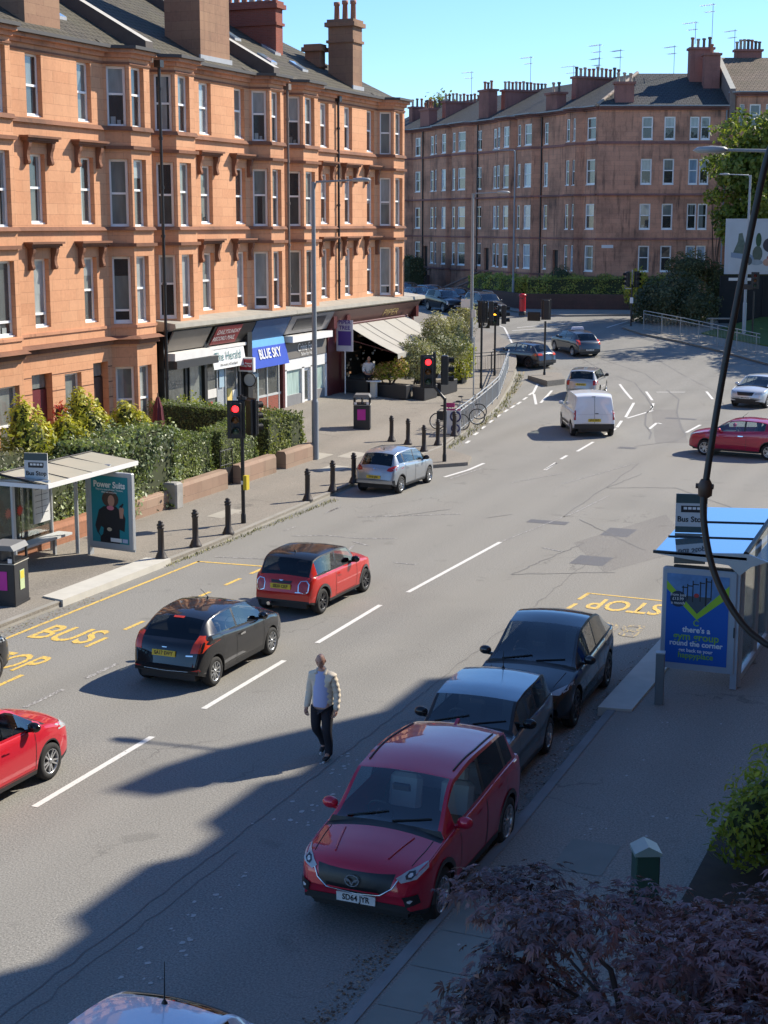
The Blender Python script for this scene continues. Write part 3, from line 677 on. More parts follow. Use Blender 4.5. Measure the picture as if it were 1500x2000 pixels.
def chimney(parent, sh, x0, x1, y0, y1, z0, z1, pots, mat=None, along='y', flash=True, potm=None):
    m = MB(); m.box(x0 - sh.x, x1 - sh.x, y0 - sh.y, y1 - sh.y, z0, z1); m.box(x0 - .08 - sh.x, x1 + .08 - sh.x, y0 - .08 - sh.y, y1 + .08 - sh.y, z1 - .75, z1 - .62)
    m.box(x0 - .14 - sh.x, x1 + .14 - sh.x, y0 - .14 - sh.y, y1 + .14 - sh.y, z1, z1 + .2); m.box(x0 - .05 - sh.x, x1 + .05 - sh.x, y0 - .05 - sh.y, y1 + .05 - sh.y, z1 + .2, z1 + .34)
    c = m.build('chimney', mat or M_CHIM, parent)
    if flash:
        f = MB(); f.box(x1 - sh.x - .02, x1 - sh.x + .06, y0 - sh.y - .1, y1 - sh.y + .1, z0, z0 + .55); f.build('flashing', M_LEAD, c)
    for k in range(pots):
        t = (k + .5) / pots; px_ = x0 + (x1 - x0) * (t if along == 'x' else .5); py = y0 + (y1 - y0) * (t if along == 'y' else .5)
        p = MB(); h = random.uniform(.75, .95); r = .14; p.lathe([(r * 1.05, 0), (r, .08), (r * .85, h * .8), (r * 1.1, h * .82), (r * 1.12, h), (r * .75, h), (r * .7, h * .6)], (px_ - sh.x, py - sh.y, z1 + .33), 10)
        p.build('chimney_pot', potm or random.choice((M_TERRA, M_TERRA, M_BUFF)), c, uv=False)
    return c
def aerial(parent, p, h=2.6, n=7, rz=0.):
    m = MB(); x, y, z = p; m.cyl((x, y, z), (x, y, z + h), .025, n=6); d = Vector((math.cos(rz), math.sin(rz), 0)); e = Vector((-d.y, d.x, 0)); o = Vector((x, y, z + h - .1))
    m.cyl(o - d * .2, o + d * 1.3, .018, n=5)
    for k in range(n): q = o + d * (1.2 * k / (n - 1)); l = .42 - .025 * k; m.cyl(q - e * l, q + e * l, .012, n=4)
    q = o - Vector((0, 0, .55)); m.cyl(q - d * .2, q + d * .8, .018, n=5)
    for k in range(4): w = q + d * (.7 * k / 3); m.cyl(w - e * .35, w + e * .35, .012, n=4)
    return m.build('aerial', pmat('aerial_metal', (.25, .25, .26), .5, metal=.4), parent, uv=False)
# --- tenement A: flats down to the ground behind the front gardens
plA = [(XF, 30.0), (XF, 36.8), (XB, 37.4), (XB, 41.0), (XF, 41.5), (XF, 47.26), (XB, 47.86), (XB, 49.21), (XF, 49.68), (XF, 49.95)]
tA, shA, wA = terrace('tenement_building', 'orange sandstone tenement on the left with hedges and dark front doors below', plA, [(42.75, 43.62), (45.67, 46.5), (31.2, 32.1), (34.2, 35.1)], [(39.65, 40.75), (37.75, 38.7), (47.98, 48.82)], .2, [R3, R2, R1], ground=[(42.4, 43.55, .45, 3.75), (44.3, 45.3, .95, 3.62), (46.05, 47.0, .45, 3.85)], doors=[(42.4, M_DOORRED), (46.05, pmat('dark_brown_door', (.06, .03, .022), .5))], gcorn=4.72)
roof(tA, shA, 30.0, 49.7, pl=plA); skew(tA, shA, 49.85); downpipe(tA, XB + .02, 49.86, .4, 14.5, shA)
chimney(tA, shA, -32.6, -31.15, 43.75, 45.75, 14.6, 21.5, 4); chimney(tA, shA, -37.5, -34.2, 49.5, 50.2, 16.2, 21.4, 7, M_BRICK, 'x', False)
chimney(tA, shA, -37.5, -34.0, 39.8, 40.5, 16.2, 21.2, 7, M_CHIM, 'x', False)
# joints of the ground-floor masonry
jm = MB()
for w in wA:
    if w.kind == 'flat' and w.L > 4:
        for z in (.9, 1.45, 2.0, 2.55, 3.1, 3.65):
            us = [0, *sorted([u for o in w.ops if o[2] < z < o[3] for u in o[:2]]), w.L]
            for a, b in zip(us[::2], us[1::2]): w.bar(jm, a, b, z, z + .035, 0, .004)
jm.build('masonry_joint', pmat('dark_joint_stone', (.12, .055, .035), .9), tA)  # dark strips laid along the stone joints
# --- tenement B and C: flats above shops
plB = [(XF, 50.02), (XF, 50.45), (XB, 51.0), (XB, 52.41), (XF, 52.95), (XF, 58.15), (XB, 58.68), (XB, 59.95), (XF, 60.3)]
tB, shB, wB = terrace('tenement_building', 'orange sandstone tenement above the newsagent with broad chimney on its roof', plB, [(54.0, 54.95), (56.88, 57.75)], [(51.2, 52.05), (58.84, 59.66)], 4.9, [R3, R2, R1])
roof(tB, shB, 50.1, 60.1, pl=plB); skew(tB, shB, 60.05); downpipe(tB, XB + .05, 60.22, 5.2, 14.5, shB, pmat('grey_pipe', (.16, .13, .11), .6))
chimney(tB, shB, -32.6, -31.0, 55.1, 57.5, 14.7, 21.5, 4)
plC = [(XF, 60.34), (XF, 61.35), (XB, 61.85), (XB, 63.36), (XF, 63.85), (XF, 71.72), (XB, 72.15), (XB, 73.55), (XF, 74.2), (-31.4, 75.2), (-38, 75.4)]
tC, shC, wC = terrace('tenement_building', 'orange sandstone corner tenement above the restaurant with hipped end roof', plC, [(65.1, 66.0), (67.75, 68.65), (70.4, 71.3)], [(62.05, 63.0), (72.35, 73.3)], 4.9, [R3, R2, R1])
roof(tC, shC, 60.2, 75.3, True, pl=plC); downpipe(tC, XF + .1, 66.85, 5.2, 14.5, shC)
chimney(tC, shC, -36.9, -33.3, 66.3, 67.0, 15.6, 18.5, 9, M_BRICK, 'x', False)
chimney(tC, shC, -32.3, -31.0, 69.9, 71.0, 14.7, 18.0, 3, None, 'x'); chimney(tC, shC, -33.5, -32.7, 69.8, 70.4, 15.0, 16.9, 0, None, 'x', False)
m = MB()
for x, y, z, h in ((-33.6, 62.0, 16.2, .55), (-35.0, 64.4, 17.2, 1.2)): m.cyl(Vector((x, y, z)) - shC, Vector((x, y, z + h)) - shC, .1, n=8); m.cyl(Vector((x, y, z + h)) - shC, Vector((x, y, z + h + .1)) - shC, .13, n=8)
m.build('vent_pipe', M_DKGREY, tC, uv=False)
for tt, sh, lst in ((tA, shA, ((-32.4, 47.2), (-33.8, 46.4))), (tB, shB, ((-32.6, 58.4),)), (tC, shC, ((-32.3, 63.4), (-33.5, 66.2), (-32.2, 66.4), (-34.2, 63.6)))):
    for x, y in lst:
        m = MB(); z = EAVE + (XF + .12 - x) / RDX * RDZ; k = RDZ / RDX; c = Vector((x, y, z)) - sh
        def q(a, b, e): return c + Vector((-a, b, a * k + e))
        top = [q(-.35, -.3, .09), q(-.35, .3, .09), q(.35, .3, .09), q(.35, -.3, .09)]; bt = [q(-.35, -.3, -.02), q(-.35, .3, -.02), q(.35, .3, -.02), q(.35, -.3, -.02)]
        m.face(top, 1)
        for i in range(4): m.face([bt[i], bt[(i + 1) % 4], top[(i + 1) % 4], top[i]], 0)
        m.build('skylight', [M_LEAD, M_GLBLUE], tt, uv=False)
# side wall and back so the block is closed
for t, sh, s0, s1 in ((tA, shA, 30, 49.95), (tB, shB, 50.02, 60.3), (tC, shC, 60.34, 75.3)):
    m = MB(); x = XF - 14.5
    m.face([Vector(p) - sh for p in ((x, s0, 0), (x, s1, 0), (x, s1, EAVE), (x, s0, EAVE))]); m.face([Vector(p) - sh for p in ((XF - .4, s1, 0), (x, s1, 0), (x, s1, EAVE), (XF - .4, s1, EAVE))]); m.face([Vector(p) - sh for p in ((XF - .4, s0, 0), (x, s0, 0), (x, s0, EAVE), (XF - .4, s0, EAVE))])
    m.build('rear_wall', M_SAND, t)
# lead-covered cornice above the shops
for t, sh, s0, s1 in ((tB, shB, 50.0, 60.32), (tC, shC, 60.34, 75.6)):
    m = MB(); P = lambda x, y, z: Vector((x, y, z)) - sh; zz = 4.98
    prof = [(-30.6, 5.16), (-29.45, 5.02), (-29.43, 4.86), (-29.7, 4.74), (-30.6, 4.72)]
    m.grid([[P(x, s0, z) for x, z in prof], [P(x, s1, z) for x, z in prof]], 0, False); m.face([P(x, s0, z) for x, z in prof]); m.face([P(x, s1, z) for x, z in prof][::-1])
    m.build('shop_cornice', pmat('weathered_lead_cornice', (.33, .31, .26), .7, var=.3, scale=2), t)
# --- shopfronts
def shop(label, s0, s1, zb, frame_mat):
    r = empty('shop_front', (-30.0, s0, 0), 0, label, 'shop front', 'shop fronts under the tenements'); return r, Vector((-30.0, s0, 0)), s1 - s0
def fascia(r, L, z0, z1, mat, name='fascia', x0=-.02, x1=.42, a=0., b=0.):
    m = MB(); p = [Vector((x0, a, z0)), Vector((x0, L - b, z0)), Vector((x1, L - b, z1)), Vector((x1, a, z1))]; q = [v + Vector((-.06, 0, .02)) for v in p]
    m.face(p); m.face(q[::-1])
    for i in range(4): m.face([p[i], q[i], q[(i + 1) % 4], p[(i + 1) % 4]])
    return m.build(name, mat, r, uv=False)
def fmat4(x0, z0, x1, z1, y, t, out=.02):
    """matrix on the sloping fascia at height fraction t"""
    o = Vector((x0 + (x1 - x0) * t, y, z0 + (z1 - z0) * t)); up = Vector((x1 - x0, 0, z1 - z0)).normalized(); nrm = Vector((0, 1, 0)).cross(up).normalized()
    return frame(o + nrm * out, (0, 1, 0), up)
def glazing(r, L, bars, z0, z1, fm, panes, x=-.12, riser=None, rmat=None, zb=0.):
    m = MB(); w = .07
    for y in bars: m.box(x - .05, x + .05, max(0, y - w / 2), min(L, y + w / 2), zb, z1)
    m.box(x - .045, x + .045, 0, L, z1 - .08, z1 + .02)
    if riser: m.box(x - .04, x + .04, 0, L, riser - .04, riser + .05)
    m.build('frame', fm, r, uv=False)
    for (a, b), pm in zip(zip(bars, bars[1:]), panes):
        g = MB(); lo = (riser or z0); g.face([(x, a + w / 2, lo), (x, b - w / 2, lo), (x, b - w / 2, z1 - .08), (x, a + w / 2, z1 - .08)]); g.build('window', pm, r, uv=False)
        if riser: k = MB(); k.box(x - .03, x + .03, a + w / 2, b - w / 2, zb, riser - .04); k.build('stall_riser', rmat, r)
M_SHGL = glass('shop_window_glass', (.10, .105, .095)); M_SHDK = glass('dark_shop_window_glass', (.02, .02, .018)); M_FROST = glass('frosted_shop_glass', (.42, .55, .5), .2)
M_CANV = pmat('grey_blind', (.32, .30, .26), .8); M_CANVW = pmat('white_blind', (.66, .65, .62), .7)
# 1 closed grey shop
r, o, L = shop('closed grey shop with white blind at the hedge end of the parade', 50.0, 53.3, .3, M_BLACK)
fascia(r, L, 3.95, 4.72, pmat('grey_fascia_board', (.20, .175, .145), .7), a=.12, b=.25); m = MB(); m.box(-.3, .05, 0, L, 4.55, 4.72); m.box(-.3, .02, L - .22, L, .3, 4.7); m.box(-.3, .02, 0, .12, .3, 4.7); m.box(-.3, -.2, 0, L, 3.2, 4.6); m.build('surround', M_BLACK, r)
m = MB(); m.box(-.1, .42, .15, L - .2, 3.62, 3.9); m.build('blind_box', M_CANVW, r); m = MB(); m.box(-.1, .5, .15, L + .05, 3.32, 3.6); m.build('shutter_box', pmat('dark_steel_shutter', (.06, .06, .062), .45, metal=.4), r)
glazing(r, L, [.12, 1.75, 2.05, 3.1], .35, 3.3, M_BLACK, [M_SHGL, M_BLACK, M_GLASS[1]], zb=.3)
# 2 newsagent
r, o, L = shop('newsagent with white newspaper banner under a red fascia sign', 53.3, 56.75, .4, M_BLACK)
f = fascia(r, L, 3.95, 4.72, M_BLACK); m = MB(); sgn = fascia(r, L, 3.97, 4.7, pmat('red_sign', (.28, .03, .035), .5), 'sign', .02, .44, .2, 1.15)
for y, b_, s_ in ((.75, 'DAILY', .3), (1.7, 'SUNDAY', .26)): text('lettering', b_, s_, fmat4(.02, 3.97, .44, 4.7, y, .68), M_WHITEP, sgn)
for y, b_, s_ in ((.75, 'RECORD', .27), (1.7, 'MAIL', .3)): text('lettering', b_, s_, fmat4(.02, 3.97, .44, 4.7, y, .32), M_WHITEP, sgn)
m = MB(); m.box(-.1, .12, .05, L - .25, 3.78, 3.9); m.build('blind_box', M_CANVW, r)
bn = fascia(r, L, 3.0, 3.75, M_WHITEP, 'banner', .22, .1, .2, .55); text('lettering', 'The Herald', .5, fmat4(.22, 3.0, .1, 3.75, 1.45, .62, .03), pmat('newspaper_lettering', (.06, .16, .17), .6), bn, sx=.95); text('lettering', 'the voice of Scotland', .17, fmat4(.22, 3.0, .1, 3.75, 1.45, .2, .03), M_DKGREY, bn)
glazing(r, L, [.05, .95, 1.65, 2.6, 2.95], .5, 3.3, M_ALU, [M_SHGL, M_ALU, M_SHGL, M_BLACK], zb=.35)
for (y0, y1, z0, z1, c) in ((.15, .5, 1.2, 1.7, (.5, .06, .05)), (.55, .9, 1.2, 1.65, (.2, .35, .12)), (.12, .85, 1.85, 2.2, (.62, .6, .55)), (1.75, 2.15, 1.3, 2.1, (.65, .5, .16)), (2.2, 2.52, 1.3, 2.0, (.62, .62, .58)), (.15, .5, .6, 1.05, (.66, .65, .62)), (.5, .88, .6, .95, (.6, .42, .12)), (1.75, 2.5, .6, 1.1, (.62, .63, .62)), (1.1, 1.5, 2.2, 2.9, (.3, .42, .5))):
    m = MB(); m.box(-.075, -.06, y0, y1, z0, z1); m.build('window_poster', pmat('poster_%02d%02d' % (c[0] * 99, c[1] * 99), c, .6), r, uv=False)
m = MB(); m.box(-.1, .0, 2.95, L, .4, 4.6); m.build('pilaster', M_BLACK, r)
# 3 takeaway
r, o, L = shop('blue fronted shop with white capital lettering and red brick stall riser', 56.75, 60.15, .5, M_BLACK)
fascia(r, L, 3.9, 4.74, pmat('dark_blue_fascia', (.03, .085, .20), .5), a=.1, b=.1)
fascia(r, L, 3.6, 3.88, pmat('pale_blue_fascia', (.12, .36, .62), .5), 'light_band', .08, .03, .1, .1)
sg = fascia(r, L, 2.75, 3.6, pmat('bright_blue_sign', (.022, .065, .42), .45), 'sign', .3, .1, .1, .1); text('lettering', 'BLUE SKY', .58, fmat4(.3, 2.75, .1, 3.6, L / 2 - .05, .62, .03), M_WHITEP, sg, bold=.012, sx=.82)
glazing(r, L, [.05, .98, 1.9, 3.0, L - .05], .6, 2.95, pmat('pale_grey_frame', (.45, .47, .46), .5), [M_GLBLUE, M_SHGL, M_SHGL, M_DKRED], riser=1.45, rmat=M_BRICK, zb=.45)
m = MB(); m.box(-.09, .0, .1, .95, .5, 2.5); d = m.build('door', pmat('pale_blue_door', (.36, .46, .48), .5), r); g = MB(); g.box(.0, .006, .22, .83, 1.35, 2.35); g.build('pane', M_SHDK, d, uv=False)
m = MB(); m.box(-.12, .03, L - .2, L, .5, 3.0); m.build('pilaster', M_DKRED, r); m = MB(); m.box(-.12, .0, 0, .06, .5, 3.0); m.build('pilaster', M_DKRED, r)
# 4 white shop
r, o, L = shop('white painted shop with frosted windows under a grey fascia with pale lettering', 60.15, 64.55, .5, M_WHITEP)
fm_ = pmat('grey_timber_fascia', (.27, .255, .245), .6); fascia(r, L, 3.95, 4.74, fm_); f = fascia(r, L, 4.1, 4.6, pmat('sign_dark_panel', (.05, .05, .052), .35), 'sign', .1, .36, .6, .75)
m = MB(); m.box(-.1, .35, .15, L - .1, 3.6, 3.88); m.build('blind_box', M_WHITEP, r)
sg = fascia(r, L, 2.85, 3.55, pmat('grey_brown_sign', (.15, .14, .125), .6), 'sign', .03, .02, .1, .1); text('lettering', 'Crinis Follic', .5, fmat4(.03, 2.85, .02, 3.55, L / 2, .62, .03), M_WHITEP, sg, sx=.8); text('lettering', 'Salon for Hair', .22, fmat4(.03, 2.85, .02, 3.55, L / 2, .2, .03), M_WHITEP, sg)
m = MB()
m.box(-.2, .0, 0, L, 2.35, 2.83); m.box(-.2, .0, 0, .22, .55, 2.4); m.box(-.2, .0, 1.75, 2.0, .55, 2.4); m.box(-.2, .0, 2.65, 2.9, .55, 2.4); m.box(-.2, .0, L - .22, L, .55, 2.4); m.build('white_frame', M_WHITEP, r)
for y0, y1 in ((.22, 1.75), (2.9, L - .22)):
    g = MB(); g.box(-.15, -.1, y0, y1, 1.25, 2.35); g.build('window', M_FROST, r, uv=False); g = MB(); g.box(-.15, -.02, y0, y1, .5, 1.25); g.build('stall_riser', pmat('grey_riser', (.2, .2, .2), .6), r, uv=False)
m = MB(); m.box(-.16, -.1, 2.0, 2.65, .55, 2.35); d = m.build('door', M_WHITEP, r); g = MB(); g.box(-.1, -.094, 2.12, 2.53, .9, 2.2); g.build('pane', M_GLASS[3], d, uv=False)
# 5 restaurant
r, o, L = shop('maroon restaurant front with awning and dark open interior at the corner', 64.55, 75.3, .7, M_DKRED)
f = fascia(r, L, 4.0, 4.74, pmat('brown_red_fascia', (.16, .075, .06), .5), 'sign', .0, .42); text('lettering', 'PIPER', .55, fmat4(0, 4.0, .42, 4.74, 7.2, .45), pmat('gold_lettering', (.55, .42, .16), .35, metal=.5), f, sx=1.5)
m = MB()
for y in (0, 1.5, L - .5): m = MB(); m.box(-.3, .06, y, y + .45, .5, 4.0); m.box(-.1, .35, y + .05, y + .4, 3.95, 4.5); m.build('pilaster', M_DKRED, r)
m = MB(); m.box(-.4, -.02, 0, L, 3.75, 4.02); m.build('lintel', M_DKRED, r)
m = MB(); m.box(-.3, -.02, .45, 1.5, .5, 3.75); m.build('side_panel', M_DKRED, r)
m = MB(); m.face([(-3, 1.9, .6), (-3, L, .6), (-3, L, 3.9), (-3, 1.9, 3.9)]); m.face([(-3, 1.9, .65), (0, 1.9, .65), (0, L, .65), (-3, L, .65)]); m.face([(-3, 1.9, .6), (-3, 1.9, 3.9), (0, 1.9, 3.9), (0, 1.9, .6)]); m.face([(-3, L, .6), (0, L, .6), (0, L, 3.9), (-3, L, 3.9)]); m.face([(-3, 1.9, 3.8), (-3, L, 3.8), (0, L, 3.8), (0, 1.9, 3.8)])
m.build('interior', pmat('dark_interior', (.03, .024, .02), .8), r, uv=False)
m = MB(); random.seed(3)
for k in range(46):
    y = random.uniform(2.2, L - .6); z = random.uniform(1.2, 3.3); x = random.uniform(-2.6, -.8); s = random.uniform(.05, .16); m.box(x, x + .05, y, y + s * 2, z, z + s, k % 3)
for k in range(5): m.box(-2.95, -2.7, 2.3 + k * 1.7, 3.6 + k * 1.7, 2.1, 2.14, 2); m.box(-2.95, -2.7, 2.3 + k * 1.7, 3.6 + k * 1.7, 2.6, 2.64, 2)
m.build('shelf_ware', [pmat('glassware', (.45, .45, .42), .2), pmat('copperware', (.3, .16, .09), .3), pmat('shelf_wood', (.12, .08, .05), .6)], r, uv=False)
aw = empty('awning', (-29.72, 66.25, 0), 0, 'cream striped awning let down over the restaurant terrace', 'awning')
m = MB(); n = 8; p = lambda y, t: Vector((2.55 * t, y, 4.0 - 1.25 * t - .06 * math.sin(math.pi * t)))
W_ = 7.6
m.grid([[p(W_ * k / 24, t / 6) for t in range(7)] for k in range(25)], 0, True); m.grid([[p(W_ * k / 24, t / 6) - Vector((0, 0, .02)) for t in range(6, -1, -1)] for k in range(25)], 0, True)
m.build('canvas', pmat('cream_awning_canvas', (.34, .325, .285), .85, var=.1), aw)
m = MB(); e = [p(W_ * k / 12, 1) for k in range(13)]; m.grid([[q + Vector((.02, 0, 0)) for q in e], [q + Vector((.03, 0, -.24 + .02 * (i % 2))) for i, q in enumerate(e)]], 0, False); m.build('valance', pmat('cream_awning_canvas', (.5, .475, .42)), aw)
m = MB()
for y, w in ((1.3, .05), (2.2, .1), (4.4, .07), (5.9, .06)): m.grid([[p(y, t / 6) + Vector((0, 0, .012)) for t in range(7)], [p(y + w, t / 6) + Vector((0, 0, .012)) for t in range(7)]], 0, False)
m.build('stripe', pmat('dark_awning_stripe', (.06, .055, .05), .8), aw)
m = MB(); m.cyl((-.05, 0, 4.05), (-.05, W_, 4.05), .07, n=8)
for y in (.3, 3.8, 7.2): m.tube([(0, y, 3.3), (1.3, y, 3.0), p(y, 1) - Vector((.05, 0, .05))], .03)
m.build('awning_arm', M_DKRED, aw, uv=False)
# ---------------- the far tenement across the junction ----------------
C0 = Vector((-33.3, 123.6)); a_ = R(47); DL = Vector((-math.sin(a_), math.cos(a_))); b_ = R(67.2); DR = Vector((math.sin(b_), math.cos(b_)))
FR = [(15.3, 17.15), (11.78, 13.85), (8.2, 10.3), (4.8, 6.95)]; FE = 17.95
def fartenement(label, start, end, groups, z0, eave, rows, bays=(), doors=(), mat=None):
    """start/end plan points with the outside on the right of start->end; groups are (u0,u1) openings"""
    root = empty('tenement_building', (start[0], start[1], 0), 0, label, 'tenement', 'red sandstone tenements beyond the junction'); sh = Vector((*start, 0))
    d = (Vector(end) - Vector(start)); L = d.length; d /= L; n = Vector((d.y, -d.x)); P = lambda u, o=0.: tuple(d * u + n * o)
    pl = [P(0)]
    for u0, u1 in bays: pl += [P(u0), P(u0 + .45, .6), P(u1 - .45, .6), P(u1)]
    pl.append(P(L)); mb = MB(); ws = []
    for a, b in zip(pl, pl[1:]):
        w = Wall(a, b, z0, eave - .2); ua = Vector(a).dot(d); ub = Vector(b).dot(d); sc = w.L / max(.01, ub - ua)
        for u0, u1 in groups:
            um = (u0 + u1) / 2
            if ua < um < ub:
                v0 = max(.06, (u0 - ua) * sc); v1 = min(w.L - .06, (u1 - ua) * sc); w.ops += [(v0, v1, *r) for r in rows]
        for u0, u1, zb in doors:
            if ua < (u0 + u1) / 2 < ub:
                v0 = max(.06, (u0 - ua) * sc); v1 = min(w.L - .06, (u1 - ua) * sc); w.ops = [o for o in w.ops if not (o[2] < 5 and o[0] < v1 + .05 and o[1] > v0 - .05)] + [(v0, v1, zb, zb + 2.9)]
        w.mesh(mb, .22); ws.append(w)
    mb.build('wall', mat or M_FAR, root); cm = MB()
    for z0_, z1_, o in ((15.02, 15.22, .12), (10.95, 11.1, .22), (7.42, 7.56, .10), (eave - .3, eave - .15, .2), (eave - .15, eave, .34)): course(cm, pl, z0_, z1_, o, slope=.4)
    if rows[-1][0] < 5: course(cm, pl, 4.35, 4.5, .1)
    cm.build('string_course', M_FART, root)
    cm = MB(); course(cm, pl, eave - .02, eave + .08, .42); cm.build('gutter', pmat('pale_gutter', (.30, .31, .31), .6), root)
    for w in ws:
        for op in w.ops:
            if op[3] - op[2] > 2.6:
                m = MB(); w.bar(m, op[0], op[1], op[2], op[3], -.24, -.2); m.build('door', pmat('black_door', (.02, .018, .018), .5), root, uv=False); continue
            g = random.random()
            window(root, w, op, [M_GLASS[0], M_GLASS[1]] if g < .35 else [M_GLBLUE] * 2 if g < .5 else [M_GLASS[0], M_GLASS[2]] if g < .7 else [M_GLASS[3]] * 2 if g < .9 else [M_GLASS[0]] * 2, rail=.55, rec=.08, fw=.115)
    return root, sh, d, n, L
# left wing: seen along the street to the left
gl = [(.35, 1.75), (2.15, 2.95), (3.4, 4.2), (7.9, 8.6), (9.6, 11.0), (11.6, 12.4), (13.5, 14.8), (15.4, 16.1), (16.9, 17.8), (20.0, 21.0), (22.0, 23.7), (24.2, 25.1), (26.0, 27.2), (28.2, 28.9), (30.1, 30.9), (33.1, 34.4), (35.8, 37.1), (38, 39), (40.2, 41.4)]
LW = 44.0
flip = lambda L, g: sorted((L - b, L - a) for a, b in g)
st = C0 + DL * LW
farL, shL, dL, nL, LL = fartenement('red sandstone tenement wing receding along the side street with steps to its doors', st, C0, flip(LW, gl), 1.6, FE, FR, bays=flip(LW, [(2.0, 4.5), (9.2, 12.7), (13.2, 16.5), (21.6, 25.4), (25.7, 29.2), (34.8, 39.4)]), doors=[(LW - x - .9, LW - x, 3.6) for x in (5.9, 18.4, 31.4)])
GR = [(3.5, 4.4), (5.3, 6.2), (7.35, 8.12), (8.22, 9.0)]
farR, shR, dR, nR, LR = fartenement('red sandstone tenement end facing the junction with paired windows on its right', C0, C0 + DR * 10.4, GR, 1.6, FE, FR)
farM, shM, dM, nM, LM = fartenement('taller sandstone tenement at the far right half hidden by the tree', C0 + DR * 10.42 - Vector((nR.x, nR.y)) * .3, C0 + DR * 30, [(.5, 1.2), (1.6, 2.5), (2.9, 3.6), (6, 7), (9, 10), (11, 11.8), (12.4, 13.4)], 1.6, 19.0, [(16.2, 18.1), (12.6, 14.6), (9, 11), (5.5, 7.6)], bays=[(.3, 3.9), (10.7, 14)])
# roofs
def P3(p, z, sh): return Vector((p[0], p[1], z)) - sh
def nin(D): return Vector((-D.y, D.x))
inL = Vector((-dL.y, dL.x)); inR = Vector((-dR.y, dR.x)); inM = inR
ze = FE + .05; rise = 3.05; run = 6.2
bis = C0 + (inL + inR) * (run / (1 + inL.dot(inR)))          # where the two ridges meet
m = MB(); e = .25
A = Vector(st) - inL * e; Bc = C0 - (inL + inR) * (e / (1 + inL.dot(inR))); Rr = Vector(st) + inL * run
m.face([P3(A, ze, shL), P3(Bc, ze, shL), P3(bis, ze + rise, shL), P3(Rr, ze + rise, shL)]); far_b = Vector(st) + inL * 12.4
m.face([P3(Rr, ze + rise, shL), P3(bis, ze + rise, shL), P3(bis + inL * 6.2, ze, shL), P3(far_b, ze, shL)])
m.build('roof', M_ROOFF, farL)
m = MB(); E1 = C0 + DR * 10.4 - inR * e; R1_ = C0 + DR * 10.4 + inR * run
m.face([P3(Bc, ze, shR), P3(E1, ze, shR), P3(R1_, ze + rise, shR), P3(bis, ze + rise, shR)]); m.face([P3(bis, ze + rise, shR), P3(R1_, ze + rise, shR), P3(R1_ + inR * 6.2, ze, shR), P3(bis + inR * 6.2, ze, shR)])
m.build('roof', M_ROOFF, farR)
m = MB(); q = C0 + DR * 10.42 + inR * .3
for k0, k1, z0, z1 in ((-e, 6.6, 19.05, 22.4), (6.6, 13.2, 22.4, 19.05)): m.face([P3(q + inR * k0, z0, shM), P3(q + DR * 20 + inR * k0, z0, shM), P3(q + DR * 20 + inR * k1, z1, shM), P3(q + inR * k1, z1, shM)])
m.build('roof', M_ROOFB, farM)
# gable between the end block and the taller one
m = MB(); g0 = C0 + DR * 10.42 - inR * .1; w_ = DR * .45
pr = [(-.1, 17), (-.1, 19.3), (6.9, 22.85), (13.4, 19.3), (13.4, 17)]
f0 = [P3(g0 + inR * k, z, shM) for k, z in pr]; f1 = [P3(g0 + inR * k + w_, z, shM) for k, z in pr]
m.face(f0[::-1]); m.face(f1)
for i in range(len(pr)): m.face([f0[i], f0[(i + 1) % 5], f1[(i + 1) % 5], f1[i]], 1 if i in (1, 2) else 0)
m.build('gable', [pmat('grey_render_gable', (.20, .155, .135), .85, var=.3), pmat('pale_gable_coping', (.46, .44, .37), .8, var=.2)], farM)
# hip ridge tiles
m = MB(); m.tube([P3(Bc, ze + .05, shR), P3(bis, ze + rise + .08, shR)], .14, 6); m.build('ridge_tile', pmat('pale_ridge_tile', (.33, .27, .22), .8, var=.3), farR, uv=False)
def farchim(root, sh, D, I, u, k, lw, kw, z0, z1, pots, pm=None, mat=None):
    c = C0 + D * u + I * k; m = MB(); ang = math.atan2(D.y, D.x); M = Matrix.Translation(P3(c, 0, sh)) @ Matrix.Rotation(ang, 4, 'Z')
    m.box(-lw / 2, lw / 2, -kw / 2, kw / 2, z0, z1, 0, M); m.box(-lw / 2 - .12, lw / 2 + .12, -kw / 2 - .12, kw / 2 + .12, z1, z1 + .18, 0, M)
    o = m.build('chimney', mat or M_FART, root)
    for i in range(pots):
        t = (i + .5) / pots - .5; q = M @ (Vector((t * lw, 0, z1 + .17)) if lw > kw else Vector((0, t * kw, z1 + .17))); p = MB(); h = random.uniform(.65, .9); p.lathe([(.15, 0), (.12, .1), (.11, h * .8), (.16, h * .82), (.16, h), (.1, h)], q, 8); p.build('chimney_pot', pm or random.choice((M_BUFF, M_TERRA, pmat('sooty_pot', (.12, .1, .085), .85))), o, uv=False)
    return o
Lw = lambda u: LW - u
IL = inL
for u, k, lw, kw, z0, z1, n in ((7.2, 4.3, .8, 4.6, 18, 20.75, 11), (19.5, 4.2, .8, 4.6, 18, 20.6, 12), (31.5, 4.2, .8, 4.8, 18, 20.4, 12), (20.2, .7, 1.9, .9, 18, 20.6, 3), (32.5, .6, 2.0, .9, 17.9, 19.7, 4), (7.6, .5, 1.8, .9, 17.9, 19.4, 2), (39.5, 4.2, .8, 4.6, 18, 20.4, 9)): farchim(farL, shL, DL, IL, u, k, lw, kw, z0, z1, n)
farchim(farR, shR, DR, inR, 2.1, .7, 1.5, .8, 17.9, 19.7, 3, M_BUFF); farchim(farM, shM, DR, inR, 9.0, 5.0, 1.9, 1.1, 18, 22.8, 4); farchim(farR, shR, DR, inR, 9.6, 3.5, 1.3, .8, 18, 22.2, 1, None)
farchim(farM, shM, DR, inR, 13.4, 7.2, 2.2, .7, 21.5, 22.9, 7)
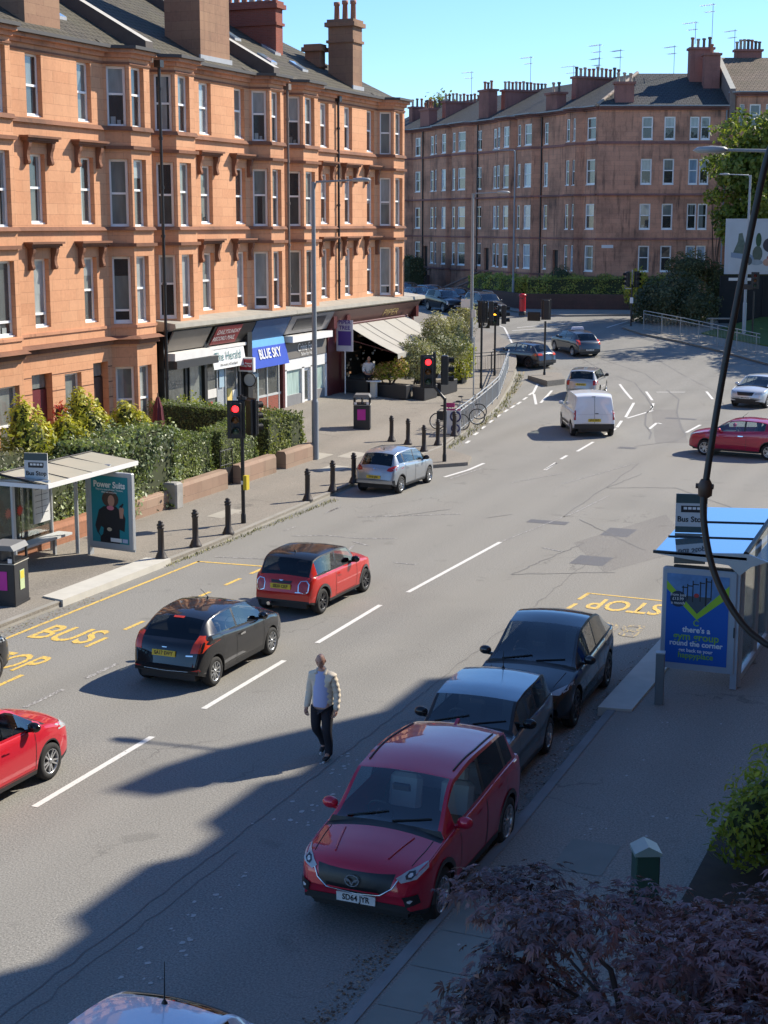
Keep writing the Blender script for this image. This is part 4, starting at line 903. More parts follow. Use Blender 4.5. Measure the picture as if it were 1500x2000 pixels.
for root, sh, D, I, u, k, z, h, rz in ((farL, shL, DL, IL, 6.5, 4, 21.4, 2.2, 2.6), (farL, shL, DL, IL, 9, 5.5, 20.8, 2.0, 2.4), (farL, shL, DL, IL, 14, 6, 21, 1.6, 2.9), (farL, shL, DL, IL, 20, 5, 21.3, 2.6, 2.7), (farL, shL, DL, IL, 33, 5.6, 20.9, 2.8, 2.8), (farR, shR, DR, inR, 2.5, 6, 21, 2.0, 2.4), (farR, shR, DR, inR, 7, 6, 21, 2.3, 2.5), (farM, shM, DR, inR, 8.5, 5, 23.3, 1.8, 2.7), (farM, shM, DR, inR, 10.0, 5.6, 22.4, 4.2, 2.7), (farM, shM, DR, inR, 12.2, 7, 22.4, 2.3, 2.5)): aerial(root, tuple(P3(C0 + D * u + I * k, z, sh)), h, 6, rz)
for root, sh, D, N, u, z1 in ((farL, shL, DL, -inL, 8.9, 17.8), (farL, shL, DL, -inL, 20.7, 17.8), (farL, shL, DL, -inL, 32.4, 17.8), (farR, shR, DR, -inR, 10.25, 17.8)):
    m = MB(); c = P3(C0 + D * u + N * .08, 0, sh); m.cyl(c + Vector((0, 0, 2)), c + Vector((0, 0, z1)), .07, n=6); m.build('downpipe', M_BLACK if root is farL else M_LAMPGREY, root, uv=False)
# street name plate on the corner
m = MB(); w = Wall(tuple(C0), tuple(C0 + DR * 10.4), 0, 1); w.bar(m, .5, 1.45, 6.75, 7.0, .004, .03); o = m.build('street_name_plate', M_WHITEP, None, uv=False); tag(o, 'small white street name plate on the far corner building', 'sign')
# closed backs
for root, sh, D, I, L_, zt in ((farL, shL, DL, IL, LW, FE), (farR, shR, DR, inR, 10.4, FE)):
    m = MB(); m.face([P3(C0 + I * 12.3 + D * (6 if root is farL else 0), 0, sh), P3(C0 + I * 12.3 + D * L_, 0, sh), P3(C0 + I * 12.3 + D * L_, zt, sh), P3(C0 + I * 12.3 + D * (6 if root is farL else 0), zt, sh)]); m.build('rear_wall', M_FAR, root)
m = MB(); m.face([P3(C0 + DL * LW, 0, shL), P3(C0 + DL * LW + IL * 12.3, 0, shL), P3(C0 + DL * LW + IL * 12.3, FE, shL), P3(C0 + DL * LW, FE, shL)]); m.build('end_wall', M_FAR, farL)
# front garden walls, steps and hedges of the far tenement
def wallrun(label, pts, h, th=.35, mat=None, cope=True, name='garden_wall', group=None):
    m = MB(); a = offs(pts, th / 2); b = offs(pts, -th / 2); n = len(pts)
    lo = [gz(*p) - .2 for p in pts]; hi = [gz(*p) + .12 + (h[i] if isinstance(h, (list, tuple)) else h) for i, p in enumerate(pts)]
    A0 = [Vector((*a[i], lo[i])) for i in range(n)]; A1 = [Vector((*a[i], hi[i])) for i in range(n)]; B0 = [Vector((*b[i], lo[i])) for i in range(n)]; B1 = [Vector((*b[i], hi[i])) for i in range(n)]
    m.grid([A0, A1], 0, False); m.grid([B1, B0], 0, False); m.grid([A1, B1], 0, False); m.face([A0[0], B0[0], B1[0], A1[0]]); m.face([A0[-1], A1[-1], B1[-1], B0[-1]])
    o = m.build(name, mat or M_DARKWALL); tag(o, label, 'wall', group); return o
NL = -inL; NR = -inR
wallrun('low dark stone wall under the far hedge beside the red pillar box', [tuple(C0 + DL * 9.5 + NL * 7.2), tuple(C0 + DL * 3.5 + NL * 7.6), tuple(C0 + DL * .5 + NL * 7.0 + NR * 4), tuple(C0 + NR * 8.0 + DR * 4.5), tuple(C0 + NR * 7.2 + DR * 13)], 1.15, .45)
wallrun('dark stone garden wall along the side street behind the parked cars', [tuple(C0 + DL * 42 + NL * 6.3), tuple(C0 + DL * 11 + NL * 6.6)], 1.0, .4)
for i, u in enumerate((6.3, 18.85, 31.8)):
    st_ = empty('stone_steps', (*(C0 + DL * u + NL * 2.5), 0), math.atan2(NL.y, NL.x), ('stone steps up to the dark door nearest the far corner', 'stone steps up to the middle door behind the tall lamp post', 'stone steps up to the farthest door past the dark hedge')[i], 'steps', 'stone steps to the far tenement doors')
    m = MB()
    for k in range(8): m.box(-2.6 + k * .55, -2.6 + (k + 1) * .55, -.9, .9, 1.9, 3.65 - k * .2)
    m.build('treads', pmat('worn_step_stone', (.17, .11, .09), .85), st_)
    for s in (-1, 1):
        m = MB(); m.tube([(-2.5, s * 1.05, 4.35), (1.8, s * 1.05, 2.75), (1.8, s * 1.05, 2.0)], .09, 6); m.tube([(-2.5, s * 1.05, 3.7), (-2.5, s * 1.05, 4.35)], .07, 6); m.build('balustrade', pmat('balustrade_stone', (.22, .16, .13), .8), st_, uv=False)
# ---------------- our own side: the tenement whose shadow falls on the road ----------------
pts = [(1.2, -14.0)]
k = 3.57 - 3.44 * 5
while k < 37.2:
    pts += [(1.2, k), (.62, k + .5), (.62, k + 2.3), (1.2, k + 2.8)]; k += 3.44
pts = [p for p in pts if p[1] < 37.6] + [(1.2, 43.2), (12, 43.2), (12, -14), (1.2, -14)]
# keep the bay in which the camera stands out of the way
OH = 15.55
ow = empty('tenement_building', (1.2, 20, 0), 0, 'red sandstone tenement on the near side whose roofline shades the road', 'tenement'); so = Vector((1.2, 20, 0))
m = MB(); cm = MB(); fl = pts[::-1]
for a, b in zip(fl, fl[1:]):
    w = Wall((a[0] - so.x, a[1] - so.y), (b[0] - so.x, b[1] - so.y), -2.2, OH)
    if w.L > 1.2 and a[0] < 2:
        n = max(1, int(w.L / 1.9)); w.ops = [((i + .5) * w.L / n - .5, (i + .5) * w.L / n + .5, z, z + 2.0) for i in range(n) for z in (1.2, 4.9, 8.6, 12.3)]
    w.mesh(m, .25)
    for op in w.ops:
        if -6 < a[1] < 44 and op[2] > 8.0: window(ow, w, op)
m.build('wall', M_SAND, ow)
m = MB()
m.face([Vector(p) - so for p in ((1.0, -14, OH), (1.0, 43.2, OH), (6.5, 43.2, OH + 3.6), (6.5, -14, OH + 3.6))]); m.face([Vector(p) - so for p in ((6.5, -14, OH + 3.6), (6.5, 43.2, OH + 3.6), (12.2, 43.2, OH), (12.2, -14, OH))])
m.face([Vector(p) - so for p in ((1.0, 43.2, OH), (12.2, 43.2, OH), (6.5, 43.2, OH + 3.6))])
bp = pts[:-4]
m.face([Vector((p[0], p[1], OH)) - so for p in bp if p[1] < 37.6] + [Vector((3, 37.6, OH)) - so, Vector((3, -14, OH)) - so])
m.build('roof', M_ROOF, ow)
m = MB(); m.face([Vector(p) - so for p in ((.8, 37.95, OH - .3), (.8, 37.95, 17.75), (.8, 38.75, 18.55), (.8, 39.7, 18.3), (.8, 40.15, 17.8), (.8, 40.65, OH - .3))]); m.face([Vector(p) - so for p in ((1.02, 37.95, OH - .3), (1.02, 37.95, 17.75), (1.02, 38.75, 18.55), (1.02, 39.7, 18.3), (1.02, 40.15, 17.8), (1.02, 40.65, OH - .3))][::-1])
q0 = [(37.95, OH - .3), (37.95, 17.75), (38.75, 18.55), (39.7, 18.3), (40.15, 17.8), (40.65, OH - .3)]
for (y0, z0), (y1, z1) in zip(q0, q0[1:]): m.face([Vector(p) - so for p in ((.8, y0, z0), (1.02, y0, z0), (1.02, y1, z1), (.8, y1, z1))])
m.build('shadow_gable_parapet', M_SANDT, ow)  # thin unseen gable wall, outline shaped to cast the pointed road shadow
ow.location = so + Vector((1.5, 2.14, 2.04))
# front garden strip on our side
o = sheet('garden_near', [(-3.6, 8), (-3.6, 21.2), (2.6, 21.2), (2.6, 8)], lambda x, y: .25, M_SOIL, 3.0, .3)

# ---------------- plants ----------------
import numpy as np
RNG = np.random.default_rng(11)
def leafmat(name, col, gloss=.35, trans=.35):
    if name in MATS: return MATS[name]
    m = bpy.data.materials.new(name); m.use_nodes = True; t = m.node_tree; b = t.nodes['Principled BSDF']; b.inputs['Base Color'].default_value = (*col, 1); b.inputs['Roughness'].default_value = .5; b.inputs['Specular IOR Level'].default_value = gloss
    tr = t.nodes.new('ShaderNodeBsdfTranslucent'); tr.inputs[0].default_value = (min(1, col[0] * 1.3), min(1, col[1] * 1.35), col[2] * .7, 1); mx = t.nodes.new('ShaderNodeMixShader'); mx.inputs[0].default_value = trans
    t.links.new(b.outputs[0], mx.inputs[1]); t.links.new(tr.outputs[0], mx.inputs[2]); t.links.new(mx.outputs[0], t.nodes['Material Output'].inputs['Surface']); MATS[name] = m; return m
def palette(name, base, n=4, spread=.35, gloss=.35, trans=.3):
    out = []
    for i in range(n):
        k = 1 + spread * (2 * i / (n - 1) - 1); out.append(leafmat('%s_leaf_%d' % (name, i), (base[0] * k * (1 + .08 * i), base[1] * k, base[2] * k), gloss, trans))
    return out
SHAPES = {'oval': [(-.5, 0), (-.2, .24), (.2, .24), (.55, 0), (.2, -.24), (-.2, -.24)], 'diamond': [(-.5, 0), (0, .22), (.5, 0), (0, -.22)], 'needle': [(-.5, .05), (.5, .0), (-.5, -.05)], 'frond': [(-.5, .12), (.1, .2), (.6, 0), (.1, -.2), (-.5, -.12)]}
def leaves(name, P, N, size, mats, parent=None, shape='oval', jitter=.7, droop=0., var=.5):
    """P points, N outward directions; one small polygon per leaf"""
    P = np.asarray(P, float); n = len(P); N = np.asarray(N, float) + RNG.normal(0, jitter, (n, 3)); N /= np.linalg.norm(N, axis=1)[:, None] + 1e-9
    a = RNG.normal(0, 1, (n, 3)); a[:, 2] -= droop; a -= N * (a * N).sum(1)[:, None]; a /= np.linalg.norm(a, axis=1)[:, None] + 1e-9; b = np.cross(N, a); s = size * (1 + RNG.uniform(-var, var, n))
    if shape == 'maple':
        V = []; F = []; ang = np.radians([-75, -40, 0, 40, 75]); ln = [.6, .85, 1.05, .85, .6]
        for k in range(5):
            c, sn = math.cos(ang[k]), math.sin(ang[k]); da = a * c + b * sn; db = -a * sn + b * c; L = (s * ln[k])[:, None]
            dr = np.zeros((n, 3)); dr[:, 2] = -.25 * L[:, 0]
            V.append(np.stack([P, P + da * L * .45 + db * L * .13, P + da * L + dr, P + da * L * .45 - db * L * .13], 1))
        V = np.stack(V, 1).reshape(-1, 3); q = 4; nf = n * 5
    else:
        sh = SHAPES[shape]; V = np.stack([P + a * (x * s)[:, None] + b * (y * s)[:, None] for x, y in sh], 1).reshape(-1, 3); q = len(sh); nf = n
    me = bpy.data.meshes.new(name); me.vertices.add(len(V)); me.vertices.foreach_set('co', V.ravel()); me.loops.add(nf * q); me.loops.foreach_set('vertex_index', np.arange(nf * q, dtype=np.int32))
    me.polygons.add(nf); me.polygons.foreach_set('loop_start', np.arange(0, nf * q, q, dtype=np.int32)); me.polygons.foreach_set('loop_total', np.full(nf, q, np.int32))
    cl = np.sin(P[:, 0] * 2.1 + 1.3) + np.sin(P[:, 1] * 1.7 + .4) + np.sin(P[:, 2] * 2.6) + RNG.normal(0, 1.1, n)
    mi = np.clip(((cl + 3) / 6 * len(mats)).astype(int), 0, len(mats) - 1); me.polygons.foreach_set('material_index', np.repeat(mi, nf // n).astype(np.int32))
    for m in mats: me.materials.append(m)
    me.update(); me.validate(); o = bpy.data.objects.new(name, me); return link(o, parent)
def boxcloud(n, x0, x1, y0, y1, zf0, zf1, rough=.09, M=None):
    """points on the skin of a clipped hedge, lumpy"""
    P = []; N = []; A = [(y1 - y0) * 2 * (zf1(0) - zf0(0)), (x1 - x0) * 2 * (zf1(0) - zf0(0)), (x1 - x0) * (y1 - y0)]; tot = sum(A)
    for k in range(n):
        r = RNG.uniform(0, tot); fy = RNG.uniform(0, 1); x = RNG.uniform(x0, x1); y = y0 + (y1 - y0) * fy; z = RNG.uniform(zf0(fy), zf1(fy))
        if r < A[0]: s = RNG.choice((-1, 1)); x = x1 if s > 0 else x0; nn = (s, 0, .2)
        elif r < A[0] + A[1]: s = RNG.choice((-1, 1)); y = y1 if s > 0 else y0; nn = (0, s, .2)
        else: z = zf1(fy); nn = (0, 0, 1)
        d = rough * (math.sin(x * 3.1 + z * 2.3) + math.sin(y * 2.7 - z * 1.9) + RNG.normal(0, .8)) - RNG.uniform(0, .1)
        P.append((x + nn[0] * d, y + nn[1] * d, z + nn[2] * d)); N.append(nn)
    return np.array(P), np.array(N)
M_CORE = pmat('hedge_dark_core', (.045, .055, .022), .95)  # solid dark core filling hedges and shrubs behind their leaf shell
M_TWIG = pmat('twig_bark', (.07, .05, .035), .9, var=.3)
def hedge(label, loc, rz, L, w, h0, h1, n, pal, size=.07, shape='oval', rough=.05, group='garden hedges across the road', z=None, name='hedge'):
    x, y = loc; r = empty(name, (x, y, pz(x, y) if z is None else z), rz, label, 'hedge', group)
    n = int(n * 1.7); P, N = boxcloud(n, -w / 2, w / 2, 0, L, lambda f: .02, lambda f: h0 + (h1 - h0) * f, rough); leaves('foliage', P, N, size, pal, r, shape)
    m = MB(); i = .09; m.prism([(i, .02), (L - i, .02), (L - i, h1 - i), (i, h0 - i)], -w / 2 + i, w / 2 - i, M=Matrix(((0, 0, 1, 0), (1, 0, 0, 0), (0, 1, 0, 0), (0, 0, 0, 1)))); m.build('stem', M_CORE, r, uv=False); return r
def blobcloud(n, blobs, shell=.75, lump=.12):
    P = []; N = []; w = np.array([b[3] * b[4] * b[5] for b in blobs]) ** (2 / 3); w /= w.sum()
    for k in RNG.choice(len(blobs), n, p=w):
        c = np.array(blobs[k][:3]); r = np.array(blobs[k][3:6]); d = RNG.normal(0, 1, 3); d /= np.linalg.norm(d)
        q = shell + (1 - shell) * RNG.uniform(0, 1) ** .5 + lump * (math.sin(d[0] * 7 + k) + math.sin(d[1] * 6 + 2 * k) + math.sin(d[2] * 8)) / 2 - .25 * RNG.uniform(0, 1) ** 4
        P.append(c + r * d * q); N.append(d / r * r.mean() + np.array((0, 0, .35)))
    return np.array(P), np.array(N)
def shrub(name, label, cat, loc, blobs, n, pal, size, shape='oval', group=None, stems=5, jitter=.7, shell=.7, lump=.14, z=None, core=True, droop=0.):
    x, y = loc; r = empty(name, (x, y, pz(x, y) if z is None else z), 0, label, cat, group); P, N = blobcloud(n, blobs, shell, lump); leaves('foliage', P, N, size, pal, r, shape, jitter, droop)
    m = MB()
    for k in range(stems):
        b = blobs[k % len(blobs)]; m.tube([(random.uniform(-.1, .1), random.uniform(-.1, .1), 0), (b[0] * .5 + random.uniform(-.1, .1), b[1] * .5, b[2] * .5), (b[0] + random.uniform(-.3, .3) * b[3], b[1] + random.uniform(-.3, .3) * b[4], b[2] + .4 * b[5])], [.05, .035, .012], 5)
    m.build('stem', M_TWIG, r, uv=False)
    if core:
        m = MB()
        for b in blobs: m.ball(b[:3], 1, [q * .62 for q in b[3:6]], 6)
        m.build('dark_core', M_CORE, r, uv=False)
    return r
PRIVET = palette('privet', (.15, .215, .075), 4, .4); LAUREL = palette('laurel', (.15, .22, .085), 4, .55, .6, .25); GOLD = palette('golden_conifer', (.25, .29, .035), 4, .5); DGRN = palette('dark_conifer', (.045, .065, .022), 4, .4)
OLIVE = palette('olive', (.19, .225, .12), 4, .35); BRIGHT = palette('bright_shrub', (.22, .27, .03), 4, .4); TREE = palette('street_tree', (.12, .18, .035), 5, .45, .4, .4); YEW = palette('yew', (.075, .10, .05), 4, .4); FARH = palette('far_hedge', (.28, .34, .08), 4, .35)
MAPLE = palette('maple', (.135, .085, .085), 5, .6, .9, .2); GREENS = palette('garden_shrub', (.22, .29, .045), 5, .45, .3, .45); REDF = palette('red_photinia', (.36, .05, .03), 3, .4); FLOW = palette('autumn_planter', (.30, .23, .10), 4, .4)
random.seed(5)
G_H = 'garden hedges across the road'
hedge('big bushy laurel hedge standing just past the bus shelter', (-24.75, 36.9), 0, 3.7, 1.7, 2.25, 2.4, 7000, LAUREL, .105, rough=.13)
hedge('neatly clipped privet hedge between laurel and garden gate', (-24.75, 40.75), 0, 2.75, .9, 1.75, 1.85, 6500, PRIVET, .07)
hedge('short clipped hedge block behind the nearer red traffic light', (-24.9, 44.35), 0, 2.6, .9, 1.75, 1.8, 5200, PRIVET, .07)
hedge('bushy hedge ending beside the tall grey lamp post', (-25.0, 47.6), 0, 2.9, 1.3, 1.75, 1.6, 6000, palette('mixed_hedge', (.14, .19, .055), 4, .45), .085, rough=.1)
hedge('shaded hedge running back from pavement to the parade of shops', (-25.9, 49.3), R(90), 4.4, 1.1, 1.75, 1.9, 6000, PRIVET, .07)
hedge('dark glossy hedge directly behind the bus shelter', (-24.75, 29.5), 0, 7.2, 1.1, 1.9, 1.95, 9500, LAUREL, .09, rough=.08)
hedge('pale spiky hedge over the bus shelter roof', (-25.9, 31.0), 0, 3.8, 1.2, 2.25, 2.35, 3000, palette('grey_hedge', (.16, .18, .11), 4, .4), .1, shape='frond', rough=.2)
for i, (x, y, h, w, pal, lab) in enumerate(((-27.2, 37.3, 3.35, 1.35, GOLD, 'upright golden conifer at the far left garden edge'), (-27.4, 40.6, 3.25, 1.4, GOLD, 'broad golden conifer before the sandstone joints'), (-26.9, 39.0, 2.65, 1.5, GOLD, 'low spreading golden conifer between two taller ones'), (-27.0, 42.6, 2.6, 1.5, GOLD, 'low golden conifer nearest to the laurel hedge'), (-26.1, 37.6, 2.0, 1.2, DGRN, 'dark green conifer behind the shelter roof'), (-26.1, 40.6, 1.95, 1.2, DGRN, 'dark green conifer beside the big laurel'))):
    bl = [(0, 0, h * .3, w, w, h * .35), (.1, .1, h * .6, w * .62, w * .62, h * .35), (0, -.1, h * .82, w * .3, w * .3, h * .22), (-.3, .5, h * .4, w * .7, w * .7, h * .3), (.3, -.5, h * .36, w * .7, w * .7, h * .3)]
    shrub('conifer', lab, 'conifer', (x, y), bl, 7000, pal, .14, 'frond', 'conifers in the front garden', jitter=.55)
shrub('photinia_bush', 'red leaved bush in front of the red door', 'shrub', (-28.9, 41.2), [(0, 0, 1.6, .4, .4, .6), (.1, .3, 2.3, .25, .3, .4)], 420, REDF, .12, 'frond')
shrub('garden_shrub', 'green shrub growing against the closed grey shop', 'shrub', (-29.4, 50.6), [(0, 0, .9, .6, .9, .9), (0, .9, .7, .5, .8, .8)], 1600, GREENS, .09)
# walls in front of those gardens
GW = 'garden walls across the road'
def gwall(label, y0, y1, h, mat=None, x=-24.0):
    ys = [y0 + (y1 - y0) * i / 4 for i in range(5)]; m = MB(); w = .2
    prof = [(w, -.3), (w, h - .1), (w - .06, h), (-w + .06, h), (-w, h - .1), (-w, -.3)]
    m.grid([[Vector((x + a, y, pz(x, y) + z)) for a, z in prof] for y in ys], 0, False); m.face([Vector((x + a, y0, pz(x, y0) + z)) for a, z in prof]); m.face([Vector((x + a, y1, pz(x, y1) + z)) for a, z in prof][::-1])
    o = m.build('garden_wall', mat or M_GARDENWALL); return tag(o, label, 'wall', GW)
gwall('orange brick garden wall behind the bus shelter seat', 24, 36.5, .55, stone('orange_brick_wall', (.36, .17, .10), (.31, .15, .09), (.2, .12, .08), .6, .3))
gwall('low stone garden wall below the big laurel hedge', 36.52, 40.2, .55); gwall('low rounded stone wall below the clipped privet hedge', 40.6, 43.5, .62); gwall('low rounded stone wall by the yellow box on the signal pole', 44.4, 47.0, .62); gwall('low rounded stone wall ending at the lamp post', 47.75, 50.2, .6)
m = MB(); m.bevbox(-.28, .28, -.22, .22, 0, .78, .05); o = m.build('gate_pier', pmat('grey_stone_pier', (.30, .29, .27), .85, var=.45, scale=3, bump=.3)); o.location = (-23.82, 40.0, pz(-23.8, 40)); tag(o, 'short grey stone pier in the garden wall', 'pier')
g = empty('garden_gate', (-24.1, 43.55, pz(-24.1, 43.55)), 0, 'black iron garden gate between the clipped hedges', 'gate'); m = MB(); m.tube([(0, 0, 0), (0, 0, 1.25)], .025, 6); m.tube([(0, .82, 0), (0, .82, 1.25)], .025, 6)
for z in (.25, .7, 1.18): m.tube([(0, 0, z), (0, .82, z)], .016, 6)
for k in range(6): m.tube([(0, .12 + k * .115, .25), (0, .12 + k * .115, 1.18)], .009, 5)
m.build('gate_frame', M_BLACK, g, uv=False); m = MB(); m.box(-.012, .012, .03, .79, .05, .6); m.build('gate_panel', M_BLACK, g, uv=False)
# closed maroon parasol
p = empty('parasol', (-27.2, 44.9, pz(-27.2, 44.9)), 0, 'closed maroon parasol in the hedged garden', 'parasol'); m = MB(); rows = []
for z, r in ((.95, .10), (1.15, .2), (1.7, .17), (2.2, .13), (2.55, .04)): rows.append([Vector((r * (1 + .25 * (k % 2)) * math.cos(k * math.pi / 8), r * (1 + .25 * (k % 2)) * math.sin(k * math.pi / 8), z)) for k in range(16)])
m.grid(rows, 0, False, True); m.build('canopy', pmat('maroon_canvas', (.13, .018, .028), .8), p, uv=False); m = MB(); m.cyl((0, 0, 0), (0, 0, 2.68), .022, n=8); m.build('pole', pmat('parasol_wood', (.2, .12, .07), .6), p, uv=False)
# restaurant planters with olive trees
def planter(label, x, y, w, l, h=.62, rz=0.):
    r = empty('planter', (x, y, pz(x, y)), rz, label, 'planter', 'black planters round the restaurant terrace'); m = MB(); m.bevbox(-w / 2, w / 2, -l / 2, l / 2, 0, h, .02); m.build('trough', pmat('black_planter', (.02, .02, .022), .5), r, uv=False)
    m = MB(); m.box(-w / 2 + .05, w / 2 - .05, -l / 2 + .05, l / 2 - .05, h - .05, h + .006); m.build('soil', M_SOIL, r, uv=False); m = MB(); m.box(-w / 2 - .015, w / 2 + .015, -l / 2 - .015, l / 2 + .015, h - .06, h - .02); m.build('rim', M_DKGREY, r, uv=False); return r
planter('black planter nearest the white shop below flowering plants', -27.6, 66.55, 1.75, .6); planter('black planter at the terrace corner below olive leaves', -26.35, 67.7, .6, 1.7); planter('black planter along the kerb side of the terrace', -26.35, 70.2, .6, 2.3); planter('black planter at the front left of the terrace', -29.35, 66.6, 1.3, .5)
G_O = 'olive trees in the terrace planters'
def olive(label, x, y, bl, n, pal=OLIVE, size=.09, zb=.6):
    return shrub('olive_tree', label, 'tree', (x, y), bl, int(n * 2.2), pal, size * 1.1, 'frond', G_O, 6, .8, .45, .2, pz(x, y) + zb - .02, False)
olive('large grey green olive tree at the kerb side of the terrace', -27.1, 71.2, [(0, 0, 1.6, 1.1, 1.3, 1.1), (.3, 1.2, 1.5, 1.0, 1.2, 1.0), (-.2, .4, 2.5, .7, .8, .7), (.2, 1.8, 2.4, .5, .6, .8)], 5200)
olive('olive tree over the corner planter before the awning', -26.9, 68.0, [(0, 0, 1.0, .95, 1.0, .9), (-.3, .3, 1.6, .7, .8, .6), (.1, 1.0, 1.1, .8, .9, .9)], 3600)
olive('tall thin olive tree showing beyond the awning edge', -28.1, 77.4, [(0, 0, 2.4, .8, .8, .9), (.2, .5, 3.2, .55, .6, .7), (-.3, -.3, 1.5, .9, .9, .9)], 2600, zb=.1)
shrub('flowering_shrub', 'rusty flowering plants in the nearest planter', 'shrub', (-27.7, 66.55), [(0, 0, .9, .8, .4, .45), (.5, .1, 1.1, .45, .4, .5), (-.5, 0, .8, .45, .35, .4)], 2200, FLOW + GREENS[2:4], .085, 'oval', core=False, z=pz(-27.7, 66.55) + .3)
shrub('bamboo_shrub', 'bright yellow green shrub at the end of the terrace', 'shrub', (-27.2, 74.6), [(0, 0, .9, .85, .9, .9), (.1, .3, 1.6, .7, .7, .7)], 2600, BRIGHT, .13, 'frond', core=False, droop=.4)
planter('black tub holding the bright yellow green shrub', -27.2, 74.6, .7, .7, .45)
# far hedges and bushes
def fpos(D, u, N, k): q = C0 + D * u + N * k; return (q.x, q.y)
hx, hy = fpos(DL, 8.8, NL, 6.5)
hedge('long bright green hedge above the stone wall by the pillar box', (hx, hy), math.atan2(-DL.y, -DL.x) - math.pi / 2, 8.3, 1.3, 1.5, 1.5, 6500, FARH, .13, rough=.12, group='hedges beyond the junction', z=2.9)
hx, hy = fpos(DL, .6, NL, 6.3)
hedge('bright green hedge continuing under the paired windows', (hx + .4, hy - .4), math.atan2(DR.y, DR.x) - math.pi / 2 - .02, 11.5, 1.4, 1.5, 1.6, 7000, FARH, .13, rough=.12, group='hedges beyond the junction', z=2.9)
hx, hy = fpos(DL, 36, NL, 5.6)
hedge('tall dark hedge shading the far end of the side street', (hx, hy), math.atan2(-DL.y, -DL.x) - math.pi / 2, 14, 1.6, 3.3, 3.6, 6000, YEW, .16, rough=.1, group='hedges beyond the junction', z=2.0)
shrub('round_bush', 'small dark bush against the far corner of the building', 'shrub', fpos(DL, 1.5, NL, 2.2), [(0, 0, 1.0, 1.0, 1.0, 1.0)], 1200, YEW, .13, z=3.4)
shrub('evergreen_bush', 'large dark evergreen bush behind the railing', 'shrub', (-24.0, 108.6), [(0, 0, 1.9, 2.3, 1.9, 1.9), (2.0, -.3, 1.7, 1.8, 1.8, 1.6), (1.0, .2, 2.9, 1.6, 1.4, 1.1), (-1.2, .4, 1.5, 1.6, 1.6, 1.5)], 8000, YEW, .18, 'oval', z=1.4)
shrub('round_bush', 'rounded olive green bush above the dark evergreen', 'shrub', (-23.2, 112.4), [(0, 0, 3.9, 1.9, 1.6, 1.3)], 3000, palette('ceanothus', (.10, .12, .05), 4, .4), .15, z=1.6)
shrub('golden_shrub', 'sunlit yellow shrub tips at the left of the dark bush', 'shrub', (-26.7, 109.6), [(0, 0, 2.6, .7, .7, 1.3), (.5, .3, 3.3, .5, .5, .8)], 900, GOLD, .2, 'frond', z=1.5, core=False)
hedge('sloping clipped hedge between the evergreen and the billboard', (-21.8, 112.5), R(-60), 7.5, 1.8, 3.6, 4.6, 4500, palette('deep_green_hedge', (.075, .11, .04), 4, .4), .14, rough=.12, group='hedges beyond the junction', z=1.8)  # deep green leaves for this hedge
def tree(label, x, y, zb, h, r, n, pal=TREE, size=.34, seed=1, trunk=.28, cz=.62, group='trees by the junction', asp=.85):
    rnd = random.Random(seed); t = empty('broadleaf_tree', (x, y, zb), 0, label, 'tree', group); m = MB(); bl = []
    m.tube([(0, 0, -.2), (.1, 0, h * .25), (0, .15, h * .45), (.1, 0, h * .8)], [trunk, trunk * .8, trunk * .6, trunk * .15], 8)
    for k in range(15):
        a = rnd.uniform(0, 6.28); q = rnd.uniform(.25, .85) * r; zc = h * cz + rnd.uniform(-1, 1) * h * .27; f = 1 - .6 * abs(zc - h * cz) / (h * .3); c = (q * math.cos(a) * f, q * math.sin(a) * f, zc); bl.append((*c, r * rnd.uniform(.28, .46), r * rnd.uniform(.28, .46), r * rnd.uniform(.22, .34)))
        m.tube([(0, 0, h * rnd.uniform(.25, .5)), (c[0] * .5, c[1] * .5, zc * .85), c], [trunk * .35, trunk * .22, .03], 5)
    bl.append((0, 0, h * cz, r * .55, r * .55, h * .26)); m.build('trunk', M_TWIG, t, uv=False); P, N = blobcloud(n, bl, .55, .2); leaves('crown', P, N, size, pal, t, 'oval', .7); return t
tree('tall leafy tree rising over the billboard', -18.4, 116.0, 2.5, 15.5, 5.4, 15000, seed=4)
tree('leafy tree just outside the right edge shading the junction', -11.0, 111.0, 2.2, 14.5, 6.0, 9000, seed=8, size=.4)
tree('second leafy tree farther right shading the junction', -6.5, 103.5, 1.6, 13.0, 5.5, 8000, seed=9, size=.4)
shrub('overhanging_branch', 'sunlit leafy branch tips against the far tenement', 'branch', (-22.0, 114.5), [(0, 0, 8.8, .9, .7, .6), (.8, .3, 10.2, .9, .7, .7), (.3, .2, 7.6, .6, .6, .5)], 900, BRIGHT + TREE[3:], .24, z=1.8, core=False, lump=.3)
tree('pale green treetop showing behind the corner tenement roof', -60.5, 158, 2, 22.6, 4.2, 2600, palette('distant_tree', (.15, .19, .05), 4, .3), seed=3, group='distant trees', size=.4)
tree('wispy treetop behind the far row of chimney pots', -52.0, 166, 2, 22.2, 3.6, 1200, palette('distant_tree', (.15, .19, .05), 4, .3), seed=6, group='distant trees', size=.4)
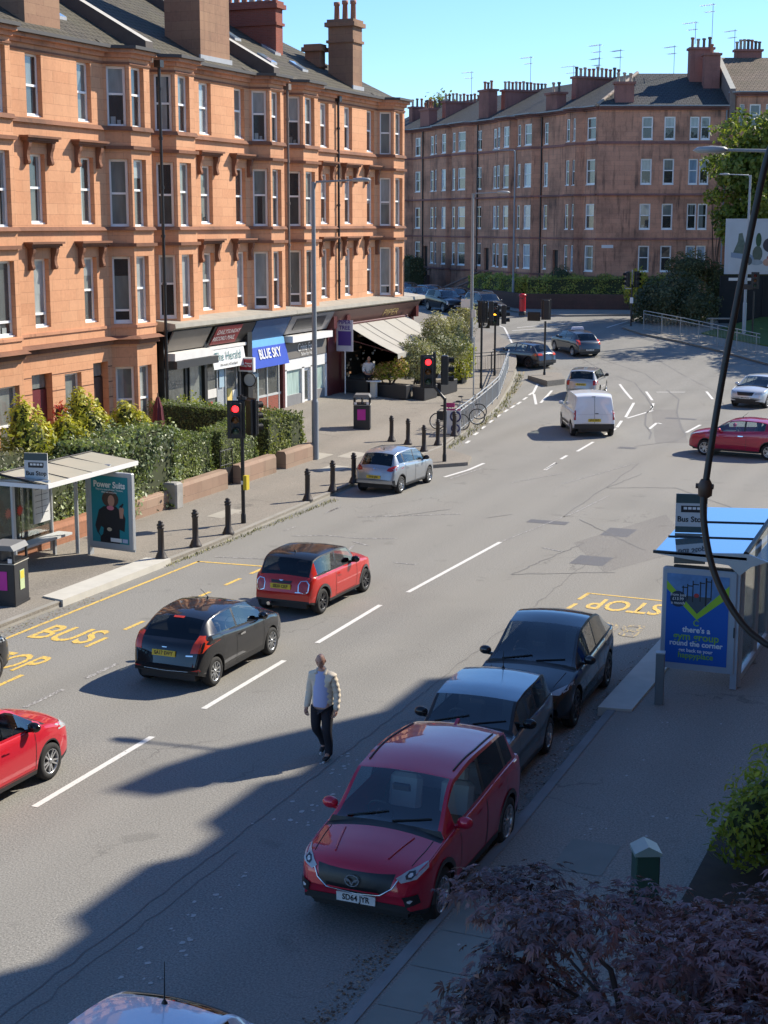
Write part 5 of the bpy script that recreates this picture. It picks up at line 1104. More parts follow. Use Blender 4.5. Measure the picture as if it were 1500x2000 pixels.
# --- near garden on our side
mp = empty('japanese_maple', (-2.1, 10.3, .2), 0, 'dark purple japanese maple filling the lower right corner', 'tree'); random.seed(21)
m = MB(); pads = []
m.tube([(0, 0, 0), (.08, .1, .8), (-.05, .15, 1.6), (.1, .1, 2.4)], [.11, .09, .07, .04], 8)
for k in range(30):
    a = random.uniform(0, 6.28); q = random.uniform(.15, 1.0) ** .6; rx = 1.95 * q; c = Vector((rx * math.cos(a), rx * .95 * math.sin(a), 2.95 + .45 * (1 - q) + random.uniform(-.75, .25)))
    if c.x - 2.1 - .45 < -3.39 - .432 * (c.y + 10.3 - 9.46) - .15: continue
    pads.append((*c, random.uniform(.42, .75), random.uniform(.42, .75), random.uniform(.10, .2))); m.tube([(0, .12, random.uniform(1.2, 2.2)), (c.x * .5, c.y * .5, c.z - .3), tuple(c)], [.04, .022, .006], 5)
for c in ((-2.15, 1.25, 2.55), (-2.35, .75, 2.5), (-1.95, 1.7, 2.75), (-1.6, 1.95, 2.75), (-1.3, 1.0, 2.9), (-.6, 1.6, 2.9), (.1, 1.4, 2.95), (-1.0, -.4, 3.0), (.6, 1.5, 3.1), (.9, 2.0, 3.2), (-1.75, .2, 2.75), (-.2, .3, 3.15), (.5, .4, 3.2), (.6, 1.0, 3.0), (-.5, -1.2, 3.2), (.3, -1.3, 3.2), (0, -.6, 3.1)):
    if c[0] - 2.1 - .3 < -3.39 - .432 * (c[1] + 10.3 - 9.46): continue
    pads.append((*c, .5, .5, .16)); m.tube([(0, .12, 1.8), (c[0] * .5, c[1] * .5, c[2] - .25), c], [.03, .018, .006], 5)
m.build('trunk', pmat('maple_bark', (.06, .045, .04), .85, var=.3), mp, uv=False)
pads = [q for q in pads if q[0] - 2.1 - .45 > -3.39 - .432 * (q[1] + 10.3 - 9.46) - .15]
P, N = blobcloud(10500, pads, .2, .2); N[:, 2] += 1.1; leaves('foliage', P, N, .085, MAPLE, mp, 'maple', .45, .6)
shrub('garden_shrub', 'feathery green shrub beside the green utility post', 'shrub', (-2.55, 20.0), [(0, 0, .8, .8, .9, .75), (.3, .4, 1.35, .6, .65, .6), (-.4, -.4, .6, .55, .6, .55), (.4, -.6, .9, .6, .6, .6), (.15, .6, 1.85, .3, .3, .35)], 6000, GREENS, .09, 'frond', z=.25, lump=.25)
shrub('garden_shrub', 'light green shrub glimpsed under the purple maple', 'shrub', (-1.75, 12.6), [(0, 0, .9, .7, .8, .8), (.5, .6, 1.4, .5, .5, .5), (.4, -.9, 1.2, .6, .6, .6)], 3200, GREENS, .08, 'frond', z=.25, lump=.25)
# ---------------- street furniture ----------------
def bollard(label, x, y, z, i):
    r = empty('bollard', (x, y, z), 0, label, 'bollard', 'cast iron bollards along the kerb')
    m = MB(); m.lathe([(.17, 0), (.17, .05), (.145, .08), (.12, .16), (.085, .22), (.078, .8), (.095, .82), (.095, .86), (.076, .875)], n=12); m.build('post', M_IRON, r, uv=False)
    m = MB(); m.lathe([(.076, .875), (.1, .9), (.1, .93), (.06, .96), (.07, .99), (.06, 1.02), (0, 1.035)], n=12); m.build('cap', M_IRON, r, uv=False); return r
BL = [(-20.45, 33.72, 'bollard nearest the raised bus kerb'), (-20.43, 35.47, 'second bollard past the bus kerb'), (-20.45, 37.35, 'bollard just before the near red traffic light'), (-20.68, 42.99, 'bollard standing alone past the near traffic light'), (-20.66, 44.84, 'bollard second behind the silver hatchback'), (-20.72, 46.67, 'bollard right behind the silver hatchback bumper'), (-22.31, 55.51, 'bollard set back from kerb above the silver roof'), (-23.09, 55.7, 'bollard mostly hidden by the silver hatchback roof'), (-21.17, 54.31, 'bollard left of the build out signal pole'), (-21.27, 56.07, 'bollard with black planter tag left of the cycle stands'), (-21.58, 58.78, 'bollard in front of the blue white bicycle sign')]
proto = None
for i, (x, y, lab) in enumerate(BL):
    z = pz(x, y)
    if proto is None: proto = bollard('cast iron ' + lab, x, y, z, i)
    else:
        c = copy_tree(proto); c.location = (x, y, z); c['label'] = 'cast iron ' + lab
M_LENSOFF = {'red': pmat('unlit_red_lens', (.16, .02, .015), .25), 'amber': pmat('unlit_amber_lens', (.16, .07, .02), .25), 'green': pmat('unlit_green_lens', (.03, .07, .05), .25)}
M_REDLIT = pmat('lit_red_lens', (.9, .02, .01), .3, var=0, emit=2.6, ecol=(1, .015, .02)); M_AMBLIT = pmat('lit_amber_lens', (.9, .4, .02), .3, var=0, emit=2.2, ecol=(1, .45, .02))
def signal_head(r, c, rz, lit='red', n=3, s=1., board=True):
    """traffic light head facing -y before turning by rz"""
    M = Matrix.Translation(c) @ Matrix.Rotation(rz, 4, 'Z') @ Matrix.Scale(s, 4); m = MB()
    if board: m.bevbox(-.26, .26, -.01, .03, -.55, .55, .02, 0, M)
    m.bevbox(-.17, .17, -.14, .12, -.5 if n == 3 else -.34, .5 if n == 3 else .34, .03, 0, M)
    h = m.build('signal_head', M_BLACK, r, uv=False)
    for k, (nm, z) in enumerate(zip(('red', 'amber', 'green'), (.32, 0, -.32) if n == 3 else (.17, -.17))):
        l = MB(); l.lathe([(.0, .025), (.06, .02), (.1, 0)], n=14, M=M @ Matrix.Translation((0, -.145, z)) @ Matrix.Rotation(R(90), 4, 'X')); l.build('lens', (M_REDLIT if lit == 'red' else M_AMBLIT) if nm == lit else M_LENSOFF[nm], h, uv=False)
        v = MB(); rows = []
        for y in (-.145, -.33): rows.append([M @ Vector((.115 * math.cos(t), y, z + .115 * math.sin(t))) for t in [R(-35 + 250 * j / 12) for j in range(13)]])
        v.grid(rows, 0, True); v.grid([[q * 1 for q in rr[::-1]] for rr in rows], 0, True); v.build('visor', M_BLACK, h, uv=False)
    return h
def sigpole(label, x, y, z, h, group='traffic signals', mat=None, r=.057):
    t = empty('traffic_light', (x, y, z), 0, label, 'traffic light', group); m = MB(); m.cyl((0, 0, -.1), (0, 0, h), r, n=12); m.lathe([(r * 1.3, 0), (r * 1.3, .25), (r, .3)], n=12); m.build('pole', mat or M_BLACK, t, uv=False); return t
t = sigpole('traffic light showing red beside the garden hedges on the left', -20.8, 38.92, .12, 2.6); signal_head(t, (-.12, -.12, 3.05), R(22), 'red'); signal_head(t, (.18, .28, 3.1), R(150), None)
m = MB(); m.cyl((.0, 0, 2.5), (.0, 0, 3.75), .05, n=8); m.box(-.14, .14, -.03, .05, 3.62, 3.7); m.build('bracket', M_BLACK, t, uv=False); m = MB(); m.box(.06, .17, -.1, .08, 1.0, 1.42); m.build('push_button_box', pmat('yellow_box', (.55, .42, .02), .5), t, uv=False)
m = MB(); m.cyl((0, 0, 1.15), (0, 0, 1.26), .062, n=10); m.build('label_band', M_WHITEP, t, uv=False)
t = sigpole('traffic light showing red on the kerb build out near the silver hatchback', -19.54, 52.2, .12, 2.35); m = MB(); m.tube([(0, 0, 2.3), (-.42, 0, 2.75), (-.42, 0, 4.0)], .06, 8); m.build('cranked_arm', M_BLACK, t, uv=False); signal_head(t, (-.6, -.15, 3.3), R(22), 'red', s=1.1); signal_head(t, (-.1, .2, 3.35), R(112), None, s=1.05, board=False)
t = sigpole('traffic light seen from behind next to the far lamp post', -25.6, 73.6, pz(-25.6, 73.6), 4.4); signal_head(t, (0, .15, 3.85), R(200), None); signal_head(t, (.45, .1, 3.9), R(110), None, board=False)
t = sigpole('traffic light glowing amber with round sign at the railing', -26.67, 78.88, pz(-26.6, 78.9), 2.7); h = signal_head(t, (0, -.1, 3.25), R(15), 'amber'); signal_head(t, (.42, .15, 3.3), R(110), None, board=False)
m = MB(); m.bevbox(-.95, -.3, -.05, .02, 2.55, 3.05, .02); b = m.build('sign_board', M_BLACK, t, uv=False); m = MB(); m.cyl((-.62, -.06, 2.8), (-.62, -.075, 2.8), .2, n=20); m.build('round_sign', M_WHITEP, b, uv=False); m = MB(); m.box(-.66, -.6, -.082, -.076, 2.68, 2.9); m.box(-.66, -.5, -.082, -.076, 2.86, 2.92); m.box(-.75, -.5, -.082, -.076, 2.72, 2.75); m.build('arrow', M_BLACK, b, uv=False)
x, y = px(1063, 740); t = sigpole('traffic light seen from behind on the small traffic island', x, y, gz(x, y) + .12, 3.1); signal_head(t, (.0, .1, 3.75), R(205), None, board=True, s=1.05); m = MB(); m.bevbox(-1.05, -.3, -.02, .06, 3.1, 3.6, .02); m.build('sign_back', M_BLACK, t, uv=False)
x, y = px(1232, 640); t = sigpole('traffic light with silver frame beyond the junction near the bush', x, y, gz(x, y), 3.0, mat=M_BLACK); signal_head(t, (-.3, 0, 3.35), R(-60), None); signal_head(t, (.32, 0, 3.35), R(60), None); m = MB(); m.cyl((0, 0, 2.4), (0, 0, 4.0), .05, n=8); m.box(-.5, -.46, -.05, .05, 2.7, 3.9); m.box(-.5, .0, -.05, .05, 2.68, 2.74); m.build('silver_frame', M_GALV, t, uv=False); m = MB(); m.bevbox(-.1, .12, -.1, .05, 1.7, 2.1, .02); m.build('push_button_box', M_WHITEP, t, uv=False)
t = sigpole('dark traffic light beside the dark fence at the right edge', -17.1, 103.6, gz(-17, 103.6), 3.2); signal_head(t, (.05, -.1, 3.9), R(10), None); m = MB(); m.bevbox(-.75, -.1, -.02, .08, 3.3, 3.65, .03); m.build('side_box', M_BLACK, t, uv=False)
def lamp(label, x, y, z, h, d, arm, r=.1, mat=None, signs=()):
    t = empty('street_lamp', (x, y, z), 0, label, 'street lamp', 'street lamps'); mt = mat or M_LAMPGREY; m = MB(); m.cyl((0, 0, -.1), (0, 0, 2.1), r, n=14); m.cyl((0, 0, 2.1), (0, 0, 2.2), r, r * .75, 14); m.cyl((0, 0, 2.2), (0, 0, h), r * .75, r * .55, 12); m.build('post', mt, t, uv=False)
    d = Vector((d[0], d[1], 0)).normalized(); m = MB(); m.tube([Vector((0, 0, h - .35)), Vector((0, 0, h)) + d * .12, Vector((0, 0, h + .05)) + d * arm], [.045, .04, .03], 8); m.build('arm', mt, t, uv=False)
    M = frame(Vector((0, 0, h + .05)) + d * (arm + .28), d, (0, 0, 1)); m = MB(); m.lathe([(0, -.06), (.10, -.055), (.14, 0), (.1, .07), (0, .09)], n=10, M=M @ Matrix.Rotation(R(-90), 4, 'X') @ Matrix.Diagonal((2.7, 1, 1, 1))); m.build('lamp_head', pmat('lamp_head_grey', (.33, .34, .34), .45), t, uv=False); return t
d_across = (math.cos(YAW), math.sin(YAW))
lamp('tall grey street lamp rising before the white painted shop', -23.8, 50.16, pz(-23.8, 50.2), 9.9, (.95, .1), 1.5, .125)
t = lamp('tall grey street lamp with small white notices beside the terrace', -27.35, 77.0, pz(-27.3, 77), 9.6, (.9, .4), 1.3, .12, signs=1)
m = MB(); m.box(-.55, -.05, -.16, -.13, 3.7, 4.15); m.build('notice', M_WHITEP, t, uv=False); m = MB(); m.box(.05, .28, -.16, -.13, 3.2, 3.6); m.build('notice', M_WHITEP, t, uv=False)
lamp('slim grey street lamp standing before the far tenement corner', -38.6, 118.5, 2.1, 12.3, (-.95, .3), 1.6, .1)
lamp('grey street lamp on the right beside the billboard', -17.9, 105.0, gz(-17.9, 105) + .1, 10.5, (-.95, -.3), 1.4, .13, pmat('pale_lamp_grey', (.33, .36, .38), .5))
lx, ly = -4.42, 32.3
t = lamp('near grey street lamp at the right edge behind the bus shelter', lx, ly, .12, 10.0, (-1, -.08), 1.6, .125)
m = MB(); m.box(-.42, -.12, -.05, -.02, 3.82, 4.22); m.build('sign_back', pmat('dark_grey_metal', (.09, .09, .09), .5), t, uv=False)
m = MB(); m.cyl((0, 0, 3.4), (0, 0, 3.46), .108, n=12); m.cyl((0, 0, 3.58), (0, 0, 3.6), .108, n=12); m.tube([(-.12, -.02, 2.6), (-.13, -.02, 3.6), (-.12, -.02, 4.6)], .025, 6); m.build('strap', M_BLACK, t, uv=False)
# litter bins
def litterbin(label, x, y, z, rz, notice=True):
    r = empty('litter_bin', (x, y, z), rz, label, 'litter bin', 'black litter bins'); m = MB(); w, d = .34, .36
    m.bevbox(-w, w, -d, d, 0, .98, .015); m.box(-w - .012, w + .012, -d - .012, d + .012, .0, .06); m.build('body', pmat('black_bin_plastic', (.022, .022, .024), .5, var=.15), r, uv=False)
    m = MB()
    for sx in (-1, 1):
        for sy in (-1, 1): m.box(sx * w - .05 * (sx > 0), sx * w + .05 * (sx < 0), sy * d - .05 * (sy > 0), sy * d + .05 * (sy < 0), .98, 1.3)
    m.box(-w, w, -d, d, .98, 1.05); m.box(-.02, .02, -d + .05, d - .05, 1.05, 1.3); m.build('hood_post', M_BLACK, r, uv=False)
    m = MB(); m.prism([(-w - .02, 1.3), (w + .02, 1.3), (w - .06, 1.42), (-w + .06, 1.42)], -d - .02, d + .02, M=Matrix(((1, 0, 0, 0), (0, 0, -1, 0), (0, 1, 0, 0), (0, 0, 0, 1)))); m.build('lid', pmat('grey_bin_lid', (.16, .16, .155), .5), r, uv=False)
    m = MB(); m.box(-w - .016, w + .016, -d - .016, d + .016, .985, 1.0); m.build('trim_line', pmat('pale_trim', (.5, .47, .38), .5), r, uv=False)
    m = MB(); m.box(-.18, .16, -d - .014, -d - .006, .38, .82); m.build('notice', pmat('magenta_notice', (.50, .02, .30), .5), r, uv=False); m = MB(); m.box(-.3, -.2, -d - .014, -d - .004, 1.02, 1.12); m.box(.2, .3, -d - .014, -d - .004, 1.02, 1.12); m.build('badge', M_WHITEP, r, uv=False)
    return r
litterbin('black litter bin with magenta notice outside the white shop', -25.25, 57.75, pz(-25.2, 57.7), R(20))
r = litterbin('black litter bin at the left edge by the bus shelter', -21.28, 28.35, .12, R(10)); m = MB(); m.box(.342, .352, -.1, .12, .35, .8); m.build('sticker', pmat('pale_green_sticker', (.45, .55, .3), .5), r, uv=False); m = MB(); m.box(.343, .354, -.08, .1, .6, .78); m.build('sticker', pmat('yellow_sticker', (.6, .5, .05), .5), r, uv=False)
# left bus shelter
def glassmat():
    if 'clear_shelter_glass' in MATS: return MATS['clear_shelter_glass']
    t = NT('clear_shelter_glass', .02); n = t.t; tr = t.n('ShaderNodeBsdfTransparent'); tr.inputs[0].default_value = (.86, .92, .9, 1); gl = t.n('ShaderNodeBsdfGlossy'); gl.inputs['Roughness'].default_value = .02; lw = t.n('ShaderNodeLayerWeight'); lw.inputs[0].default_value = .25; mx = t.n('ShaderNodeMixShader')
    t.l(t.math('ADD', t.math('MULTIPLY', lw.outputs['Fresnel'], .8), .04), mx.inputs[0]); t.l(tr.outputs[0], mx.inputs[1]); t.l(gl.outputs[0], mx.inputs[2]); t.l(mx.outputs[0], n.nodes['Material Output'].inputs['Surface']); return t.m
M_CLEAR = glassmat()
def quad(name, M, x0, x1, y0, y1, z, mat, parent):
    m = MB(); m.face([M @ Vector(p) for p in ((x0, y0, z), (x1, y0, z), (x1, y1, z), (x0, y1, z))]); return m.build(name, mat, parent, uv=False)
def polyq(name, M, pts, z, mat, parent):
    m = MB(); m.face([M @ Vector((*p, z)) for p in pts]); return m.build(name, mat, parent, uv=False)
def stopflag(parent, M, name='stop_flag'):
    m = MB(); m.box(-.3, .3, -.38, .38, -.015, .015, 0, M); f = m.build(name, pmat('pale_grey_sign', (.52, .53, .52), .5), parent, uv=False)
    quad('sign_band', M, -.3, .3, .2, .38, .017, pmat('dark_green_band', (.045, .075, .075), .5), f); quad('sign_band', M, -.3, .3, -.38, -.26, .017, pmat('dark_green_band', (.045, .075, .075), .5), f)
    polyq('bus_symbol', M, [(-.2, .02), (.18, .02), (.2, .06), (.2, .15), (-.2, .15)], .018, M_BLACK, f)
    for k in range(4): quad('bus_window', M, -.15 + k * .085, -.085 + k * .085, .075, .125, .02, M_WHITEP, f)
    text('lettering', 'Bus Stop', .15, M @ Matrix.Translation((0, -.12, .018)), M_BLACK, f, bold=.004); return f
sh_ = empty('bus_shelter', (-22.6, 32.5, .13), 0, 'bus shelter with pale roof and teal poster on the left pavement', 'bus shelter')
for x, y in ((-.2, .9), (-.2, -1.8), (-1.0, .9), (-1.0, -1.8)): m = MB(); m.cyl((x, y, 0), (x, y, 2.35), .055, n=10); m.build('post', M_ALU, sh_, uv=False)
for y in (.9, -1.8): m = MB(); m.tube([(-1.05, y, 2.35), (.9, y, 2.42)], .05, 8); m.build('beam', M_ALU, sh_, uv=False)
m = MB(); zr = lambda x: 2.44 + .02 * x; X0, X1, Y0, Y1 = -1.3, 1.05, -2.1, 1.95
m.grid([[(X0, Y0, 2.38), (X0, Y1, 2.38)], [(-.35, Y0, 2.58), (-.35, Y1, 2.58)], [(X1, Y0, 2.38), (X1, Y1, 2.42)]], 0, False); m.grid([[(X1, Y0, 2.34), (X1, Y1, 2.38)], [(-.35, Y0, 2.54), (-.35, Y1, 2.54)], [(X0, Y0, 2.34), (X0, Y1, 2.34)]], 0, False)
m.build('roof_panel', pmat('pale_polycarbonate', (.40, .385, .31), .35, var=.08), sh_, uv=False)
m = MB()
for y in (Y0, -1.1, -.1, .9, Y1): m.tube([(X0, y, 2.39), (-.35, y, 2.59), (X1, y, 2.40)], .014, 5)
m.tube([(-.35, Y0, 2.6), (-.35, Y1, 2.6)], .018, 5); m.build('glazing_bar', M_DKGREY, sh_, uv=False)
m = MB(); m.box(X1 - .02, X1 + .03, Y0, Y1, 2.31, 2.42); m.box(X0, X1, Y0 - .03, Y0, 2.3, 2.40); m.build('roof_edge', M_WHITEP, sh_, uv=False)
for y0, y1 in ((-1.75, -.45), (-.4, .85)): m = MB(); m.box(-1.0, -.99, y0, y1, .45, 2.2); m.build('back_glass', M_CLEAR, sh_, uv=False)
m = MB(); m.box(-1.0, -.25, -1.82, -1.81, .3, 2.2); g = m.build('end_glass', M_CLEAR, sh_, uv=False)
for k in range(3):
    for (y, zc) in ((-1.45 + .5 * k, 1.35),):
        m = MB(); pts = []
        for j in range(24): a = j * math.pi / 12; rr = .16 if j % 2 else .085; pts.append((-.985, y + rr * math.cos(a), zc + rr * math.sin(a)))
        m.face(pts); m.build('flower_sticker', pmat('red_flower_film', (.6, .05, .02), .5), sh_, uv=False)
m = MB(); m.box(-.96, -.92, .05, .75, .9, 2.05); tm = m.build('timetable', pmat('timetable_white', (.6, .61, .6), .4), sh_, uv=False); m = MB()
for k in range(5): m.box(-.918, -.914, .12, .68, 1.15 + k * .16, 1.16 + k * .16)
m.box(-.918, -.914, .4, .41, 1.0, 1.95); m.build('ruled_line', M_DKGREY, tm, uv=False)
m = MB(); m.box(-.85, -.42, -1.7, 1.0, .5, .56); m.build('seat', pmat('pale_seat', (.55, .57, .57), .4), sh_, uv=False); 
for y in (-1.2, .5): m = MB(); m.box(-.68, -.6, y - .04, y + .04, 0, .5); m.build('seat_leg', M_ALU, sh_, uv=False)
M = frame((-22.1 + 22.6, 30.75 - 32.5, 2.72), (math.cos(R(12)), math.sin(R(12)), 0), (0, 0, 1)); stopflag(sh_, M)
# the poster panel at the far end
pc = empty('poster_panel', (-21.72, 33.42, .08), R(-6), 'poster case with a teal advert for suits beside the left shelter', 'poster case'); m = MB()
m.bevbox(-.72, .72, -.07, .07, .32, 2.32, .02); m.box(-.78, -.7, -.08, .08, 0, 2.36); m.box(-.7, .7, .02, .06, .25, .34); m.build('case', M_ALU, pc, uv=False)
M = frame((0, -.075, 1.33), (1, 0, 0), (0, 0, 1)); TEAL = pmat('teal_poster', (.012, .20, .24), .35, var=.15, scale=1)
po = quad('poster', M, -.6, .6, -.88, .88, .0, TEAL, pc)
text('lettering', 'Power Suits', .23, M @ Matrix.Translation((0, .65, .004)), M_WHITEP, po, bold=.006, sx=.93)
text('lettering', 'They’re a state of mind. Timeless,\nthey suit everyone.', .066, M @ Matrix.Translation((0, .49, .004)), M_WHITEP, po)
SUIT = pmat('poster_black', (.012, .012, .016), .4); SKIN = pmat('poster_skin', (.42, .22, .15), .5); HAIR = pmat('poster_hair', (.06, .03, .02), .5); PINK = pmat('poster_pink', (.55, .16, .22), .5)
polyq('figure', M, [(-.34, -.88), (.3, -.88), (.3, -.5), (.46, -.55), (.5, -.2), (.42, -.02), (.3, .02), (.2, .1), (.0, .1), (-.2, .08), (-.36, -.02), (-.5, -.45), (-.44, -.62), (-.34, -.72)], .002, SUIT, po)
polyq('figure', M, [(-.38, -.62), (-.3, -.45), (-.22, -.5), (-.25, -.66), (-.32, -.72)], .003, TEAL, po)
def disc(cx, cy, rx, ry, n=16): return [(cx + rx * math.cos(2 * math.pi * k / n), cy + ry * math.sin(2 * math.pi * k / n)) for k in range(n)]
polyq('figure', M, disc(.02, .28, .27, .22), .003, HAIR, po); polyq('figure', M, disc(.05, .24, .11, .15), .004, SKIN, po); polyq('figure', M, disc(.02, .05, .12, .06), .005, PINK, po); polyq('figure', M, [(.32, -.2), (.42, -.2), (.46, .05), (.38, .12), (.3, .05)], .004, SKIN, po); polyq('figure', M, [(.3, .1), (.42, .2), (.46, .18), (.4, .08)], .005, SUIT, po)
polyq('figure', M, disc(-.03, -.52, .08, .05), .005, pmat('poster_buckle', (.5, .42, .3), .3), po)
quad('caption_box', M, .0, .36, -.84, -.74, .006, M_WHITEP, po); quad('caption_box', M, .39, .56, -.84, -.74, .006, pmat('poster_pale', (.4, .45, .6), .5), po)
# right bus shelter and its poster
s2 = empty('bus_shelter', (-5.4, 29.6, .13), 0, 'bus shelter with blue reflecting glass roof on the near pavement', 'bus shelter')
for x, y in ((.75, -1.35), (.75, .4), (.75, 1.9)): m = MB(); m.cyl((x, y, 0), (x, y, 2.5), .06, n=10); m.build('post', M_ALU, s2, uv=False)
Zr = 2.5
m = MB(); m.face([(-.85, -1.6, Zr + .02), (.85, -1.6, Zr + .1), (.85, 2.1, Zr + .32), (-.85, 2.1, Zr + .24)]); m.face([(-.85, 2.1, Zr + .22), (.85, 2.1, Zr + .3), (.85, -1.6, Zr + .08), (-.85, -1.6, Zr)])
rg = glass('shelter_roof_glass', (.12, .17, .2), .03, 1.); rg.node_tree.nodes['Principled BSDF'].inputs['Metallic'].default_value = .9; [rg.node_tree.links.remove(l_) for l_ in list(rg.node_tree.nodes['Principled BSDF'].inputs['Base Color'].links)]; rg.node_tree.nodes['Principled BSDF'].inputs['Base Color'].default_value = (.62, .74, .8, 1); rg.node_tree.nodes['Principled BSDF'].inputs['Roughness'].default_value = .06; m.build('roof_glass', rg, s2, uv=False)
for y in (-.45, .8): m = MB(); m.tube([(-.85, y, Zr + .03 + .06 * (y + 1.6)), (.85, y, Zr + .11 + .06 * (y + 1.6))], .014, 5); m.build('glazing_bar', M_BLACK, s2, uv=False)
m = MB(); m.box(-.87, .87, -1.66, -1.6, Zr - .0, Zr + .05); m.build('roof_edge', M_BLACK, s2, uv=False)
m = MB(); m.tube([(.85, -1.66, Zr + .12), (.85, 2.1, Zr + .35)], .05, 8); m.build('ridge_beam', M_BLACK, s2, uv=False)
m = MB(); m.face([(.9, -1.6, Zr + .1), (1.25, -1.6, Zr + .0), (1.25, 2.1, Zr + .2), (.9, 2.1, Zr + .32)]); m.build('rear_roof_glass', M_CLEAR, s2, uv=False)
m = MB(); pr = [(-.87, Zr), (.87, Zr + .12), (1.25, Zr), (.95, Zr - .12), (.75, Zr - .3), (.55, Zr - .12), (-.3, Zr - .06)]; m.prism(pr, 1.58, 1.66, M=Matrix(((1, 0, 0, 0), (0, 0, -1, 0), (0, 1, 0, 0), (0, 0, 0, 1)))); m.build('gable_bracket', M_ALU, s2, uv=False)
for y0, y1 in ((-1.25, .35), (.45, 1.85)): m = MB(); m.box(.745, .755, y0, y1, .3, 2.2); m.build('back_glass', M_CLEAR, s2, uv=False)
m = MB(); m.box(.66, .8, -1.3, 1.85, .12, .24); m.build('kick_rail', M_ALU, s2, uv=False)
M = frame((-.45, -.3, 3.05), (math.cos(R(14)), math.sin(R(14)), 0), (0, 0, 1)); stopflag(s2, M); m = MB(); m.box(-.3, .3, -1.0, -.4, -.01, .01, 0, M); m.build('timetable_panel', pmat('grey_panel', (.20, .19, .16), .5), s2, uv=False)
p2 = empty('poster_panel', (-5.38, 28.05, .13), R(1), 'poster case with a blue gym advert on the near pavement', 'poster case'); m = MB(); m.bevbox(-.7, .7, -.08, .08, .3, 2.25, .03); m.box(.62, .74, -.05, .1, 0, 2.25); m.build('case', pmat('grey_poster_case', (.34, .37, .41), .45, var=.06), p2, uv=False)
m = MB(); m.box(.655, .68, -.088, -.082, 1.0, 1.2); m.build('lock_plate', M_BLACK, p2, uv=False); m = MB(); m.box(-.5, .6, -.05, .06, 2.25, 2.29); m.build('top_trim', M_BLACK, p2, uv=False)
M = frame((-.03, -.086, 1.28), (1, 0, 0), (0, 0, 1)); BLUE = pmat('blue_poster', (.008, .10, .42), .35, var=.08, scale=1); po = quad('poster', M, -.58, .58, -.86, .86, .0, BLUE, p2)
polyq('chevron', M, [(-.58, .74), (-.58, .56), (0, .0), (.58, .48), (.58, .74), (0, .13)], .002, pmat('lime_chevron', (.30, .50, .03), .4), po); polyq('picture', M, [(-.58, .86), (-.58, .72), (0, .12), (.58, .7), (.58, .86)], .003, pmat('gym_picture', (.10, .22, .42), .4, var=.6, scale=5), po); polyq('picture', M, [(-.22, .35), (0, .12), (.24, .38), (.24, .45), (-.22, .45)], .004, pmat('gym_floor', (.05, .07, .09), .5), po)
m = MB()
for x0, x1, y0, y1 in ((.14, .17, .28, .82), (-.1, -.08, .34, .75), (-.2, -.18, .38, .68), (-.28, -.26, .45, .64), (.24, .26, .4, .8), (.04, .06, .36, .74)): m.box(x0, x1, y0, y1, .005, .006, 0, M)
for k in range(5): m.box(-.3 + k * .11, -.2 + k * .11, .6 + k * .035, .62 + k * .035, .005, .006, 0, M)
m.build('gym_frame', M_BLACK, po, uv=False); polyq('weight', M, disc(-.02, .47, .05, .04), .006, pmat('poster_red', (.4, .03, .03), .5), po)
bd = polyq('badge', M, disc(-.36, .38, .15, .155, 24), .006, pmat('navy_badge', (.015, .03, .06), .4), po)
text('lettering', 'from just\n£13.99\na month', .078, M @ Matrix.Translation((-.36, .38, .009)), M_WHITEP, po)
LIME = pmat('lime_lettering', (.22, .42, .06), .4)
m = MB(); rows = []
for rr in (.062, .04): rows.append([M @ Vector((rr * math.cos(t), -.06 + rr * math.sin(t), .004)) for t in [R(35 + 290 * j / 20) for j in range(21)]])
m.grid(rows, 0, False); m.build('logo_ring', LIME, po, uv=False)
for b_, s_, yy, mt, bo in (("there's a", .15, -.2, M_WHITEP, .004), ('gym group', .2, -.335, LIME, .004), ('round the corner', .14, -.47, M_WHITEP, .004), ('get back to your', .095, -.6, M_WHITEP, .002), ('happyplace', .15, -.7, LIME, .003)): text('lettering', b_, s_, M @ Matrix.Translation((0, yy, .004)), mt, po, bold=bo)
# railings
def railing(label, pts, zf, h=1.05, bars=True, step=.12, mat=None, post=2.0, group='pedestrian railings'):
    r = empty('railing', (pts[0][0], pts[0][1], 0), 0, label, 'railing', group); o = Vector((pts[0][0], pts[0][1], 0)); P = [Vector((x, y, zf(x, y))) - o for x, y in dense(pts, .5)]; mt = mat or M_GALV
    m = MB()
    for z in (h, h * .84, .12): m.tube([p + Vector((0, 0, z)) for p in P], .03 if z > .2 else .022, 6)
    m.build('rail', mt, r, uv=False); m = MB(); acc = 0; nxt = 0; b = MB(); nb = 0
    for p, q in zip(P, P[1:]):
        L = (q - p).length; k = 0
        while acc + L >= nxt: c = p + (q - p) * ((nxt - acc) / L); m = MB(); m.cyl(c - Vector((0, 0, .1)), c + Vector((0, 0, h + .02)), .032, n=6); m.build('post', mt, r, uv=False); nxt += post
        while acc + L >= nb: c = p + (q - p) * ((nb - acc) / L); b.cyl(c + Vector((0, 0, .12)), c + Vector((0, 0, h * .84)), .009, n=4); nb += step
        acc += L
    if bars: b.build('infill_bars', mt, r, uv=False)['kind'] = 'stuff'
    return r
railing('curved grey pedestrian railing around the bend by the bicycles', [(-21.6, 58.95), (-21.98, 61.2), (-22.55, 64.5), (-23.2, 68), (-23.85, 71.2), (-24.75, 74.4), (-25.9, 78.4), (-26.9, 82.0)], pz)
railing('short dark railing behind the terrace lamp post', [(-28.9, 76.6), (-27.7, 79.3), (-26.9, 81.4)], pz, mat=M_DKGREY, step=.14)
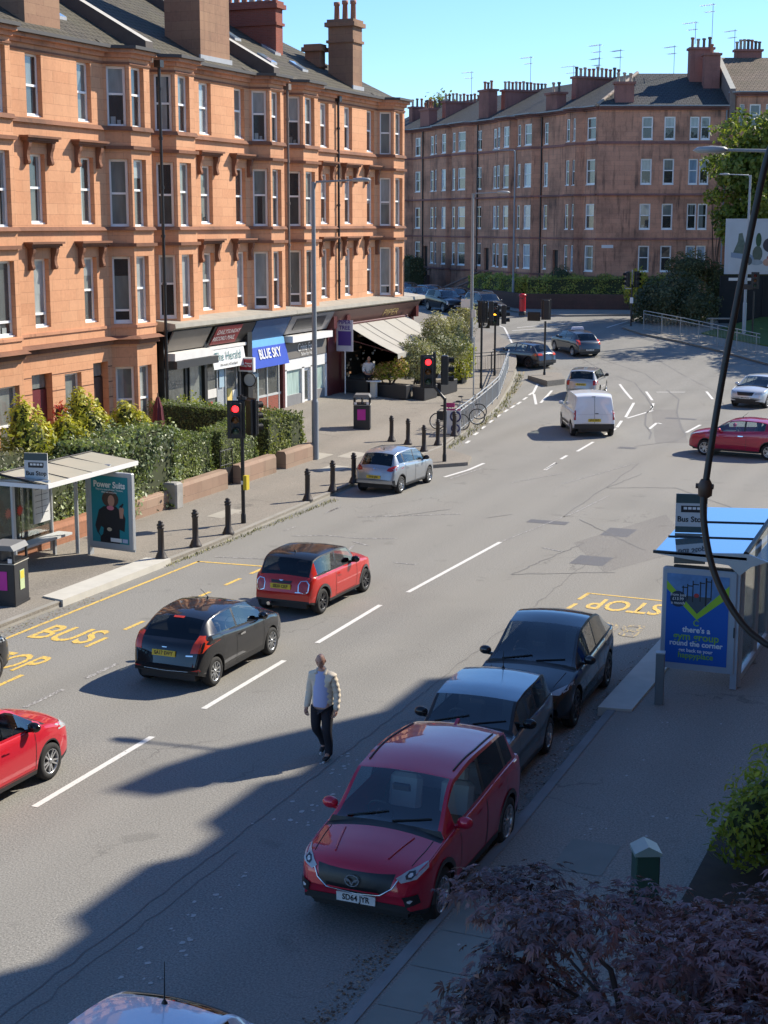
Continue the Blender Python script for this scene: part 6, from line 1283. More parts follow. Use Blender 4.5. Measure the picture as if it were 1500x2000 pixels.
railing('grey railing along the far right pavement', [(-24.6, 104.4), (-21.2, 101.6), (-17.9, 98.6), (-15.4, 96.2)], lambda x, y: gz(x, y) + .11, h=1.35, step=.15, mat=pmat('railing_grey', (.26, .28, .28), .5))
# pillar box, utility posts, sign, flag
pb = empty('pillar_box', (*px(1020, 619), 0), 0, 'red pillar box below the far hedge', 'post box'); pb.location.z = gz(pb.location.x, pb.location.y) + .1; m = MB(); m.lathe([(.27, 0), (.27, .3), (.24, .32)], n=16); m.build('base', M_BLACK, pb, uv=False); m = MB(); m.lathe([(.24, .3), (.24, 1.42)], n=16); b = m.build('drum', pmat('post_red', (.42, .012, .02), .35), pb, uv=False); m = MB(); m.lathe([(.24, 1.42), (.29, 1.44), (.29, 1.5), (.22, 1.58), (0, 1.63)], n=16); m.build('cap', pmat('post_red', (.42, .012, .02)), pb, uv=False); m = MB(); m.box(-.14, .14, -.26, -.22, 1.25, 1.31); m.build('slot', M_BLACK, pb, uv=False)
u = empty('utility_post', (-3.97, 17.85, .125), R(25), 'dark green utility post with pale pitched cap by the shrub', 'utility post'); m = MB(); m.bevbox(-.15, .15, -.15, .15, 0, .93, .015); m.build('body', pmat('dark_green_metal', (.03, .07, .05), .45), u, uv=False); m = MB(); m.prism([(-.17, .9), (.17, .9), (.17, .94), (0, 1.03), (-.17, .94)], -.17, .17, M=Matrix(((1, 0, 0, 0), (0, 0, -1, 0), (0, 1, 0, 0), (0, 0, 0, 1)))); m.build('cap', pmat('pale_green_cap', (.25, .33, .31), .4, spec=.8), u, uv=False)
u = empty('steel_bollard', (-5.78, 26.65, .125), R(10), 'square steel bollard at the end of the near bus kerb', 'bollard'); m = MB(); m.bevbox(-.08, .08, -.08, .08, 0, .95, .012); m.build('post', pmat('blue_grey_steel', (.17, .19, .2), .4, metal=.3), u, uv=False); m = MB(); m.box(-.085, .085, -.085, .085, .95, .975); m.build('cap', M_ALU, u, uv=False)
f = empty('banner_pole', (-29.55, 65.6, pz(-29.5, 65.6)), 0, 'white pole carrying a small purple banner at the restaurant', 'banner'); m = MB(); m.cyl((0, 0, 0), (0, 0, 2.9), .03, n=8); m.build('pole', M_WHITEP, f, uv=False); m = MB(); m.box(-.42, .42, -.04, -.02, 2.0, 3.45); b = m.build('banner', pmat('pale_lilac', (.52, .52, .6), .6), f, uv=False); M = frame((0, -.045, 2.72), (1, 0, 0), (0, 0, 1)); quad('banner_panel', M, -.33, .33, -.45, .22, .0, pmat('purple_panel', (.075, .035, .25), .5), b); text('lettering', 'PIPER\nTREE', .26, M @ Matrix.Translation((0, .5, .004)), pmat('purple_panel', (.075, .035, .25)), b, bold=.006)
rs = empty('hanging_sign', (-29.35, 56.1, 0), 0, 'small red projecting sign on the black newsagent pillar', 'sign'); m = MB(); m.box(-.7, .0, -.09, .09, 2.72, 3.3); b = m.build('box', M_WHITEP, rs, uv=False); M = frame((-.35, -.095, 3.01), (1, 0, 0), (0, 0, 1)); quad('sign_face', M, -.29, .29, -.23, .23, 0, pmat('bright_sign_red', (.38, .012, .03), .4), b); text('lettering', 'Daily Record\nSunday Mail', .105, M @ Matrix.Translation((0, 0, .003)), M_WHITEP, b, bold=.004)
ck = empty('round_wall_sign', (-29.92, 56.72, 0), 0, 'round grey disc sign on the black pillar', 'sign'); m = MB(); m.cyl((.2, -.33, 2.35), (.2, -.38, 2.35), .26, n=24); m.build('disc', pmat('grey_disc', (.34, .37, .39), .4), ck, uv=False); m = MB(); m.lathe([(.26, 0), (.3, .02), (.3, .06), (.26, .07)], (0, 0, 0), 24, M=Matrix.Translation((.2, -.33, 2.35)) @ Matrix.Rotation(R(90), 4, 'X')); m.build('rim', M_BLACK, ck, uv=False)
m = MB(); m.box(-.1, .1, -.3, .1, .4, 4.3); o = m.build('pilaster', M_BLACK, ck, uv=False)
# billboard and dark fence
bb = empty('billboard', (-20.4, 110.6, 0), R(20), 'large pale billboard with a snowy picture at the right edge', 'billboard'); m = MB(); m.box(0, 8, -.08, .15, 5.2, 9.05); m.build('frame', pmat('pale_frame', (.50, .53, .56), .5, var=.03), bb, uv=False); 
for x in (1, 4, 7): m = MB(); m.box(x, x + .2, .15, .35, 2, 8.5); m.build('post', M_DKGREY, bb, uv=False)
M = frame((4, -.085, 7.12), (1, 0, 0), (0, 0, 1)); po = quad('picture', M, -3.75, 3.75, -1.7, 1.7, 0, pmat('snowy_picture', (.50, .55, .58), .5, var=.2, scale=.8), bb)
polyq('picture_shape', M, [(-3.4, -.3), (-3.15, .35), (-3.1, .9), (-2.85, .95), (-2.7, .4), (-2.5, -.2), (-2.2, -.6), (-3.5, -.55)], .004, pmat('dull_green_shape', (.12, .16, .13), .6, var=.5, scale=6), po)
polyq('picture_shape', M, [(-3.6, -.4), (-2.1, -.6), (-1.9, -1.0), (-3.6, -.75)], .006, pmat('blue_shape', (.22, .3, .4), .6), po)
for k, (cx, cy, rx, ry, c) in enumerate(((-1.7, .45, .2, .5, (.04, .09, .04)), (-1.75, -.5, .35, .55, (.10, .13, .10)), (-.9, .1, .5, .5, (.05, .045, .06)), (-.35, .45, .4, .35, (.5, .08, .08)), (-.6, -.8, .5, .3, (.35, .10, .09)), (-1.05, -1.1, .3, .25, (.5, .3, .22)), (-1.8, -1.1, .45, .2, (.3, .36, .4)), (-2.35, -1.0, .25, .3, (.08, .1, .11)))): polyq('picture_shape', M, disc(cx, cy, rx, ry), .005 + k * .001, pmat('picture_paint_%d' % k, c, .6, var=.4, scale=4), po)
fe = empty('timber_fence', (-20.6, 110.2, 0), R(20), 'dark timber fence under the billboard', 'fence'); m = MB(); m.box(0, 14, 0, .08, 1.4, 5.1); m.build('boards', pmat('black_stained_timber', (.012, .014, .016), .8, var=.3), fe, uv=False); m = MB(); m.box(.6, 2.2, -.04, -.02, 4.75, 4.95); m.build('notice', M_WHITEP, fe, uv=False)
for k in range(5): m = MB(); m.box(3 * k, 3 * k + .1, -.1, 0, 1.4, 5.1); m.build('post', pmat('black_stained_timber', (.012, .014, .016)), fe, uv=False)
bn = empty('park_bench', (-20.3, 105.2, 1.9), R(25), 'pale bench on the grass bank below the fence', 'bench'); m = MB(); m.box(0, 1.9, 0, .45, .42, .5); m.build('seat', M_KERB, bn, uv=False)
for x in (.2, 1.6): m = MB(); m.box(x, x + .12, .05, .4, -.3, .42); m.build('leg', M_KERB, bn, uv=False)
# bicycles on hoops with a tandem sign
def ring(mb, c, r, th, M, n=24): mb.lathe([(r + th * math.cos(a), th * math.sin(a)) for a in [k * math.pi / 3 for k in range(7)]], c, n, M=M)
def bicycle(label, x, y, rz, col, lean=.0):
    b = empty('bicycle', (x, y, pz(x, y)), rz, label, 'bicycle', 'bicycles locked behind the railing'); b.rotation_euler = (lean, 0, rz); X = Matrix.Rotation(R(90), 4, 'X')
    for cx in (0, 1.05):
        m = MB(); ring(m, (0, 0, 0), .33, .022, Matrix.Translation((cx, 0, .34)) @ X); w = m.build('wheel', M_RUBBER, b, uv=False); m = MB(); ring(m, (0, 0, 0), .31, .012, Matrix.Translation((cx, 0, .34)) @ X, 18)
        for k in range(10): a = k * math.pi / 5; m.cyl((cx, 0, .34), (cx + .31 * math.cos(a), 0, .34 + .31 * math.sin(a)), .004, n=3)
        m.build('rim', M_ALU, w, uv=False)
    m = MB(); bb_, st_, hd, hd2 = (.45, 0, .3), (.3, 0, .85), (.9, 0, .9), (.93, 0, .75)
    for a, c in ((bb_, st_), (st_, hd), (bb_, hd2), (hd, (1.05, 0, .34)), (bb_, (0, 0, .34)), (st_, (0, 0, .34))): m.cyl(a, c, .018, n=6)
    m.cyl(st_, (.27, 0, .98), .014, n=6); m.cyl(hd, (.87, 0, 1.02), .014, n=6); m.build('frame', pmat(col[0], col[1], .35, metal=.2), b, uv=False)
    m = MB(); m.ball((.25, 0, 1.0), .1, (1.3, .7, .35), 6); m.build('saddle', M_BLACK, b, uv=False); m = MB(); m.tube([(.83, -.28, 1.05), (.9, -.1, 1.06), (.9, .1, 1.06), (.83, .28, 1.05)], .014, 6); m.build('handlebar', M_BLACK, b, uv=False); m = MB(); m.cyl((.45, -.03, .3), (.45, -.05, .3), .09, n=12); m.tube([(.45, -.06, .3), (.55, -.06, .18), (.55, -.15, .18)], .012, 5); m.build('crank', M_DKGREY, b, uv=False); return b
bicycle('dark bicycle leaning at the near end of the cycle stands', -22.75, 59.9, R(5), ('black_bike', (.03, .03, .03))); bicycle('silver bicycle in the middle of the cycle stands', -22.7, 61.6, R(20), ('silver_bike', (.45, .46, .47))); bicycle('grey bicycle at the far end of the cycle stands', -23.1, 63.0, R(25), ('grey_bike', (.2, .21, .22)))
G_C = 'cycle stands behind the railing'
for k, lab in enumerate(('nearest steel cycle hoop behind the railing', 'middle steel cycle hoop behind the railing', 'farthest steel cycle hoop behind the railing')):
    m = MB(); m.tube([(-.4, 0, 0), (-.4, 0, .7), (-.28, 0, .82), (.28, 0, .82), (.4, 0, .7), (.4, 0, 0)], .025, 8); o = m.build('cycle_hoop', M_GALV, uv=False); o.location = (-22.5 - .18 * k, 60.4 + 1.3 * k, pz(-22.6, 61)); o.rotation_euler = (0, 0, R(15)); tag(o, lab, 'cycle stand', G_C)
sg = empty('cycle_sign', (-21.75, 59.25, pz(-21.7, 59.2)), R(8), 'blue and white bicycle shaped sign with magenta strip', 'sign'); X = Matrix.Rotation(R(90), 4, 'X'); NAVY = pmat('navy_sign', (.03, .03, .13), .5)
m = MB(); m.bevbox(-.33, .27, -.02, .02, .0, 1.0, .01); p_ = m.build('board', M_WHITEP, sg, uv=False)
for cz, r in ((.74, .24), (.25, .19)): m = MB(); m.lathe([(r * .72, 0), (r, .0), (r, .02), (r * .72, .02)], n=20, M=Matrix.Translation((.05, -.025, cz)) @ X); m.build('wheel_ring', NAVY, p_, uv=False)
m = MB(); m.box(-.33, .27, -.03, -.021, 1.0, 1.06); m.box(-.4, .0, -.02, .02, 1.12, 1.3); m.build('magenta_strip', pmat('magenta_sign', (.40, .02, .14), .5), sg, uv=False); m = MB(); m.box(-.75, -.33, -.02, .0, .55, .95); m.build('black_flap', M_BLACK, sg, uv=False)
m = MB(); q = px(920, 740); x, y = -24.2, 68.5; m.cyl((0, 0, 0), (0, 0, 3.1), .035, n=8); o = m.build('sign_post', M_GALV, uv=False); o.location = (x, y, pz(x, y)); tag(o, 'thin grey sign post behind the curved railing', 'post')
# cable hanging close in front of the window
cp = [(-0.405, 2.664, 8.872), (-0.427, 2.664, 8.811), (-0.442, 2.663, 8.731), (-0.463, 2.658, 8.595), (-0.484, 2.643, 8.435), (-0.499, 2.619, 8.273), (-0.5, 2.608, 8.212), (-0.486, 2.597, 8.144), (-0.464, 2.589, 8.089), (-0.43, 2.582, 8.039), (-0.396, 2.58, 8.008), (-0.351, 2.582, 7.991)]
cp = [(-.34, 2.66, 9.1), (-.2, 2.6, 9.7), (.5, 2.3, 11.5)][::-1] + cp + [(-.2, 2.6, 7.98), (.3, 2.7, 8.1), (.7, 2.75, 8.4)]
def catm(p, n=6):
    out = []; p = [Vector(q) for q in p]
    for i in range(len(p) - 1):
        a, b, c, d = p[max(i - 1, 0)], p[i], p[i + 1], p[min(i + 2, len(p) - 1)]
        for k in range(n): t = k / n; out.append(.5 * ((2 * b) + (c - a) * t + (2 * a - 5 * b + 4 * c - d) * t * t + (3 * b - a - 3 * c + d) * t ** 3))
    return out + [p[-1]]
cb = empty('hanging_cable', cp[3], 0, 'thick black cable hanging close to the window', 'cable'); o0 = Vector(cp[3]); m = MB(); m.tube([q - o0 for q in catm(cp)], .0058, 10); m.build('cable', M_BLACK, cb, uv=False); m = MB(); c = Vector((-.5, 2.616, 8.252)) - o0; m.lathe([(.006, -.016), (.012, -.012), (.013, .006), (.008, .016)], c, 10); m.cyl(c + Vector((-.016, 0, .004)), c + Vector((.014, 0, .004)), .005, n=6); m.build('clip', pmat('brown_clip', (.06, .035, .025), .5), cb, uv=False)
# ---------------- cars ----------------
def pchip(pts):
    x = np.array([p[0] for p in pts], float); y = np.array([p[1] for p in pts], float); h = np.diff(x); d = np.diff(y) / h; m = np.zeros(len(x))
    for i in range(1, len(x) - 1):
        if d[i - 1] * d[i] > 0: w1 = 2 * h[i] + h[i - 1]; w2 = h[i] + 2 * h[i - 1]; m[i] = (w1 + w2) / (w1 / d[i - 1] + w2 / d[i])
    m[0] = d[0]; m[-1] = d[-1]
    def f(t):
        t = min(max(t, x[0]), x[-1]); i = min(int(np.searchsorted(x, t, 'right')) - 1, len(h) - 1); i = max(i, 0); s = (t - x[i]) / h[i]
        return float(y[i] * (2 * s ** 3 - 3 * s ** 2 + 1) + h[i] * m[i] * (s ** 3 - 2 * s ** 2 + s) + y[i + 1] * (-2 * s ** 3 + 3 * s ** 2) + h[i] * m[i + 1] * (s ** 3 - s ** 2))
    return f
def carpaint(name, col, flake=0., rough=.28):
    if name in MATS: return MATS[name]
    m = bpy.data.materials.new(name); m.use_nodes = True; b = m.node_tree.nodes['Principled BSDF']; b.inputs['Base Color'].default_value = (*col, 1); b.inputs['Roughness'].default_value = rough; b.inputs['Metallic'].default_value = flake; b.inputs['Specular IOR Level'].default_value = .12; b.inputs['Coat Weight'].default_value = 1; b.inputs['Coat Roughness'].default_value = .025; b.inputs['Coat IOR'].default_value = 1.6
    t = m.node_tree; tc = t.nodes.new('ShaderNodeTexCoord'); no = t.nodes.new('ShaderNodeTexNoise'); no.inputs['Scale'].default_value = 3; no.inputs['Detail'].default_value = 6; mp = t.nodes.new('ShaderNodeMapRange'); mp.inputs[3].default_value = rough * .8; mp.inputs[4].default_value = rough * 1.5
    t.links.new(tc.outputs['Object'], no.inputs[0]); t.links.new(no.outputs[0], mp.inputs[0]); t.links.new(mp.outputs[0], b.inputs['Roughness']); MATS[name] = m; return m
def carglass(name, tint, refl=.07):
    if name in MATS: return MATS[name]
    t = NT(name, .02); tr = t.n('ShaderNodeBsdfTransparent'); tr.inputs[0].default_value = (*tint, 1); gl = t.n('ShaderNodeBsdfGlossy'); gl.inputs['Roughness'].default_value = .015; gl.inputs[0].default_value = (.95, .98, 1, 1); lw = t.n('ShaderNodeLayerWeight'); lw.inputs[0].default_value = .5; mx = t.n('ShaderNodeMixShader')
    t.l(t.math('ADD', t.math('MULTIPLY', t.math('POWER', lw.outputs['Facing'], 5.), .8), refl), mx.inputs[0]); t.l(tr.outputs[0], mx.inputs[1]); t.l(gl.outputs[0], mx.inputs[2]); t.l(mx.outputs[0], t.t.nodes['Material Output'].inputs['Surface']); return t.m
G_CLEAR = carglass('car_glass', (.78, .84, .83), .12); G_TINT = carglass('privacy_glass', (.10, .11, .12), .05)
M_TRIM = pmat('black_car_trim', (.018, .018, .019), .5, var=.1); M_SEAT = pmat('dark_seat_fabric', (.045, .045, .048), .8); M_SEATL = pmat('grey_seat_leather', (.46, .46, .44), .6)
M_RIM = pmat('alloy_rim', (.50, .51, .52), .28, metal=.8, var=.05); M_RIMD = pmat('dark_alloy_rim', (.07, .07, .075), .35, metal=.5, var=.05); M_CHROME = pmat('chrome', (.7, .7, .7), .12, metal=1., var=0)
def lampmat(name, col, rough=.08):
    if name in MATS: return MATS[name]
    m = pmat(name, col, rough + .12, var=.35, scale=14, coat=.25); return m
L_RED = lampmat('red_tail_lamp', (.36, .012, .012)); L_REDB = lampmat('bright_red_tail_lamp', (.62, .05, .02)); L_CLEAR = lampmat('clear_headlamp', (.38, .41, .43)); L_DARK = lampmat('smoked_lamp', (.03, .03, .035)); L_WHITE = lampmat('white_reverse_lamp', (.6, .6, .6))
P_YEL = pmat('yellow_number_plate', (.60, .44, .03), .4, var=.04); P_WHT = pmat('white_number_plate', (.72, .72, .70), .4, var=.04)
def decal(root, bvh, name, poly, d, mat, off=.007, step=.05, plane=None):
    """shape seen along direction d (plan angle vector), draped on the body. poly is (a,z): a runs along the horizontal perpendicular to d"""
    d = Vector((d[0], d[1], 0)).normalized(); a = Vector((-d.y, d.x, 0)); bm = bmesh.new(); bm.faces.new([bm.verts.new((p[0], p[1], 0)) for p in poly])
    for ax in (0, 1):
        lo = min(p[ax] for p in poly); hi = max(p[ax] for p in poly); k = lo + step
        while k < hi - 1e-4:
            bmesh.ops.bisect_plane(bm, geom=bm.verts[:] + bm.edges[:] + bm.faces[:], plane_co=(k, 0, 0) if ax == 0 else (0, k, 0), plane_no=(1, 0, 0) if ax == 0 else (0, 1, 0), dist=1e-5); k += step
    bmesh.ops.triangulate(bm, faces=bm.faces[:]); bad = []
    for v in bm.verts:
        o = a * v.co.x + Vector((0, 0, v.co.y)) - d * 6; h = bvh.ray_cast(o, d)
        if h[0] is None: bad.append(v); continue
        n = h[1] if h[1].dot(d) < 0 else -h[1]; v.co = h[0] + n * off * .5 - d * off * .5
    if bad: bmesh.ops.delete(bm, geom=bad, context='VERTS')
    if not bm.faces: bm.free(); return None
    bmesh.ops.recalc_face_normals(bm, faces=bm.faces[:])
    if sum(f.normal.dot(d) for f in bm.faces) > 0: bmesh.ops.reverse_faces(bm, faces=bm.faces[:])
    for f in bm.faces: f.smooth = True
    me = bpy.data.meshes.new(name); bm.to_mesh(me); bm.free(); me.materials.append(mat); return link(bpy.data.objects.new(name, me), root)
WHEELS = {}
def wheel(root, x, y, r, side, style, wd=.21):
    key = (round(r, 3), style, side)
    if key not in WHEELS:
        X = Matrix.Rotation(R(90) * side, 4, 'Y'); h = wd / 2
        m = MB(); m.lathe([(r * .66, -h), (r * .8, -h), (r * .95, -h * .9), (r, -h * .55), (r, h * .55), (r * .95, h * .9), (r * .8, h), (r * .66, h), (r * .64, h * .7), (r * .64, -h * .7)], n=28, M=X); a = m.build('wheel', M_RUBBER, root, uv=False)
        n, mat, w = {'five': (5, M_RIM, .2), 'ten': (10, M_RIM, .13), 'multi': (8, M_RIM, .15), 'dark': (5, M_RIMD, .22), 'darkmulti': (10, M_RIMD, .12), 'hub': (12, M_RIM, .2), 'steel': (14, pmat('grey_wheel_trim', (.25, .25, .26), .4), .2)}[style]
        m = MB(); R_ = r * .66; m.lathe([(R_, h * .98), (R_ * .95, h * 1.0), (R_ * .9, h * .8), (R_ * .9, -h * .3)], n=28, M=X)
        for k in range(n):
            t = 2 * math.pi * k / n; c, s = math.cos(t), math.sin(t); p = lambda rr, tt, z: X @ Vector((rr * math.cos(t) - tt * math.sin(t), rr * math.sin(t) + tt * math.cos(t), z))
            for q in ((-1, 1) if n == 5 else (0,)):
                o = q * R_ * .13; ww = R_ * w * (.42 if n == 5 else .55)
                m.face([p(R_ * .1, -ww + o * .3, h * .82), p(R_ * .93, -ww * .75 + o * 1.5, h * .93), p(R_ * .93, ww * .75 + o * 1.5, h * .93), p(R_ * .1, ww + o * .3, h * .82)]); m.face([p(R_ * .1, ww + o * .3, h * .82), p(R_ * .93, ww * .75 + o * 1.5, h * .93), p(R_ * .93, ww * .75 + o * 1.5, h * .5), p(R_ * .1, ww + o * .3, h * .4)]); m.face([p(R_ * .93, -ww * .75 + o * 1.5, h * .93), p(R_ * .1, -ww + o * .3, h * .82), p(R_ * .1, -ww + o * .3, h * .4), p(R_ * .93, -ww * .75 + o * 1.5, h * .5)])
        m.lathe([(R_ * .2, h * .7), (R_ * .19, h * .9), (0, h * .93)], n=14, M=X); b = m.build('rim', mat, a, uv=False)
        m = MB(); m.lathe([(R_ * .9, h * .1), (0, h * .1)], n=20, M=X); c = m.build('brake_disc', pmat('brake_dark', (.03, .03, .032), .6), a, uv=False)
        WHEELS[key] = a; a.location = (x, y, r); return a
    a = copy_tree(WHEELS[key], root); a.location = (x, y, r); return a
def car(label, loc, heading, S_, paint, plate=None, cat='car', group=None, detail=True, k=1.):
    """heading: plan direction the car points at; loc: plan point under its centre"""
    g = S_.get; L, hw, H = S_['L'], S_['hw'], S_['H']; rw = g('r', .31); ax = S_['axles']; x0, y0 = loc
    rz = math.atan2(heading[1], heading[0]) - math.pi / 2; z0 = gz(x0, y0); root = empty(g('name', 'parked_car'), (x0, y0, z0), rz, label, cat, group)
    root.scale = (k, k, k)
    if fwd(x0, y0) > 80:
        e = 1.0; dz = gz(x0 + heading[0] * e, y0 + heading[1] * e) - gz(x0 - heading[0] * e, y0 - heading[1] * e); root.rotation_euler = (math.atan2(dz, 2 * e), 0, rz)
    zt = pchip(S_['top']); zb = pchip(S_['belt']); pl = pchip(g('plan') or [(0, .80), (.14, .91), (.45, .975), (L * .35, 1), (L * .7, 1), (L - .5, .97), (L - .12, .91), (L, .84)])
    uc, ur, uq, ug = S_['cowl'], S_['rf'], S_['rr'], S_['gb']     # cowl, roof front, roof rear, rear glass bottom
    wroof = pchip([(0, .9), (uc - .05, .88), (uc + .02, .86), (ur, g('rw', .76)), ((ur + uq) / 2, g('rw', .76) + .01), (uq, g('rw', .76) - .02), (ug, .80), (L, .8)])
    zs = g('sill', .24); fr = g('fbend', .24); rb = g('rbend', .13); Ra = rw + .05
    def zlow(u, lim=True):
        z = zs + .10 * max(0, 1 - u / .35) + .12 * max(0, 1 - (L - u) / .4)
        for a in ax:
            if abs(u - a) < Ra: z = max(z, rw + math.sqrt(max(0, Ra * Ra - (u - a) ** 2)) + .0)
        return min(z, zb(u) - .05)
    crown = g('crown', .05)
    def sect(u):
        w = hw * pl(u); B = zb(u); T = zt(u); lo = zlow(u); P = []
        glass_zone = uc < u < ug; base = zs
        for t in (0, .1, .22, .36, .5, .62, .74, .86, .95, 1):
            z = lo + (B - lo) * t; q = (z - base) / max(.05, B - base); k = .955 + .06 * math.sin(min(1, max(0, q)) * 1.9) - .045 * max(0, q - .55) / .45 - (.02 if q > .97 else 0) + g('crease', .012) * math.exp(-((q - .72) / .06) ** 2)
            P.append((w * min(k, 1.0), z))
        wbelt = P[-1][0] - .012
        if glass_zone: zr = T - crown * (1 if u > ur else .7) ; wr = min(hw * pl(u) * wroof(u), wbelt - .01); zr = max(zr, B + .012)
        else: zr = B + .012; wr = wbelt - .02
        for t in (.0, .09, .91, 1.):
            bow = .02 * math.sin(t * math.pi) * (1 if glass_zone else 0); P.append((wbelt + (wr - wbelt) * t + bow, B + .012 * (t > 0) * (not glass_zone) + (zr - B) * t * (1 if glass_zone else 0) + .004))
        P[-1] = (wr, zr)
        for t in (.93, .75, .5, .25, 0): P.append((wr * t, zr + (max(T, zr) - zr) * (1 - t ** (2.0 if u < ug else 1.8))))
        return P
    us = {0., .02, .05, .09, .14, .2, .28, .38, uc - .3, uc - .12, uc, uc + .03, ur - .03, ur, uq, uq + .03, ug - .03, ug, L, L - .02, L - .05, L - .09, L - .14, L - .2}
    for a in ax:
        for k in range(13): us.add(a + Ra * .999 * math.cos(math.pi * k / 12))
        us.add(a - Ra - .012); us.add(a + Ra + .012)
    for w0, w1 in S_['win']: us |= {w0, w1}
    for d0, d1 in g('doors', ()): us |= {d0, d1}
    us = sorted(u for u in us if 0 <= u <= L); full = []
    for a, b in zip(us, us[1:]):
        full.append(a)
        n = int((b - a) / .14)
        for k in range(1, n + 1): full.append(a + (b - a) * k / (n + 1))
    full.append(us[-1]); us = [u for i, u in enumerate(full) if i == 0 or u - full[i - 1] > .004]
    def W(u, x, z):
        q = abs(x) / hw; uu = u + fr * q ** 2.6 * max(0, 1 - u / (uc + .2)) ** 2 - rb * q ** 2.6 * max(0, 1 - (L - u) / .9) ** 2; return Vector((x, L / 2 - uu, z))
    rows = []
    for u in us:
        P = sect(u); full_ = [(x, z) for x, z in P] + [(-x, z) for x, z in P[-2::-1]]; rows.append([W(u, x, z) for x, z in full_])
    n = len(rows[0]); half = (n - 1) // 2
    body, dr, ws, rwg, sw = MB(), {}, MB(), MB(), {}
    allv = [v for r in rows for v in r]; faces = []
    for i in range(len(rows) - 1):
        um = (us[i] + us[i + 1]) / 2
        for j in range(n - 1):
            q = [rows[i][j], rows[i][j + 1], rows[i + 1][j + 1], rows[i + 1][j]]; jj = j if j < half else n - 2 - j; side = 0 if j < half else 1
            if (q[0] - q[2]).length < 1e-5 or ((q[1] - q[0]).cross(q[2] - q[0]).length + (q[2] - q[0]).cross(q[3] - q[0]).length) < 2e-7: continue
            faces.append((i * n + j, i * n + j + 1, (i + 1) * n + j + 1, (i + 1) * n + j))
            dst, mi = body, 0
            if jj == 11:      # greenhouse side
                k = next((k for k, (a, b) in enumerate(S_['win']) if a < um < b), None)
                if k is not None: dst = sw.setdefault((side, k), MB())
                elif S_['win'] and S_['win'][0][0] < um < S_['win'][-1][1] and um > uc: mi = 1
            elif jj >= 14 and uc + .02 < um < ur - .02: dst = ws
            elif jj >= 14 and uq + .02 < um < ug - .02 and g('rglass', True): dst = rwg
            elif jj in (9, 10, 12) and S_['win'] and uc < um < ug and g('blackrail', False): mi = 1
            elif jj >= 12 and ur - .03 <= um <= ug and g('roofblack', False): mi = 2
            elif jj == 0 and g('blacksill', True): mi = 1
            elif jj == 13 and uc < um < ur and g('blackpillar', False): mi = 1
            elif jj >= 13 and uc - .13 < um < uc + .03: mi = 1
            elif 1 <= jj <= 8:
                k = next((k for k, (a, b) in enumerate(g('doors', ())) if a < um < b), None)
                if k is not None: dst = dr.setdefault((side, k), MB())
            dst.face(q[::-1], mi, True)
    for r, rev in ((rows[0], False), (rows[-1], True)):          # nose and tail caps
        for j in range(half):
            q = [r[j], r[j + 1], r[n - 2 - j], r[n - 1 - j]]; body.face(q if rev else q[::-1], 1 if j < 2 else 0, True); b = len(allv); allv += q; faces.append((b, b + 1, b + 2, b + 3))
    roofm = g('roofmat') or paint
    for mb, nm, mats in [(body, 'body', [paint, M_TRIM, roofm]), (ws, 'windscreen', [g('wglass') or G_CLEAR]), (rwg, 'rear_window', [g('rgl') or G_TINT])]:
        if mb.f: smooth(mb.build(nm, mats, root, uv=False, weld=True), 45)
    for (sd, k), mb in sw.items(): mb.build('side_window', [(g('rgl') if k else None) or g('sgl') or G_CLEAR], root, uv=False, weld=True)
    bvh = BVHTree.FromPolygons([tuple(v) for v in allv], faces)
    for (sd, k), mb in dr.items():
        d = smooth(mb.build('door', [paint, M_TRIM], root, uv=False, weld=True), 45); d0, d1 = S_['doors'][k]; s = 1 if sd == 0 else -1
        if detail:
            dirv = Vector((-s, 0)); f = lambda pts: [((L / 2 - u) * -s, z) for u, z in pts]
            for (a, b, c, e) in ((d0, d0 + .012, zs + .1, zb(d0) - .0), (d1 - .012, d1, max(zs + .1, zlow(d1) + .02), zb(d1) - .0), (d0, d1 - .012, zs + .085, zs + .1)): decal(d, bvh, 'seam', f([(a, c), (b, c), (b, e), (a, e)]), dirv, M_BLACK, .003, .08)
            u = d1 - .22; z = zb(u) - .13; decal(d, bvh, 'handle', f([(u - .1, z - .022), (u + .1, z - .016), (u + .1, z + .016), (u - .1, z + .02)]), dirv, paint if not g('chromeh') else M_CHROME, .035, .05)
    # underside and wheel wells
    m = MB(); m.box(-hw * .72, hw * .72, -L / 2 + .18, L / 2 - .25, zs - .02, rw + .1); m.box(-hw * .85, hw * .85, -L / 2 + .3, L / 2 - .4, rw + .34, rw + .36)
    for a in ax:
        for s in (-1, 1): m.box(min(s * hw * .6, s * hw * .62), max(s * hw * .6, s * hw * .62), L / 2 - a - Ra, L / 2 - a + Ra, .2, rw + Ra)
    m.build('underbody', M_TRIM, root, uv=False)
    m = MB()
    for a in ax:
        for s in (-1, 1):
            ring_ = []
            for k in range(15): t = math.pi * k / 14; u = a + Ra * math.cos(t) * .999; z = zlow(u); x = (sect(u)[0][0]) * s; ring_.append((W(u, x, z), W(u, x * .72, z)))
            m.grid([[p for p, q in ring_], [q for p, q in ring_]], 0, True)
    m.build('wheel_well', M_TRIM, root, uv=False)
    for i, a in enumerate(ax):
        for s in (-1, 1): wheel(root, s * (hw * pl(a) - .115), L / 2 - a - (0), rw, s, g('rims', 'five'))
